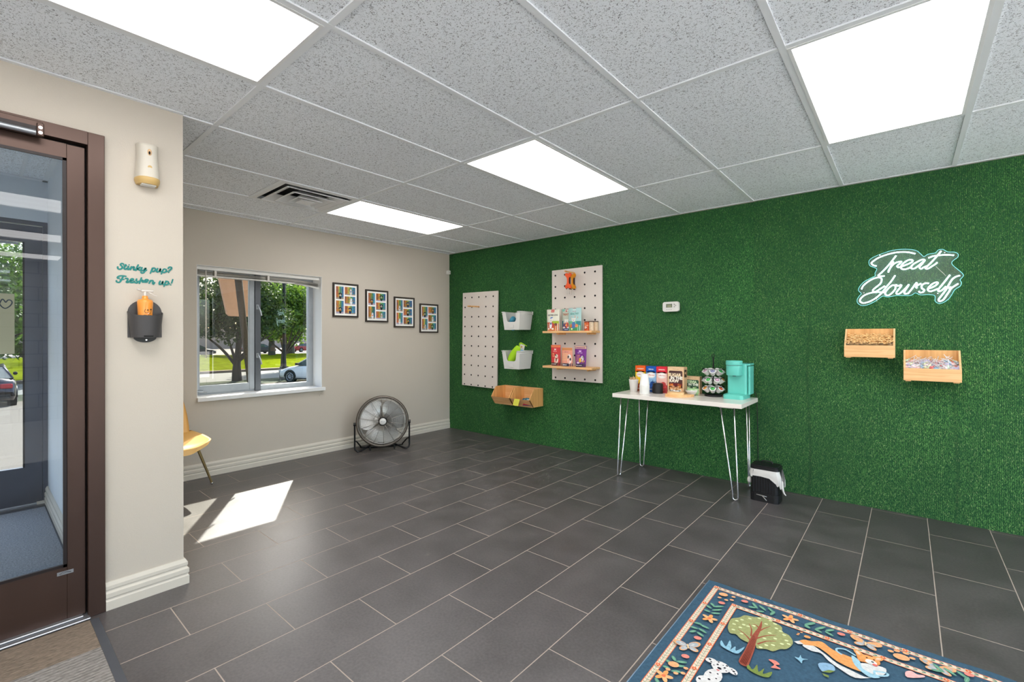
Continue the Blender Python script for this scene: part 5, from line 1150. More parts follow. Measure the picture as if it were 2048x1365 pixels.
def sugar(a, w_, h, d, m):
    a.rect((236,198,156), -w_,0,w_,h); P_ = [(p[0], p[1]+h*.50) for p in rrect(w_*1.70, h*.72, .012)]; a.poly((82,52,50), P_)
    a.rect((96,72,70), -w_*.8,h*.74,w_*.8,h*.80); a.text((150,120,80), 'natural cane', 0, h*.915, .011)
    a.text((238,216,180), 'SUGAR', -w_*.10, h*.655, .036, wx=.95, bold=.055); a.text((250,244,232), 'IN THE', w_*.10, h*.545, .034, wx=.98, bold=.055); a.text((248,236,216), 'RAW', -w_*.20, h*.435, .036, wx=1, bold=.055)
    a.rect((110,30,36), -w_*.84,h*.30,w_*.84,h*.40); a.rect((76,44,30), -w_*.84,h*.15,w_*.84,h*.30)
    for q in range(14):
        R_ = random.Random(q); a.poly(R_.choice([(224,120,40),(240,150,60),(180,96,50),(210,150,110)]), [(R_.uniform(-.8,.8)*w_+dx_, h*R_.uniform(.17,.34)+dz_) for dx_, dz_ in ((0,0),)] * 0 + (lambda X, Z: [(X,Z),(X+.016,Z+.004),(X+.014,Z+.018),(X-.003,Z+.014)])(R_.uniform(-.8,.55)*w_, h*R_.uniform(.16,.34)))
    s = Art(m, (w_+.0002, 0, 0), (0,1,0), (0,0,1)); s.rect((226,188,146), 0,0,d,h); s.rect((58,40,34), d*.15,h*.62,d*.85,h*.90); s.ell((226,188,146), d*.5,h*.78,d*.2,h*.05); s.rect((214,176,134), d*.1,h*.1,d*.9,h*.5)
carton('tall tan and brown box of raw sugar on the table', 3.160, 3.302, -.236, TH, .237, .080, (232,194,150), sugar, nm='sugar_box')
def stevia(a, w_, h, d, m):
    a.rect((236,198,156), -w_,0,w_,h); P_ = [(p[0], p[1]+h*.44) for p in rrect(w_*1.72, h*.74, .012)]; a.poly((54,96,72), P_)
    a.text((150,120,80), 'natural sweetener', 0, h*.90, .010)
    a.text((214,238,196), 'STEVIA', -w_*.10, h*.62, .030, wx=.95, bold=.055); a.text((246,250,236), 'IN THE', w_*.14, h*.47, .028, wx=.98, bold=.055)
    for q in range(26):
        R_ = random.Random(q+50); X, Z = R_.uniform(-.85,.75)*w_, h*R_.uniform(.04,.36); a.poly(R_.choice([(160,210,130),(190,226,160),(120,180,90),(220,232,196)]), [(X,Z),(X+.018,Z+.005),(X+.014,Z+.012),(X-.006,Z+.008)])
    s = Art(m, (w_+.0002, 0, 0), (0,1,0), (0,0,1)); s.rect((226,188,146), 0,0,d,h)
carton('short tan and green box of stevia next to the sugar box', 3.272, 3.402, -.128, TH, .153, .060, (232,194,150), stevia, nm='stevia_box')
# sticks cup
t = thing('paper_cup', 'white paper cup holding wooden stirrers, at the left end of the table', 'cup', (2.874,-.315,TH))
m = MB(); m.lathe([(.0,.0),(.030,.0),(.0425,.108),(.0445,.110),(.0435,.113),(.0415,.109),(.030,.004),(0,.004)], 28, cap=False); m.build('cup_body', MATS['paper_white'], t)
for k in range(22):
    a_ = r.uniform(0,2*PI); rr_ = r.uniform(.012,.033); 
    m = MB(); b0 = Vector((math.cos(a_)*rr_*.5, math.sin(a_)*rr_*.5, .006)); b1 = Vector((math.cos(a_)*rr_*1.15, math.sin(a_)*rr_*1.15, r.uniform(.122,.146))); MM = Matrix.Translation(b0) @ (b1-b0).to_track_quat('Z','Y').to_matrix().to_4x4()
    m.box(-.0028,.0028,-.0007,.0007,0,(b1-b0).length,MM); o = m.build('stir_stick', MATS['cardboard'], None, loc=(2.874,-.315,TH)); tag(o, 'thin wooden stir stick standing in the white paper cup', 'stir stick', 'wooden stir sticks in the paper cup')
# stack of cups upside down
first = None
for k in range(11):
    if first is None:
        m = MB(); m.lathe([(.0435,0),(.0435,.004),(.041,.005),(.0305,.100),(.030,.1015),(.0,.1015)], 28, cap=False); first = m.build('paper_cup', MATS['paper_white']); o = first
    else: o = first.copy(); COL.objects.link(o)
    o.location = (3.005,-.372,TH+.0073*k); tag(o, 'upside-down white paper cup, topmost of its stack' if k == 10 else 'upside-down white paper cup, %s from the top of its stack' % ['first','second','third','fourth','fifth','sixth','seventh','eighth','ninth','tenth','bottom one, eleventh'][10-k], 'cup', 'stack of upside-down paper cups')
first = None
for sx, n_, y in ((3.088, 11, -.280),):
    for k in range(n_):
        if first is None:
            m = MB(); m.lathe([(.0445,0),(.0445,.0055),(.041,.0075),(.039,.0105),(.035,.0110),(.033,.0075),(0,.0075)], 24, cap=False); first = m.build('cup_lid', MATS['black_plastic']); o = first
        else: o = first.copy(); COL.objects.link(o)
        o.location = (sx,y,TH+.0078*k); tag(o, 'black plastic cup lid, topmost of the lid stack' if k == n_-1 else 'black plastic cup lid, %s from the top of the lid stack' % ['first','second','third','fourth','fifth','sixth','seventh','eighth','ninth','tenth','bottom one, eleventh'][n_-1-k], 'cup lid', 'stack of black cup lids')
m = MB(); m.lathe([(.0,.0),(.019,.0),(.019,.055),(.0165,.055),(.0165,.004),(0,.004)], 16, M=Matrix.Translation((3.040,-.245,TH)), cap=False)
for k in range(5):
    a_ = k*1.3; m.cyl((3.040,-.245,TH+.01),(3.040+.022*math.cos(a_),-.245+.018*math.sin(a_),TH+.095+.008*(k%3)),.0016,5)
tag(m.build('stirrer_pot', MATS['black_plastic']), 'little black pot of dark sticks behind the black lids', 'pot')
# wooden tray with sugar packets
t = thing('wooden_tray', 'light wooden paw-like tray at the front of the table', 'tray', (3.305,-.395,TH))
m = MB(); m.prism([(p.x,p.y) for p in smooth_line([(-.080,-.055),(-.03,-.075),(.03,-.072),(.075,-.03),(.115,.055),(.105,.080),(.06,.075),(.03,.045),(-.02,.055),(-.07,.035),(-.092,-.01)],5,True)], .020); m.build('tray_base', MATS['bamboo'], t)
m = MB(); m.prism([(p.x,p.y) for p in smooth_line([(-.070,-.035),(-.02,-.055),(.04,-.045),(.062,-.005),(.03,.030),(-.03,.038),(-.072,.015)],5,True)], .018, None, .020); m.build('raised_rim', MATS['bamboo_light'], t)
def packets(n, cx_, cy_, cz_, c1, c2, lab, grp, w_=.028, hh=.019, sp=.035):
    f0 = None
    for k in range(n):
        if f0 is None:
            m = MB(); m.cur = c1; m.box(-w_,w_,-.002,.002,-hh,hh,ch=.001); a = Art(m, (0,-.0024,0),(1,0,0),(0,0,1)); a.rect(c2,-w_*.7,-hh*.5,w_*.7,hh*.5); f0 = m.build('sweetener_packet', PRINT); o = f0
        else: o = f0.copy(); COL.objects.link(o)
        o.location = (cx_+r.uniform(-sp,sp), cy_+r.uniform(-.014,.014), cz_+r.uniform(0,.022)); o.rotation_euler = (r.uniform(-.7,.2), r.uniform(-.5,.5), r.uniform(-.5,.5)); tag(o, lab, 'packet', grp)
packets(9, 3.262, -.300, TH+.026, (206,150,100), (240,220,190), 'brown raw sugar packet behind the wooden tray', 'brown sugar packets on the table')
packets(10, 3.372, -.235, TH+.024, (170,208,150), (236,244,220), 'pale green sweetener packet in front of the stevia box', 'green sweetener packets on the table')
m = MB(); m.lathe([(.0,.0),(.020,0),(.048,.030),(.050,.046),(.047,.046),(.044,.030),(.018,.004),(0,.004)], 24, M=Matrix.Translation((3.255,-.300,TH)), cap=False); tag(m.build('small_bowl', MATS['brushed_steel']), 'small metal bowl of brown packets behind the tray', 'bowl')
m = MB(); m.lathe([(.0,.0),(.020,0),(.052,.030),(.055,.046),(.052,.046),(.048,.030),(.018,.004),(0,.004)], 24, M=Matrix.Translation((3.372,-.235,TH)), cap=False); tag(m.build('small_bowl', MATS['translucent']), 'small pale bowl of green packets in front of the stevia box', 'bowl')

# pod carousel
KX, KY = 3.528, -.170
t = thing('pod_carousel', 'black wire coffee pod carousel with three tiers', 'pod rack', (KX,KY,TH))
m = MB(); m.lathe([(.068,0),(.072,.006),(.066,.014),(.02,.018)], 28); m.build('carousel_base', MATS['black_metal'], t)
m = MB(); m.cyl((0,0,.01),(0,0,.325),.0055,8); m.build('centre_post', MATS['black_metal'], t)
m = MB(); m.ring((0,0,.340),(0,1,0),.012,.003,14,5); m.build('carry_loop', MATS['black_metal'], t)
tiers = [(.030,7),(.103,7),(.175,7)]
for z, n_ in tiers:
    m = MB(); m.ring((0,0,z+.012),(0,0,1),.045,.0025,28,5); m.ring((0,0,z+.055),(0,0,1),.088,.0022,36,5)
    for k in range(n_): a_ = 2*PI*(k+.5)/n_; m.tube([(0,0,z+.004),(.045*math.cos(a_),.045*math.sin(a_),z+.012),(.088*math.cos(a_),.088*math.sin(a_),z+.055)], .002, 5)
    m.build('wire_tier', MATS['black_metal'], t)
LIDN = ['bright green','blue','brown','red','mauve','purple','navy blue','orange','lavender','dark green','pale green']
LID = [(80,170,90),(120,150,200),(180,130,90),(206,90,60),(190,150,170),(160,100,150),(90,110,170),(240,150,60),(150,150,180),(60,150,80),(176,196,120)]
def pod(c):
    m = MB(); m.cur = (236,234,230); m.lathe([(.0,0),(.0165,0),(.0185,.004),(.0225,.040),(.0255,.0415),(.0255,.0435),(0,.0435)], 18, cap=False)
    o = m.build('coffee_pod', PRINT)
    m = MB(); a = Art(m, (0,0,.0438), (1,0,0), (0,1,0), .0002); a.ell((240,238,234),0,0,.0245,.0245,18); a.ell(c,0,0,.0185,.0185,16); a.ell(tuple(min(255,int(v*1.3)) for v in c),.002,.002,.010,.007,10); m.build('foil_lid', PRINT, o)
    return o
ang0 = -PI/2
for ti, (z, n_) in enumerate(tiers):
    for k in range(n_):
        li = (ti*4+k*3) % len(LID); c = LID[li]; o = pod(c); a_ = ang0 + 2*PI*(k+.5*(ti % 2)+.25)/n_
        dirv = Vector((math.cos(a_)*.72, math.sin(a_)*.72, .70)).normalized()
        o.location = (KX+math.cos(a_)*.046, KY+math.sin(a_)*.046, TH+z+.012); o.rotation_euler = dirv.to_track_quat('Z','Y').to_euler()
        tag(o, 'coffee pod with %s lid in the %s tier of the carousel' % (LIDN[li], ['bottom','middle','top'][ti]), 'coffee pod', 'coffee pods in the %s tier' % ['bottom','middle','top'][ti])

# coffee maker
t = thing('coffee_maker', 'turquoise single cup coffee maker at the right end of the table', 'coffee maker', (3.712,-.16,TH))
T_ = MATS['teal_plastic']
def rbox(m, x0, x1, y0, y1, z0, z1, rad, n=5):
    P_ = [(p[0]+(x0+x1)/2, p[1]+(y0+y1)/2) for p in rrect(x1-x0, y1-y0, rad, n)]; m.prism(P_, z1-z0, None, z0)
m = MB(); rbox(m, -.078,.076,-.125,.12,0,.034,.028); m.build('drip_base', T_, t)
m = MB(); rbox(m, -.058,.056,-.118,-.03,.034,.037,.02); m.build('drip_tray', T_, t)
m = MB(); rbox(m, -.068,.078,-.030,.12,.03,.283,.016); m.build('tower', T_, t)
m = MB(); m.lathe([(.056,.190),(.059,.196),(.0595,.268),(.0595,.270),(.061,.272),(.0625,.276),(.0625,.300),(.060,.308),(.03,.310)], 32, M=Matrix.Translation((-.006,-.060,0))); m.box(-.050,.040,-.06,-.02,.192,.285); m.build('brew_head', T_, t)
m = MB(); m.tube([( -.006+.0605*math.cos(a_), -.060+.0605*math.sin(a_), .271) for a_ in [PI+PI*k/20 for k in range(21)]], .0015, 5); m.build('head_seam', MATS['dark_grey_plastic'], t)
m = MB(); m.cyl((-.006,-.060,.191),(-.006,-.060,.182),.014,12); m.build('spout', MATS['black_plastic'], t)
m = MB(); rbox(m, .081,.100,-.005,.115,.034,.262,.008); m.build('water_tank', MATS['teal_plastic'], t)
m = MB(); m.box(.0775,.0815,.004,.105,.04,.262); m.build('tank_gap', MATS['dark_void'], t)
m = MB(); rbox(m, .060,.101,-.012,.118,.270,.283,.008); m.build('tank_lid', T_, t)
m = MB(); m.tube(smooth_line([(.088,.1,.05),(.112,.13,.02),(.122,.135,-.2),(.125,.14,-.60),(.13,.14,-.735)],6), .003, 6); m.build('power_cord', MATS['black_plastic'], t)

# ================================================================ waste bin
t = thing('waste_bin', 'small black ribbed pedal bin with a white liner, right of the table', 'waste bin', (3.955,-.300,0))
m = MB(); rbox(m, -.098,.098,-.078,.078,.0,.062,.03); m.build('bin_foot', MATS['black_plastic'], t)
P_ = []
m = MB(); rbox(m, -.094,.094,-.074,.074,.062,.235,.03)
for k in range(9): x = -.072+.018*k; m.box(x-.0045,x+.0045,-.0785,-.072,.068,.235,ch=.002)
m.build('bin_body', MATS['black_plastic'], t)
m = MB(); rbox(m, -.098,.098,-.078,.078,.236,.262,.03); rbox(m, -.090,.090,-.070,.070,.262,.270,.026); m.build('lid', MATS['black_plastic'], t)
m = MB(); m.tube(smooth_line([(-.035,.03,.268),(-.03,.03,.285),(.03,.03,.285),(.035,.03,.268)],4), .005, 6); m.build('lid_handle', MATS['black_plastic'], t)
m = MB(); m.tube([(-.050,-.086,.052),(.020,-.086,.046)], .0032, 6); m.tube([(-.012,-.086,.050),(.022,-.096,.020)], .0032, 6); m.build('pedal', MATS['brushed_steel'], t)
m = MB()
rl = random.Random(4)
def liner(u, v):
    a_ = 2*PI*u; P0 = rrect(.196,.156,.03,8); k = u*(len(P0)-1); i = int(k) % len(P0); j = (i+1) % len(P0); f_ = k-int(k)
    x = P0[i][0]*(1-f_)+P0[j][0]*f_; y = P0[i][1]*(1-f_)+P0[j][1]*f_
    side = max(0, (x-.02)/.08)                     # hangs lower and looser at the right
    drop = .046 + .085*side**1.2 + .008*math.sin(a_*3+1)+.006*math.sin(a_*9)
    puff = 1+.05*v+.10*side*math.sin(v*PI)*.8 + .025*math.sin(a_*11)*v + .02*math.sin(a_*17+v*6)*v
    return (x*puff*1.0+.012*side*v, y*puff, .240-drop*v+.006*math.sin(a_*13)*v)
m.grid(liner, 90, 9); m.tube(smooth_line([(.108,-.02,.16),(.118,-.05,.125),(.128,-.055,.09),(.142,-.06,.075)],5), .008, 6, rs=[.012-.0006*k for k in range(16)]); m.ball((-.112,-.02,.135), .018,.02,.026,10,7)
m.build('bin_liner', MATS['liner_film'], t)
# ================================================================ wall lettering (one decal per line)
for nm, rng_, lab in (('upper', lambda z: z > 1.552, 'teal script wall lettering reading Stinky pup?'), ('lower', lambda z: z <= 1.552, 'teal script wall lettering reading Freshen up!')):
    m = MB(); a = Art(m, (1.9812,0,0), (0,1,0), (0,0,1), .00004)
    for i, s_ in enumerate(TXT):
        if (i < 19) != (nm == 'upper'): continue
        wd = .0070 if len(s_) > 2 else .0058
        a.stroke((20,128,122), s_, wd, 4)
    o = m.build('wall_lettering', PRINT); tag(o, lab, 'lettering')

# ================================================================ air freshener dispenser
t = thing('air_freshener', 'cream automatic air freshener mounted high on the wall by the door', 'air freshener', (1.982,-3.6925,1.978))
def sup(w_, d_, z, n=28, e=2.6):
    P_ = []
    for k in range(n+1):
        a_ = -PI/2+PI*k/n; c_, s_ = math.cos(a_), math.sin(a_); P_.append((d_*abs(c_)**(2/e), w_*math.copysign(abs(s_)**(2/e), s_), z))
    return P_
def shell(m, secs):
    S = [sup(*q) for q in secs]; K = len(S[0]); vs = [p for s_ in S for p in s_]
    m.smooth = True; m.add(vs, [[j*K+i, j*K+i+1, (j+1)*K+i+1, (j+1)*K+i] for j in range(len(S)-1) for i in range(K-1)]); m.smooth = False
    m.add(S[0], [list(range(K))[::-1]]); m.add(S[-1], [list(range(K))])
m = MB(); shell(m, [(.047,.070,.020),(.0475,.072,.026),(.0455,.068,.060),(.042,.062,.10),(.040,.058,.14),(.041,.056,.18),(.042,.054,.192),(.040,.050,.194)]); m.build('cover', MATS['trim_paint'], t)
mat('pale_wood_band', (206,172,110), .5)
m = MB(); shell(m, [(.041,.062,.0),(.046,.069,.012),(.0482,.0725,.020),(.0482,.0725,.030),(.0470,.071,.031)]); m.build('wooden_band', MATS['pale_wood_band'], t)
m = MB(); m.box(.012,.05,-.028,.028,-.006,.004,ch=.002); m.build('base_grille', MATS['white_plastic'], t)
m = MB(); m.ball((.058,0,.150), .004,.0085,.016,12,8); m.build('spray_opening', MATS['cardboard'], t); 
m = MB(); m.ball((.062,-.001,.146), .002,.004,.008,10,6); m.build('nozzle', MATS['dark_void'], t)
m = MB(); m.cyl((.060,.0,.078),(.0655,.0,.078),.0085,16); m.build('sensor_button', MATS['pale_wood_band'], t)

# ================================================================ wall holder with bottle
t = thing('wall_holder', 'dark grey plastic wall holder with an orange spray bottle in it', 'holder', (1.982,-3.700,1.228))
mat('holder_plastic', (70,68,69), 0.5)
m = MB(); n_ = 30; th_ = .003
def hs(k, v, q):
    a_ = -PI/2+PI*k/n_; w_ = .0565+.011*v-q; d_ = .072+.012*v-q
    front = math.cos(a_)
    top = .124+.020*(1-front)**1.5
    z = .020+(top-.020)*v
    return (max(0.0006, d_*front**.8 if front > 0 else 0.0006), w_*math.sin(a_), z)
NV = 8; vo = [hs(k, j/NV, 0) for j in range(NV+1) for k in range(n_+1)]; vi = [hs(k, j/NV, th_) for j in range(NV+1) for k in range(n_+1)]
K = n_+1; m.smooth = True
m.add(vo, [[j*K+k, j*K+k+1, (j+1)*K+k+1, (j+1)*K+k] for j in range(NV) for k in range(n_)])
m.add(vi, [[j*K+k, (j+1)*K+k, (j+1)*K+k+1, j*K+k+1] for j in range(NV) for k in range(n_)])
m.smooth = False; b = len(m.v)
m.add(vo[-K:]+vi[-K:], [[k, k+1, K+k+1, K+k] for k in range(n_)]); m.add(vo[:K], [list(range(K))[::-1]])
m.box(.0,.003,-.0655,.0655,.02,.140); m.prism([(p[0], p[1]+.140) for p in [(.0655*math.cos(PI*k/16), .060*math.sin(PI*k/16)) for k in range(17)]], .003, Matrix(((0,0,1,0),(1,0,0,0),(0,1,0,0),(0,0,0,1))))
m.build('cup', MATS['holder_plastic'], t)
m = MB(); m.prism([(.044*math.cos(PI+PI*k/16), .022+.026*math.sin(PI+PI*k/16)) for k in range(17)], .006, Matrix(((0,0,1,0),(1,0,0,0),(0,1,0,0),(0,0,0,1)))); m.build('mount_tab', MATS['black_plastic'], t)
m = MB(); m.cyl((.006,.004,.008),(.008,.004,.008),.0035,10); m.build('screw', MATS['chrome'], t)
m = MB(); m.box(.070,.0745,-.018,.018,.024,.029); m.build('slot', MATS['dark_void'], t)
t = thing('spray_bottle', 'orange spray bottle standing in the dark grey wall holder', 'bottle', (2.0175,-3.706,1.252)); t.scale = (1.10,1.10,1.04)
m = MB(); m.lathe([(.0,.0),(.0285,.0),(.0295,.006),(.0275,.05),(.0250,.095),(.0262,.125),(.0275,.148),(.0275,.160),(.0245,.168),(.013,.171),(.0105,.176),(.0105,.186),(.0,.187)], 28, cap=False); m.build('bottle_body', MATS['orange_bottle'], t)
m = MB(); A_ = Art(m, (0,0,0), (0,1,0), (0,0,1), .00003)
A_.P = lambda x_, z_: Vector(((.0268+A_.h)*math.cos(x_/.0262), (.0268+A_.h)*math.sin(x_/.0262), z_)); A_.h = .0006
A_.stroke((60,36,24), [(-.004,.124),(-.007,.114),(-.002,.108),(.004,.110),(.008,.104),(.014,.108),(.017,.118),(.014,.126)], .0014); A_.ell((40,26,22), .004,.121,.0028); A_.ell((40,26,22), .016,.124,.0035); A_.ell((240,200,180), .006,.106,.0028)
A_.text((70,40,24), 'FRESH', .006, .090, .012, bold=.03); A_.text((70,40,24), 'SPRAY', .006, .081, .010, bold=.03); A_.rect((250,196,150), -.004,.074,.018,.078)
m.build('printed_label', PRINT, t)
m = MB(); m.cyl((0,0,.187),(0,0,.205),.006,10); m.box(-.007,.007,-.014,.030,.204,.214,ch=.003); m.tube([(0,-.014,.210),(0,-.028,.216)],.004,8); m.tube(smooth_line([(0,.006,.206),(.003,.018,.200),(.004,.030,.190),(.004,.040,.187)],4), .0028, 6)
m.build('spray_trigger', MATS['translucent'], t, 'pale clear spray trigger')

# ================================================================ mats
matm = bpy.data.materials.new('ribbed_mat'); matm.use_nodes = True
n = matm.node_tree.nodes; l = matm.node_tree.links; bs_ = n['Principled BSDF']; bs_.inputs['Roughness'].default_value = .95
tc = n.new('ShaderNodeTexCoord'); mp = n.new('ShaderNodeMapping'); mp.inputs['Scale'].default_value = (1,.25,1); l.new(tc.outputs['Object'], mp.inputs[0])
t1 = n.new('ShaderNodeTexNoise'); t1.inputs['Scale'].default_value = 220; t1.inputs['Detail'].default_value = 4; l.new(mp.outputs[0], t1.inputs['Vector'])
sp = n.new('ShaderNodeSeparateXYZ'); l.new(tc.outputs['Object'], sp.inputs[0])
gt = n.new('ShaderNodeMath'); gt.operation = 'GREATER_THAN'; gt.inputs[1].default_value = .27; l.new(sp.outputs['X'], gt.inputs[0])
ca_ = n.new('ShaderNodeMix'); ca_.data_type = 'RGBA'; ca_.inputs['A'].default_value = (*s2l((140,124,108)), 1); ca_.inputs['B'].default_value = (*s2l((158,152,146)), 1); l.new(gt.outputs[0], ca_.inputs['Factor'])
wv = n.new('ShaderNodeTexWave'); wv.bands_direction = 'X'; wv.inputs['Scale'].default_value = 16; wv.inputs['Distortion'].default_value = 1.0; wv.inputs['Detail'].default_value = 2; wv.inputs['Detail Scale'].default_value = 8; l.new(tc.outputs['Object'], wv.inputs['Vector'])
rg = n.new('ShaderNodeMapRange'); rg.inputs['From Min'].default_value=.3; rg.inputs['From Max'].default_value=.7; rg.inputs['To Min'].default_value = .55; rg.inputs['To Max'].default_value = 1.15; l.new(t1.outputs['Fac'], rg.inputs['Value'])
wr = n.new('ShaderNodeMapRange'); wr.inputs['To Min'].default_value = .72; wr.inputs['To Max'].default_value = 1.08; l.new(wv.outputs['Fac'], wr.inputs['Value'])
wm = n.new('ShaderNodeMix'); wm.data_type = 'FLOAT'; wm.inputs['A'].default_value = 1.0; l.new(gt.outputs[0], wm.inputs['Factor']); l.new(wr.outputs['Result'], wm.inputs['B'])
mu = n.new('ShaderNodeMath'); mu.operation = 'MULTIPLY'; l.new(rg.outputs['Result'], mu.inputs[0]); l.new(wm.outputs['Result'], mu.inputs[1])
mc = n.new('ShaderNodeMix'); mc.data_type = 'RGBA'; mc.blend_type = 'MULTIPLY'; mc.inputs['Factor'].default_value = 1; l.new(ca_.outputs['Result'], mc.inputs['A']); l.new(mu.outputs[0], mc.inputs['B']); l.new(mc.outputs['Result'], bs_.inputs['Base Color'])
bp = n.new('ShaderNodeBump'); bp.inputs['Strength'].default_value = .8; bp.inputs['Distance'].default_value = .004; l.new(mu.outputs[0], bp.inputs['Height']); l.new(bp.outputs[0], bs_.inputs['Normal'])
t = thing('door_mat', 'ribbed brown and grey entrance mat inside the glass door', 'door mat', (2.042,-3.905,0))
m = MB(); m.box(.0,1.20,-1.0,0,.0006,.007,ch=.002); m.build('ribbed_carpet', matm, t)
m = MB(); m.add([(-.003,.001,.0005),(1.23,.001,.0005),(1.23,.030,.0005),(-.003,.030,.0005),(-.003,0,.006),(1.23,0,.006),(1.23,.029,.002),(-.003,.029,.002)], [[4,5,6,7],[0,1,5,4],[2,3,7,6],[1,2,6,5],[3,0,4,7],[0,3,2,1]]); m.box(1.20,1.23,-1.0,0,.0005,.005); m.build('rubber_edge', MATS['grey_rubber'], t)
mat('carpet_grey', (150,155,163), 0.95, bump=(260,.6,.004), var=.35, vscale=130)
t = thing('door_mat', 'mottled grey carpet mat on the vestibule floor behind the glass', 'door mat', (-.10,-3.886,0))
m = MB(); m.box(.06,1.86,-1.30,-.012,.0006,.007); m.build('carpet_pile', MATS['carpet_grey'], t)
m = MB(); m.box(0,.06,-1.3,0,.0005,.005); m.box(.06,1.86,-.012,0.004,.0005,.005); m.build('rubber_edge', MATS['grey_rubber'], t)

# ================================================================ floor fan
fx, fy = .389, -1.315
u_ = Vector((.517,.856,0)); nrm = Vector((.856,-.517,0))
t = thing('floor_fan', 'silver round floor fan on a black tube stand by the beige wall', 'fan', (fx, fy, 0), math.atan2(nrm.y, nrm.x))
# local frame: +x faces the viewer, y = -u direction? (rotate z so local x = nrm, local y = u)
CZ = .322; R_ = .272; tilt = .10
def TM(x, y, z): return Matrix.Translation((0,0,CZ)) @ Matrix.Rotation(-tilt, 4, 'Y') @ Vector((x, y, z))
MT = Matrix.Translation((0,0,CZ)) @ Matrix.Rotation(-tilt, 4, 'Y')
MX90 = MT @ Matrix.Rotation(PI/2, 4, 'Y')
mat('fan_grey', (104,96,88), 0.35, 0.7); mat('fan_wire', (150,144,136), .3, .85)
m = MB(); m.lathe([(R_-.004,-.065),(R_+.006,-.058),(R_+.007,.040),(R_+.003,.052),(R_-.010,.058),(R_-.022,.050),(R_-.020,.040),(R_-.008,.035),(R_-.008,-.055),(R_-.004,-.065)], 64, MX90, cap=False); m.build('outer_band', MATS['fan_grey'], t)
for s_ in (1, -1):
    m = MB()
    for k in range(30):
        rr_ = .052+(R_-.058)*k/29; x = s_*(.050+.028*(1-(rr_/R_)**2)); m.ring(TM(x,0,0), MT.to_3x3() @ Vector((1,0,0)), rr_, .00115, 56, 4)
    for k in range(14):
        a_ = 2*PI*(k+.5)/14+.05; m.tube([TM(s_*(.052+.028*(1-(q/R_)**2)), q*math.cos(a_), q*math.sin(a_)) for q in (.04,.11,.18,.23,R_-.002)], .0024, 5)
    m.build('wire_grille', MATS['fan_wire'] if s_ > 0 else MATS['fan_grey'], t)
m = MB(); m.ring(TM(.056,0,0), MT.to_3x3() @ Vector((1,0,0)), R_*.87, .003, 56, 5); m.ring(TM(.07,0,0), MT.to_3x3() @ Vector((1,0,0)), R_*.36, .0018, 40, 5); m.build('grille_ring', MATS['brushed_steel'], t)
m = MB(); m.lathe([(.0,.092),(.030,.091),(.036,.084),(.037,.070)], 28, MX90, cap=False); m.build('centre_badge', MATS['white_plastic'], t, 'white round badge with a small emblem')
m = MB(); m.lathe([(.037,.086),(.042,.085),(.043,.066),(.037,.066)], 28, MX90, cap=False); m.build('badge_ring', MATS['black_metal'], t)
m = MB(); a = Art(m, TM(.0925,0,0), (0,1,0), MT.to_3x3() @ Vector((0,0,1))); a.ell((150,150,150),0,0,.020,.008,16); a.ell((230,228,224),0,0,.016,.005,16); a.stroke((130,130,134),[(-.016,-.004),(0,.006),(.016,.002)],.003); m.build('badge_emblem', PRINT, t)
for k in range(3):
    a0 = 2*PI*k/3+.5; m = MB()
    def bf(u, v, a0=a0):
        rr_ = .045+(R_-.085)*u; wdt = .62+.42*math.sin(u*PI*.75); a_ = a0+(v-.5)*2*wdt*(1.25-.35*u); return tuple(TM(.012+(v-.5)*.055, rr_*math.cos(a_), rr_*math.sin(a_)))
    m.grid(bf, 10, 10); m.build('blade', MATS['brushed_steel'], t)
m = MB(); m.lathe([(.050,-.045),(.050,.02),(.030,.045),(0,.048)], 24, MX90); m.build('motor_hub', MATS['fan_grey'], t)
for s_ in (-1, 1):
    m = MB(); m.cyl((0,s_*(R_+.002),CZ-.02),(0,s_*(R_+.030),CZ-.02),.018,14); m.build('tilt_knob', MATS['black_plastic'], t)
m = MB(); yb = R_+.017
path = [(0,-yb,CZ-.02),(0.0,-yb,.10),(.004,-yb+.002,.035),(.012,-yb+.03,.012),(.0,-yb+.07,.016),(-.04,-.14,.050),(-.055,-.10,.058),(-.055,.10,.058),(-.04,.14,.050),(.0,yb-.07,.016),(.012,yb-.03,.012),(.004,yb-.002,.035),(0,yb,.10),(0,yb,CZ-.02)]
m.tube(smooth_line(path,4), .0095, 8); m.build('tube_stand', MATS['black_metal'], t)
m = MB(); m.tube(smooth_line([(0,yb,.12),(-.06,yb-.02,.10),(-.15,yb-.06,.03),(-.16,yb-.10,.0095),(-.16,-yb+.10,.0095),(-.15,-yb+.06,.03),(-.06,-yb+.02,.10),(0,-yb,.12)],4), .008, 8); m.build('rear_stand', MATS['black_metal'], t)
for y in (-.13,.13):
    m = MB(); m.box(-.07,-.03,y-.008,y+.008,.0,.05,ch=.003); m.build('rubber_foot', MATS['black_plastic'], t)
for y in (-yb+.035, yb-.035):
    m = MB(); m.box(-.004,.024,y-.012,y+.012,.0,.014,ch=.003); m.build('rubber_foot', MATS['black_plastic'], t)

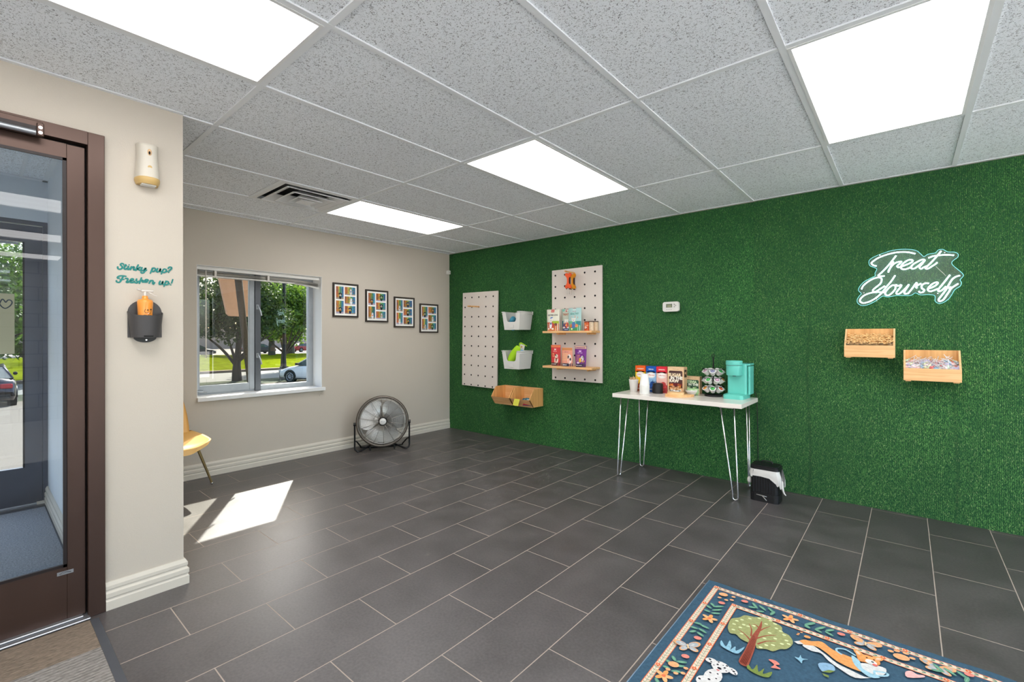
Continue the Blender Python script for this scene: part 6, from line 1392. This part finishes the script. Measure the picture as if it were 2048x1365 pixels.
# ================================================================ chair, half hidden by the entry wall
t = thing('side_chair', 'yellow moulded chair with brass legs, half hidden by the entry wall', 'chair', (.36,-3.185,0))
def seat(u, v):
    x = -.235+.47*u; y0 = .200*(1-.10*abs(2*u-1)**3) ; y0 *= (.86+.14*math.sin(min(1,u*1.6)*PI/2)) * (1-.55*max(0,(u-.80)/.20)**2.2); y = (2*v-1)*y0
    z = .425+.018*abs(2*v-1)**2.5-.020*u+.012*(1-u)**4 - .028*max(0,(u-.82)/.18)**2
    return (x, y, z)
m = MB(); m.grid(seat, 26, 26); q = len(m.v)
m.grid(lambda u, v: (seat(u,v)[0]*.93, seat(u,v)[1]*.90, seat(u,v)[2]-.038), 26, 26)
def edge_idx():
    n_ = 26; return [i for i in range(n_)] + [i*n_+n_-1 for i in range(1,n_)] + [(n_-1)*n_+i for i in range(n_-2,-1,-1)] + [i*n_ for i in range(n_-2,0,-1)]
E_ = edge_idx()
for i in range(len(E_)): m.f.append([E_[i], q+E_[i], q+E_[(i+1) % len(E_)], E_[(i+1) % len(E_)]]); m.c.append((255,255,255)); m.sm.append(True)
m.build('seat', MATS['yellow_shell'], t)
def back(u, v, off=0):
    y = (2*u-1)*.135*(1-.25*v*v); z = .43+.335*v - .05*abs(2*u-1)**3*v; x = -.215-.055*v-.02*(1-(2*u-1)**2)+off
    return (x, y+.005, z)
m = MB(); m.grid(lambda u,v: back(u,v,.0), 16, 16); q = len(m.v); m.grid(lambda u,v: back(u,v,-.022), 16, 16)
n_ = 16; E_ = [i for i in range(n_)] + [i*n_+n_-1 for i in range(1,n_)] + [(n_-1)*n_+i for i in range(n_-2,-1,-1)] + [i*n_ for i in range(n_-2,0,-1)]
for i in range(len(E_)): m.f.append([E_[i], E_[(i+1) % len(E_)], q+E_[(i+1) % len(E_)], q+E_[i]]); m.c.append((255,255,255)); m.sm.append(True)
m.build('backrest', MATS['yellow_shell'], t)
for (tx, ty, bx, by) in ((-.03,.13,-.071,.262),(.10,-.02,.11,-.012),(-.03,-.14,-.071,-.264),(.11,-.10,.15,-.16)):
    m = MB(); m.cyl((bx,by,.012),(tx,ty,.385),.008,12,.0125); lg = m.build('leg', MATS['brass'], t)
    m = MB(); m.ball((bx,by,.010),.011,.011,.010,10,8); m.build('foot_glide', MATS['chrome'], lg)
# ================================================================ rug with printed garden scene
RC = dict(ol=(158,162,110), br=(156,84,68), cr=(214,222,170), lb=(140,184,204), gr=(122,140,74), wh=(214,214,212), dk=(40,40,46), pk=(226,138,124), lc=(160,200,216),
          bl=(140,176,204), lp=(240,180,176), lg=(108,158,132), pc=(236,172,124), bg=(176,176,178))
RC['or'] = (232,160,98)
rg_ = thing('area_rug', 'dark blue rug printed with a tree, dogs and flowers', 'rug', (4.005,-1.80,0))
RW, RH = 1.80, 1.22
m = MB(); m.cur = (64,92,112)
NX, NY = 46, 34
def rz(x, y):     # light waviness along the free edge
    e = max(0, 1-(-y)/.10); return .0045 + .0035*e*(.5+.5*math.sin(x*21+.6))*(1 if x > .2 else x/.2)
vs = [(RW*i/(NX-1), -RH*j/(NY-1)+ (.003*math.sin(i*1.3) if j == 0 else 0), rz(RW*i/(NX-1), -RH*j/(NY-1))) for j in range(NY) for i in range(NX)]
m.add(vs, [[j*NX+i, (j+1)*NX+i, (j+1)*NX+i+1, j*NX+i+1] for j in range(NY-1) for i in range(NX-1)])
per = [i for i in range(NX)] + [j*NX+NX-1 for j in range(1,NY)] + [(NY-1)*NX+i for i in range(NX-2,-1,-1)] + [j*NX for j in range(NY-2,0,-1)]
b = len(m.v)
for i in per: p = m.v[i]; m.v.append((p[0], p[1], .0005))
for i in range(len(per)): j = (i+1) % len(per); m.f.append([per[i], per[j], b+j, b+i]); m.c.append((74,106,130)); m.sm.append(False)
m.build('rug_body', CLOTHPRINT, rg_)
m = MB(); a = Art(m, (0,0,0), (1,0,0), (0,1,0), .000012)
a.P = lambda x, y: Vector((x, y, rz(x, y)+.0004+a.h)); a.h = 0
def longrect(col, x0, y0, x1, y1, n=24):
    m.cur = col; hx = abs(x1-x0) > abs(y1-y0); vs = []
    for k in range(n+1):
        t_ = k/n
        vs += ([a.P(x0+(x1-x0)*t_, y0), a.P(x0+(x1-x0)*t_, y1)] if hx else [a.P(x0, y0+(y1-y0)*t_), a.P(x1, y0+(y1-y0)*t_)])
    m.add(vs, [[2*k, 2*k+1, 2*k+3, 2*k+2] for k in range(n)]); a.h += a.st
CRM = (226,208,186); ORG = (222,112,70); GRN = (96,140,116)
def band(o0, o1):
    x0, x1, y0, y1 = o0, RW-o0, -o0, -(RH-o0); w_ = o1-o0
    for (p, q) in ((ORG, 0), (CRM, .0028)):
        longrect(p, x0+q, y0-q, x1-q, y0-w_+q); longrect(p, x0+q, y1+q, x1-q, y1+w_-q); longrect(p, x0+q, y0-q, x0+w_-q, y1+q); longrect(p, x1-q, y0-q, x1-w_+q, y1+q)
    yc, xc = y0-w_/2, x0+w_/2
    longrect(GRN, xc-.0006, y0-.02, xc+.0006, y1+.02); 
    k = 0; y = y0-.024
    while y > y1+.02:
        a.stroke(GRN, [(xc-w_*.34, y+.006),(xc, y),(xc+w_*.34, y+.006)], .0018, 3, round_=False); y -= .0165
    x = x0+.03
    while x < x1-.02:
        a.stroke(GRN, [(x-.006, yc+w_*.26),(x+.005, yc),(x-.006, yc-w_*.26)], .0036, 3, round_=False); x += .0235
    for (X, Y) in [(xc, y0-w_/2-.176*k) for k in range(8)] + [(x0+w_/2+.178*k, yc) for k in range(11)]:
        if Y < y1+.03 or X > x1-.02: continue
        a.rect(CRM, X-.010, Y-.010, X+.010, Y+.010)
        for q in range(5): a.ell(ORG, X+.0062*math.cos(q*1.257), Y+.0062*math.sin(q*1.257), .0042, n=7)
        a.ell(CRM, X, Y, .0028, n=6)
band(.038, .063); band(.150, .177)
def butterfly(X, Y, S, ang):
    c_, s_ = math.cos(ang), math.sin(ang)
    def E_(col, x, y, rx, ry, a0): a.ell(col, X+S*(x*c_-y*s_), Y+S*(x*s_+y*c_), S*rx, S*ry, 14, a0+ang)
    for q in (-1, 1):
        E_((226,168,120), q*.62, .34, .62, .36, q*.5); E_((170,178,184), q*.52, .29, .50, .30, q*.5)
        E_((226,168,120), q*.44, -.34, .42, .28, -q*.6); E_((176,182,186), q*.38, -.30, .34, .22, -q*.6)
        E_((214,206,196), q*.45, .25, .22, .05, q*.5)
    E_((226,196,150), 0, 0, .07, .34, 0)
def doart(e):
    k, c, p = e[0], RC[e[1]], e[2]
    if e[1] == 'bg':
        X = sum(q[0] for q in p)/len(p); Y = sum(q[1] for q in p)/len(p); a.h += a.st
        butterfly(X, Y, .044, .0 if X > .2 else .5); return
    if k == 'E' and e[1] == 'or' and len(p) >= 4 and e[3] > .006:
        X = sum(q[0] for q in p)/len(p); Y = sum(q[1] for q in p)/len(p)
        for q in range(5): a.ell(c if q % 2 else (236,178,126), X+.017*math.cos(q*1.257+.3), Y+.017*math.sin(q*1.257+.3), .0165, .0085, 12, q*1.257+.3)
        a.ell((226,120,84), X, Y, .0075); return
    if k == 'P' and e[1] == 'wh' and p[0][0] < .4 and p[0][0] > 0 and p[0][1] < -.4: return
    if k == 'D2': return
    if k == 'P':
        q = [(v.x, v.y) for v in smooth_line(p, 3, True)] if len(p) > 5 else p
        a.poly(c, q)
    elif k == 'S': a.stroke(c, p, .0075, 4, taper=(e[1] == 'br'))
    elif k == 'D':
        for x, y in p: a.ell(c, x, y, .0075, .0055, 10, .3)
    elif k == 'D2':
        for i, (x, y) in enumerate(p): a.ell(c, x, y, .0042 if i > 1 else .009, .0042, 8)
    elif k == 'L':
        (x0, y0), (x1, y1) = p; L_ = math.hypot(x1-x0, y1-y0); a.ell(c, (x0+x1)/2, (y0+y1)/2, L_*.55, .0068, 12, math.atan2(y1-y0, x1-x0))
        a.stroke((150,196,170), [((x0+x1)/2-(x1-x0)*.3, (y0+y1)/2-(y1-y0)*.3), ((x0+x1)/2+(x1-x0)*.3, (y0+y1)/2+(y1-y0)*.3)], .0012, 2, round_=False)
    elif k == 'E':
        for x, y in p: a.ell(c, x, y, e[3], e[3]*.78, 14, .4)
for e in RUG_ART: doart(e)
# spotted dog sitting at the bottom left of the field
def dalmatian(X, Y, S, ang=-.0):
    c_, s_ = math.cos(ang), math.sin(ang)
    def T(x, y): return (X+S*(x*c_-y*s_), Y+S*(x*s_+y*c_))
    def E_(col, x, y, rx, ry, a0=0): X_, Y_ = T(x, y); a.ell(col, X_, Y_, S*rx, S*ry, 14, a0+ang)
    wh_ = (218,216,214); bk = (44,42,48)
    E_(wh_, 0, -.95, .40, .62); E_(wh_, -.05, -1.6, .5, .45); E_(wh_, 0, 0, .46, .42); E_(wh_, -.55, .12, .28, .20, .5); E_(wh_, .55, .12, .28, .20, -.5); E_(wh_, 0, -.22, .30, .26)
    for x, y, r_ in ((-.62,.16,.07),(-.5,.02,.05),(.6,.14,.07),(.72,.02,.05),(.48,.2,.04),(-.22,.28,.05),(.2,.30,.06),(.05,.2,.035),(-.3,-.12,.035),(.32,-.1,.04),(.1,-.62,.05),(-.2,-.8,.06),(.18,-1.0,.05),(-.05,-1.3,.07),(.3,-1.5,.06),(-.4,-1.6,.07),(-.15,-1.75,.05)): E_(bk, x, y, r_, r_*.85)
    E_(bk, -.18, .06, .055, .06); E_(bk, .18, .06, .055, .06); E_(bk, 0, -.16, .11, .08); E_((214,120,120), 0, -.34, .08, .06)
# corgi face
CORGI = [(.655,-.218,.034,.028,.2,(232,160,98)),(.622,-.196,.012,.022,.5,(232,160,98)),(.684,-.190,.012,.020,-.6,(232,160,98)),(.622,-.197,.006,.013,.5,(240,196,170)),(.684,-.191,.006,.012,-.6,(240,196,170)),(.664,-.230,.018,.016,.2,(222,222,220)),(.650,-.210,.0035,.0035,0,(40,36,40)),(.672,-.208,.0035,.0035,0,(40,36,40)),(.668,-.226,.005,.004,0,(40,36,40)),(.676,-.240,.008,.007,0,(222,110,104))]
a.h += a.st
for (x, y, rx, ry, a0, col) in CORGI: a.ell(col, x, y, rx, ry, 12, a0)
# bark lines, eyes and repeats of the border motifs down the left and right edges
tr = [p for p in RUG_ART if p[0] == 'P' and p[1] == 'br'][0][2]
for k in range(5):
    f_ = .2+.15*k; a.stroke((104,40,34), [(tr[0][0]*(1-f_)+tr[11][0]*f_ , tr[0][1]*(1-f_)+tr[11][1]*f_), (tr[1][0]*(1-f_)+tr[10][0]*f_, tr[1][1]*(1-f_)+tr[10][1]*f_), (tr[3][0]*(1-f_)+tr[8][0]*f_, tr[3][1]*(1-f_)+tr[8][1]*f_)], .0022, 3, taper=True)
_dl = [p for p in RUG_ART if p[0] == 'P' and p[1] == 'wh'][0][2]
dalmatian(.238, -.625, .072, -.10)
for dy in (-.62,):
    for e in RUG_ART:
        if e[0] in 'LE' and all(.06 < x < .15 and y < -.09 for x, y in e[2]):
            e2 = list(e); e2[2] = [(x, y+dy) for x, y in e[2]]; 
            if all(y > -RH+.16 for x, y in e2[2]): doart(e2)
for e in RUG_ART:
    if e[0] in 'LE' and all(y > -.148 and x > .14 for x, y in e[2]):
        for mir in (0, 1):
            e2 = list(e); e2[2] = [(x+(.62 if not mir else 0), y if not mir else -RH-y) for x, y in e[2]]
            if all(x < RW-.15 for x, y in e2[2]): doart(e2)
for (x, y, c, s) in ((.95,-.5,'pk',.03),(1.2,-.8,'bl',.035),(.6,-.9,'or',.04),(1.4,-.45,'gr',.05),(.35,-1.0,'lb',.03),(1.5,-.95,'ol',.09)):
    for q in range(6): a.ell(RC[c], x+s*math.cos(q*1.05), y+s*math.sin(q*1.05), s*.45, s*.3, 10, q*1.05)
    a.ell(CRM, x, y, s*.3)
m.build('printed_design', CLOTHPRINT, rg_)
m = MB(); m.tube([(0.001,.001,.005),(0.001,-RH,.005)], .0022, 5); m.build('edge_binding', mat('rug_binding', (120,140,158), .9), rg_)
# ================================================================ OUTSIDE
def gz(x): return -.12+.055*(x+.3) if x > -21 else -1.26
def strip(name, m_, xa, xb, y0=-30, y1=45, skew=0.0, dz=0.0, n=2):
    """ground strip between x=xa (near) and x=xb (far)"""
    m = MB(); vs = []; N = 24
    for j in range(N+1):
        x = xa+(xb-xa)*j/N
        for y in (y0, y1): xx = x+skew*(y-5.56); vs.append((xx, y, gz(min(xx, -.3))+dz))
    m.add(vs, [[2*j, 2*j+1, 2*j+3, 2*j+2] for j in range(N)])
    return m.build(name, m_)
mat('asphalt_lot', (104,96,86), .9, bump=(60,.5,.02), var=.22, vscale=30)
mat('road_concrete', (116,116,112), .85, var=.05, vscale=1.5)
mat('far_lot', (142,132,124), .9, var=.05, vscale=.6)
mat('lawn', (104,114,20), .95, spec=0.0, bump=(12,.6,.08), var=.35, vscale=2.2)
mat('verge', (44,56,28), .95, bump=(12,.6,.08), var=.3, vscale=3)  # shade on this grass is put into its darker colour
mat('curb', (140,120,104), .9)
struct(strip('parking_lot', MATS['asphalt_lot'], -.3, -21.6, dz=0), 'tan grey asphalt parking lot outside', 'parking lot')
tag(strip('grass_verge', MATS['verge'], -21.6, -24.6, dz=.004), 'shaded grass verge between the parking lot and the road', 'grass', kind='stuff')
struct(strip('road', MATS['road_concrete'], -24.6, -31.4, skew=.0, dz=.0), 'pale concrete road beyond the verge', 'road')
m = MB(); m.box(-31.9,-31.4,-30,45,-1.3,-1.10); struct(m.build('curb', MATS['curb']), 'brown concrete curb along the lawn', 'curb')
m = MB(); N = 30
m.add([(-31.7-30*i/N, -30+75*j/N, -1.13+.75*math.exp(-((i/N-.75)/.35)**2)*math.exp(-((-30+75*j/N-4)/9)**2)+.03*math.sin(i*2.1+j)) for j in range(N+1) for i in range(N+1)], [[j*(N+1)+i, (j+1)*(N+1)+i, (j+1)*(N+1)+i+1, j*(N+1)+i+1] for j in range(N) for i in range(N)])
tag(m.build('lawn', MATS['lawn']), 'bright sunlit lawn rising beyond the road', 'grass', kind='stuff')
struct(strip('far_parking_lot', MATS['far_lot'], -55, -130, -80, 120), 'pale far parking lot beyond the lawn', 'parking lot')
m = MB(); m.box(-1.55,-.30,-6.5,-2.4,-.2,-.02); struct(m.build('entry_path', mat('path_concrete', (132,122,110), .9, var=.1, vscale=14)), 'concrete step outside the outer door', 'path') if False else None

mat('sidewalk_concrete', (232,228,220), .9, var=.06, vscale=2)
m = MB(); m.add([(-.25,-40,-.13),(45,-40,-.13),(45,YF-.2,-.13),(-.25,YF-.2,-.13)], [[0,1,2,3]]); m.add([(XF+.2,YF-.2,-.13),(45,YF-.2,-.13),(45,30,-.13),(XF+.2,30,-.13)], [[0,1,2,3]])
struct(m.build('sidewalk', MATS['sidewalk_concrete']), 'pale concrete outside the shop windows behind the viewer', 'sidewalk')  # pale slab added out of view to bounce sunlight up into the room

def leafmat(name, sat=1.0):
    m = bpy.data.materials.new(name); m.use_nodes = True; n = m.node_tree.nodes; l = m.node_tree.links; b = n['Principled BSDF']
    a = n.new('ShaderNodeAttribute'); a.attribute_name = 'Col'; l.new(a.outputs['Color'], b.inputs['Base Color']); b.inputs['Roughness'].default_value = .55
    tr = n.new('ShaderNodeBsdfTranslucent'); l.new(a.outputs['Color'], tr.inputs[0]); x = n.new('ShaderNodeMixShader'); x.inputs[0].default_value = .35
    l.new(b.outputs[0], x.inputs[1]); l.new(tr.outputs[0], x.inputs[2]); l.new(x.outputs[0], n['Material Output'].inputs[0])
    return m
LEAF = leafmat('leaf')
def foliage(name, blobs, n, size, c1, c2, seed, parent):
    g = np.random.default_rng(seed); vol = np.array([b[3]*b[4]*b[5] for b in blobs]); pick = g.choice(len(blobs), n, p=vol/vol.sum()); B = np.array(blobs)[pick]
    d = g.normal(size=(n,3)); d /= np.linalg.norm(d, axis=1)[:,None]; rad = g.random(n)**.42
    P = B[:, :3] + d*rad[:,None]*B[:, 3:6]
    a = g.normal(size=(n,3)); a /= np.linalg.norm(a, axis=1)[:,None]; b = np.cross(a, g.normal(size=(n,3))); b /= np.linalg.norm(b, axis=1)[:,None]
    s = size*g.uniform(.6,1.3,n)[:,None]
    V = np.zeros((n*4,3), dtype=np.float32); V[0::4] = P-a*s; V[1::4] = P+b*s*.45; V[2::4] = P+a*s; V[3::4] = P-b*s*.45
    me = bpy.data.meshes.new(name); me.vertices.add(n*4); me.vertices.foreach_set('co', V.ravel()); me.loops.add(n*4); me.loops.foreach_set('vertex_index', np.arange(n*4, dtype=np.int32))
    me.polygons.add(n); me.polygons.foreach_set('loop_start', np.arange(0,n*4,4,dtype=np.int32)); me.polygons.foreach_set('loop_total', np.full(n,4,dtype=np.int32)); me.update(calc_edges=True)
    t = g.random(n)[:,None]; C = np.array(s2l(c1))*(1-t)+np.array(s2l(c2))*t
    arr = np.ones((n*4,4), dtype=np.float32); arr[:,:3] = np.repeat(C,4,axis=0); me.color_attributes.new('Col','FLOAT_COLOR','POINT').data.foreach_set('color', arr.ravel())
    me.materials.append(LEAF); o = bpy.data.objects.new(name, me); COL.objects.link(o); o.parent = parent; return o
mat('bark', (74,64,54), .95, bump=(14,.8,.03), var=.25, vscale=8, stretch=(1,1,.2))
def tree(label, x, y, zg, h, rx, ry, cz, rz_, n, size, c1, c2, seed, tr=.25, fork=1.0, blobs_n=14):
    g = random.Random(seed); t = thing('leafy_tree', label, 'tree', (x, y, zg), 0, 'trees outside')
    m = MB(); m.tube(smooth_line([(0,0,-.1),(.02,-.02,fork*.5),(0,0,fork),(.1,.05,fork+1.0),(.05,.1,fork+2.4)],5), tr, 10, rs=[tr*(1.15-.035*k) for k in range(21)])
    m.build('trunk', MATS['bark'], t)
    for k in range(6):
        a_ = g.uniform(0,2*PI); m = MB(); q = g.uniform(.5,.8); m.tube(smooth_line([(0,0,fork*g.uniform(.75,1.3)),(math.cos(a_)*rx*.3,math.sin(a_)*ry*.3,fork+.9),(math.cos(a_)*rx*q,math.sin(a_)*ry*q,fork+g.uniform(1.6,2.8))],5), tr*.4, 6, rs=[tr*.45*(1-.07*j) for j in range(11)]); m.build('branch', MATS['bark'], t)
    bl_ = [(0,0,cz,rx*.7,ry*.7,rz_*.75)]
    for k in range(blobs_n):
        a_ = g.uniform(0,2*PI); e = g.uniform(-.8,.9); q = g.uniform(.45,.75); s_ = g.uniform(.30,.5)
        bl_.append((math.cos(a_)*math.cos(e)*rx*q, math.sin(a_)*math.cos(e)*ry*q, cz+math.sin(e)*rz_*q, rx*s_, ry*s_, rz_*s_*.8))
    foliage('foliage', bl_, n, size, c1, c2, seed, t)
    return t
G1, G2 = (34,54,20), (84,106,42)
B1, B2 = (50,84,26), (128,160,48)
tree('dark leafy tree with a forked trunk seen in the left window pane', -24.3, 5.55, -1.26, 6, 2.6, 3.1, 4.1, 2.8, 15000, .12, G1, G2, 11, .24, 1.0)
tree('bright green tree behind the lamp post in the right window pane', -29.6, 10.4, -1.26, 7, 2.6, 3.0, 4.3, 3.0, 9000, .14, B1, B2, 12, .20, 1.3)
for k, (x, y, s_, lab) in enumerate([(-57.5,9.0,2.0,'pale distant tree beyond the lawn at the left edge of the window'), (-64,26,2.6,'large distant tree behind the bright tree in the window'), (-58,21.0,1.9,'distant tree at the right edge of the window'), (-86,4,2.4,'tall distant tree beyond the far parking lot')]):
    tree(lab, x, y, -1.2, 8, 2.6*s_, 3.4*s_, 4.0*s_, 3.2*s_, 6000, .14*s_, B1 if k % 2 else G1, B2 if k % 2 else (120,136,80), 20+k, .22*s_, 1.0*s_)
tree('leafy tree behind the dark car seen through both glass doors', -27.0, -4.8, -1.2, 7, 3.6, 3.8, 4.2, 3.6, 11000, .13, (48,78,30), (112,146,62), 31, .22, 1.0)
tree('second leafy tree behind the cars seen through the doors', -33.0, -2.0, -1.2, 7, 3.4, 3.6, 3.6, 3.2, 6000, .15, (48,78,30), (112,146,62), 33, .22, 1.0)
# lamp post
t = thing('lamp_post', 'dark lamp post on a concrete block by the white car', 'lamp post', (-23.4,7.79,-1.26))
m = MB(); m.lathe([(.27,0),(.27,.62),(.25,.64)], 20); m.build('concrete_base', mat('post_concrete', (120,110,104), .9, var=.1, vscale=5), t)
m = MB(); m.box(-.19,.19,-.19,.19,.64,.74,ch=.02); m.build('base_cover', MATS['black_metal'], t)
m = MB(); m.cyl((0,0,.7),(0,0,7.9),.10,14,.08); m.build('pole', MATS['black_metal'], t)
m = MB(); m.box(-.15,.15,-.5,.15,7.9,8.05,ch=.02); m.build('lamp_head', MATS['black_metal'], t)
# post and panel shapes standing in for reflections in the window pane
t = thing('leaning_post', 'speckled brown post leaning close outside the left window pane', 'post', (-1.2,-2.03,-.17))
mat('speckled_brown', (66,60,54), .9, var=.4, vscale=60)
m = MB(); A0 = Vector((0,.03,.0)); A1 = Vector((0,-.215,2.45)); m.tube([A0, A1], .034, 10, rs=[.022,.044]); m.build('post', MATS['speckled_brown'], t)
t = thing('hanging_panel', 'peach coloured slanting panel behind the leaning post', 'panel', (-1.45,-2.05,1.50))
mat('peach_stucco', (186,152,130), .9, var=.06, vscale=30)
m = MB(); MZ = Matrix(((0,0,1,0),(1,0,0,0),(0,1,0,0),(0,0,0,1)))
m.prism([(-.215,.03),(-.185,.0),(.06,.0),(.06,.60),(-.33,.60)], .05, MZ); m.build('panel', MATS['peach_stucco'], t)
for y in (-.15, .03):
    m = MB(); m.tube([(.02,y,.58),(.02,y,1.05)], .01, 6); m.build('hanger', MATS['black_metal'], t)
m = MB(); m.tube([(.02,.03,1.05),(.02,-.15,1.05),(1.205,-.15,1.05)], .014, 6); m.build('bracket_arm', MATS['black_metal'], t)

# cars: lofted bodies with wheels, glass, lamps
mat('car_white', (226,226,222), .3, coat=.3); mat('car_grey', (62,60,66), .25, .4, coat=.5); mat('car_glass', (70,84,80), .08, coat=.3); mat('tyre', (24,24,24), .8); mat('rim', (180,182,186), .3, .8)
mat('tail_red', (196,30,44), .3)
def car(label, loc, rz, paint, plate=None):
    """local +x = front, y = left, length 4.7"""
    t = thing('parked_car', label, 'car', loc, rz)
    prof = [(-2.35,.42,.62,.80),(-2.25,.30,.95,.86),(-1.9,.25,1.05,.90),(-1.4,.24,1.02,.92),(-.5,.22,.98,.92),(.6,.22,.95,.92),(1.2,.23,.92,.91),(1.8,.25,.82,.88),(2.2,.28,.68,.80),(2.36,.38,.56,.62)]
    m = MB(); S = []
    for x, z0, z1, w_ in prof:
        S.append([(x, -w_*.94, z0),(x, -w_, z0+.15),(x, -w_, z1-.18),(x, -w_*.93, z1-.04),(x, -w_*.6, z1+.015),(x, w_*.6, z1+.015),(x, w_*.93, z1-.04),(x, w_, z1-.18),(x, w_, z0+.15),(x, w_*.94, z0)])
    K = 10; vs = [p for s_ in S for p in s_]; m.smooth = True
    m.add(vs, [[j*K+i, j*K+(i+1) % K, (j+1)*K+(i+1) % K, (j+1)*K+i] for j in range(len(S)-1) for i in range(K)]); m.smooth = False
    m.add(S[0], [list(range(K))]); m.add(S[-1], [list(range(K))[::-1]]); m.build('car_body', paint, t)
    cab = [(-2.0,1.03,.80),(-1.25,1.40,.60),(-.3,1.46,.62),(.35,1.42,.60),(1.15,.95,.80)]
    m = MB(); S = [[(x,-.86 if i not in (1,2,3) else -.84,.96),(x,-w_,z),(x,w_,z),(x,.84,.96)] for i, (x, z, w_) in enumerate(cab)]; vs = [p for s_ in S for p in s_]; K = 4; m.smooth = False
    m.add(vs, [[j*K+i, j*K+i+1, (j+1)*K+i+1, (j+1)*K+i] for j in range(4) for i in range(3)]); m.build('cabin_glass', MATS['car_glass'], t)
    m = MB(); m.add([(x, s_*(w_+.015), z+.012) for (x, z, w_) in cab[1:4] for s_ in (-1,1)], [[0,1,3,2],[2,3,5,4]])
    for s_ in (-1,1):
        m.tube([(x, s_*(w_+.012), z+.005) for x, z, w_ in cab], .03, 6); m.tube([(-.3,s_*.63,1.45),(-.35,s_*.86,.96)], .03, 6)
    m.build('roof', paint, t)
    for sx in (-1.42, 1.42):
        for s_ in (-1, 1):
            m = MB(); m.cyl((sx,s_*.70,.33),(sx,s_*.925,.33),.335,24); wl = m.build('wheel', MATS['tyre'], t)
            m = MB(); m.cyl((sx,s_*.90,.33),(sx,s_*.932,.33),.10,12); m.ring((sx,s_*.93,.33),(0,1,0),.215,.018,24,5)
            for k in range(10): a_ = 2*PI*k/10; m.tube([(sx,s_*.935,.33),(sx+.21*math.cos(a_),s_*.935,.33+.21*math.sin(a_))], .014, 5)
            m.build('rim', MATS['rim'], wl)
            m = MB(); m.tube([(sx+.37*math.cos(PI*k/12),s_*.922,.33+.37*math.sin(PI*k/12)) for k in range(13)], .022, 6); m.build('wheel_arch', MATS['black_plastic'], t)
    for s_ in (-1, 1):
        m = MB(); m.box(.80,1.0,s_*.93,s_*1.05,.98,1.10,ch=.03); m.build('side_mirror', MATS['black_plastic'], t)
        m = MB(); m.box(-2.37,-2.18,s_*.50,s_*.80,.70,.86,ch=.03); m.build('tail_light', MATS['tail_red'], t)
        m = MB(); m.box(2.12,2.34,s_*.48,s_*.76,.56,.68,ch=.03); m.build('headlight', MATS['translucent'], t)
        m = MB(); m.box(-.15,.05,s_*.925,s_*.945,.80,.83,ch=.005); m.build('door_handle', MATS['black_plastic'], t)
    m = MB(); m.box(-2.40,-2.34,-.75,.75,.36,.50,ch=.02); m.box(-1.1,1.1,-.93,.93,.20,.26); m.build('lower_trim', MATS['black_plastic'], t)
    if plate:
        m = MB(); m.cur = (150,196,214); m.box(-2.405,-2.38,-.17,.17,.58,.76); a = Art(m, (-2.4055,0,.67),(0,-1,0),(0,0,1)); a.rect((226,236,236),-.16,-.05,.16,.07); a.text((40,52,70), plate, 0, -.045, .115, bold=.02); m.build('number_plate', PRINT, t, 'pale blue number plate')
    return t
car('white car parked beside the lamp post, seen through the window', (-20.06,8.48,-1.27), math.atan2(-.42,-.906), MATS['car_white'])
car('dark grey car with a pale blue number plate, seen through the glass doors', (-20.9,-4.15,-1.20), PI, MATS['car_grey'], 'CE-437')
for k, (x, y, c, lab) in enumerate([(-72,32,(150,40,40),'distant red car beyond the lawn'),(-70,24,(40,40,46),'distant black car beyond the lawn'),(-66,14.6,(60,60,66),'small dark distant car left of the tree trunk'),(-74,40,(170,70,40),'distant orange car at the right of the window')]):
    car(lab, (x, y, -1.26), PI/2+.2, mat('far_paint_%d' % k, c, .4))
m = MB(); m.box(-112,-106,-10,70,-1.3,3.0); o = m.build('distant_building', mat('far_wall', (176,160,150), .9)); tag(o, 'long pale building far beyond the parking lot', 'building')
m = MB(); m.cyl((0,0,0),(0,0,1.0),.05,8); o = m.build('marker_post', MATS['paper_white'], loc=(-52,17.2,-1.0)); tag(o, 'short pale marker post on the far edge of the lawn', 'post')
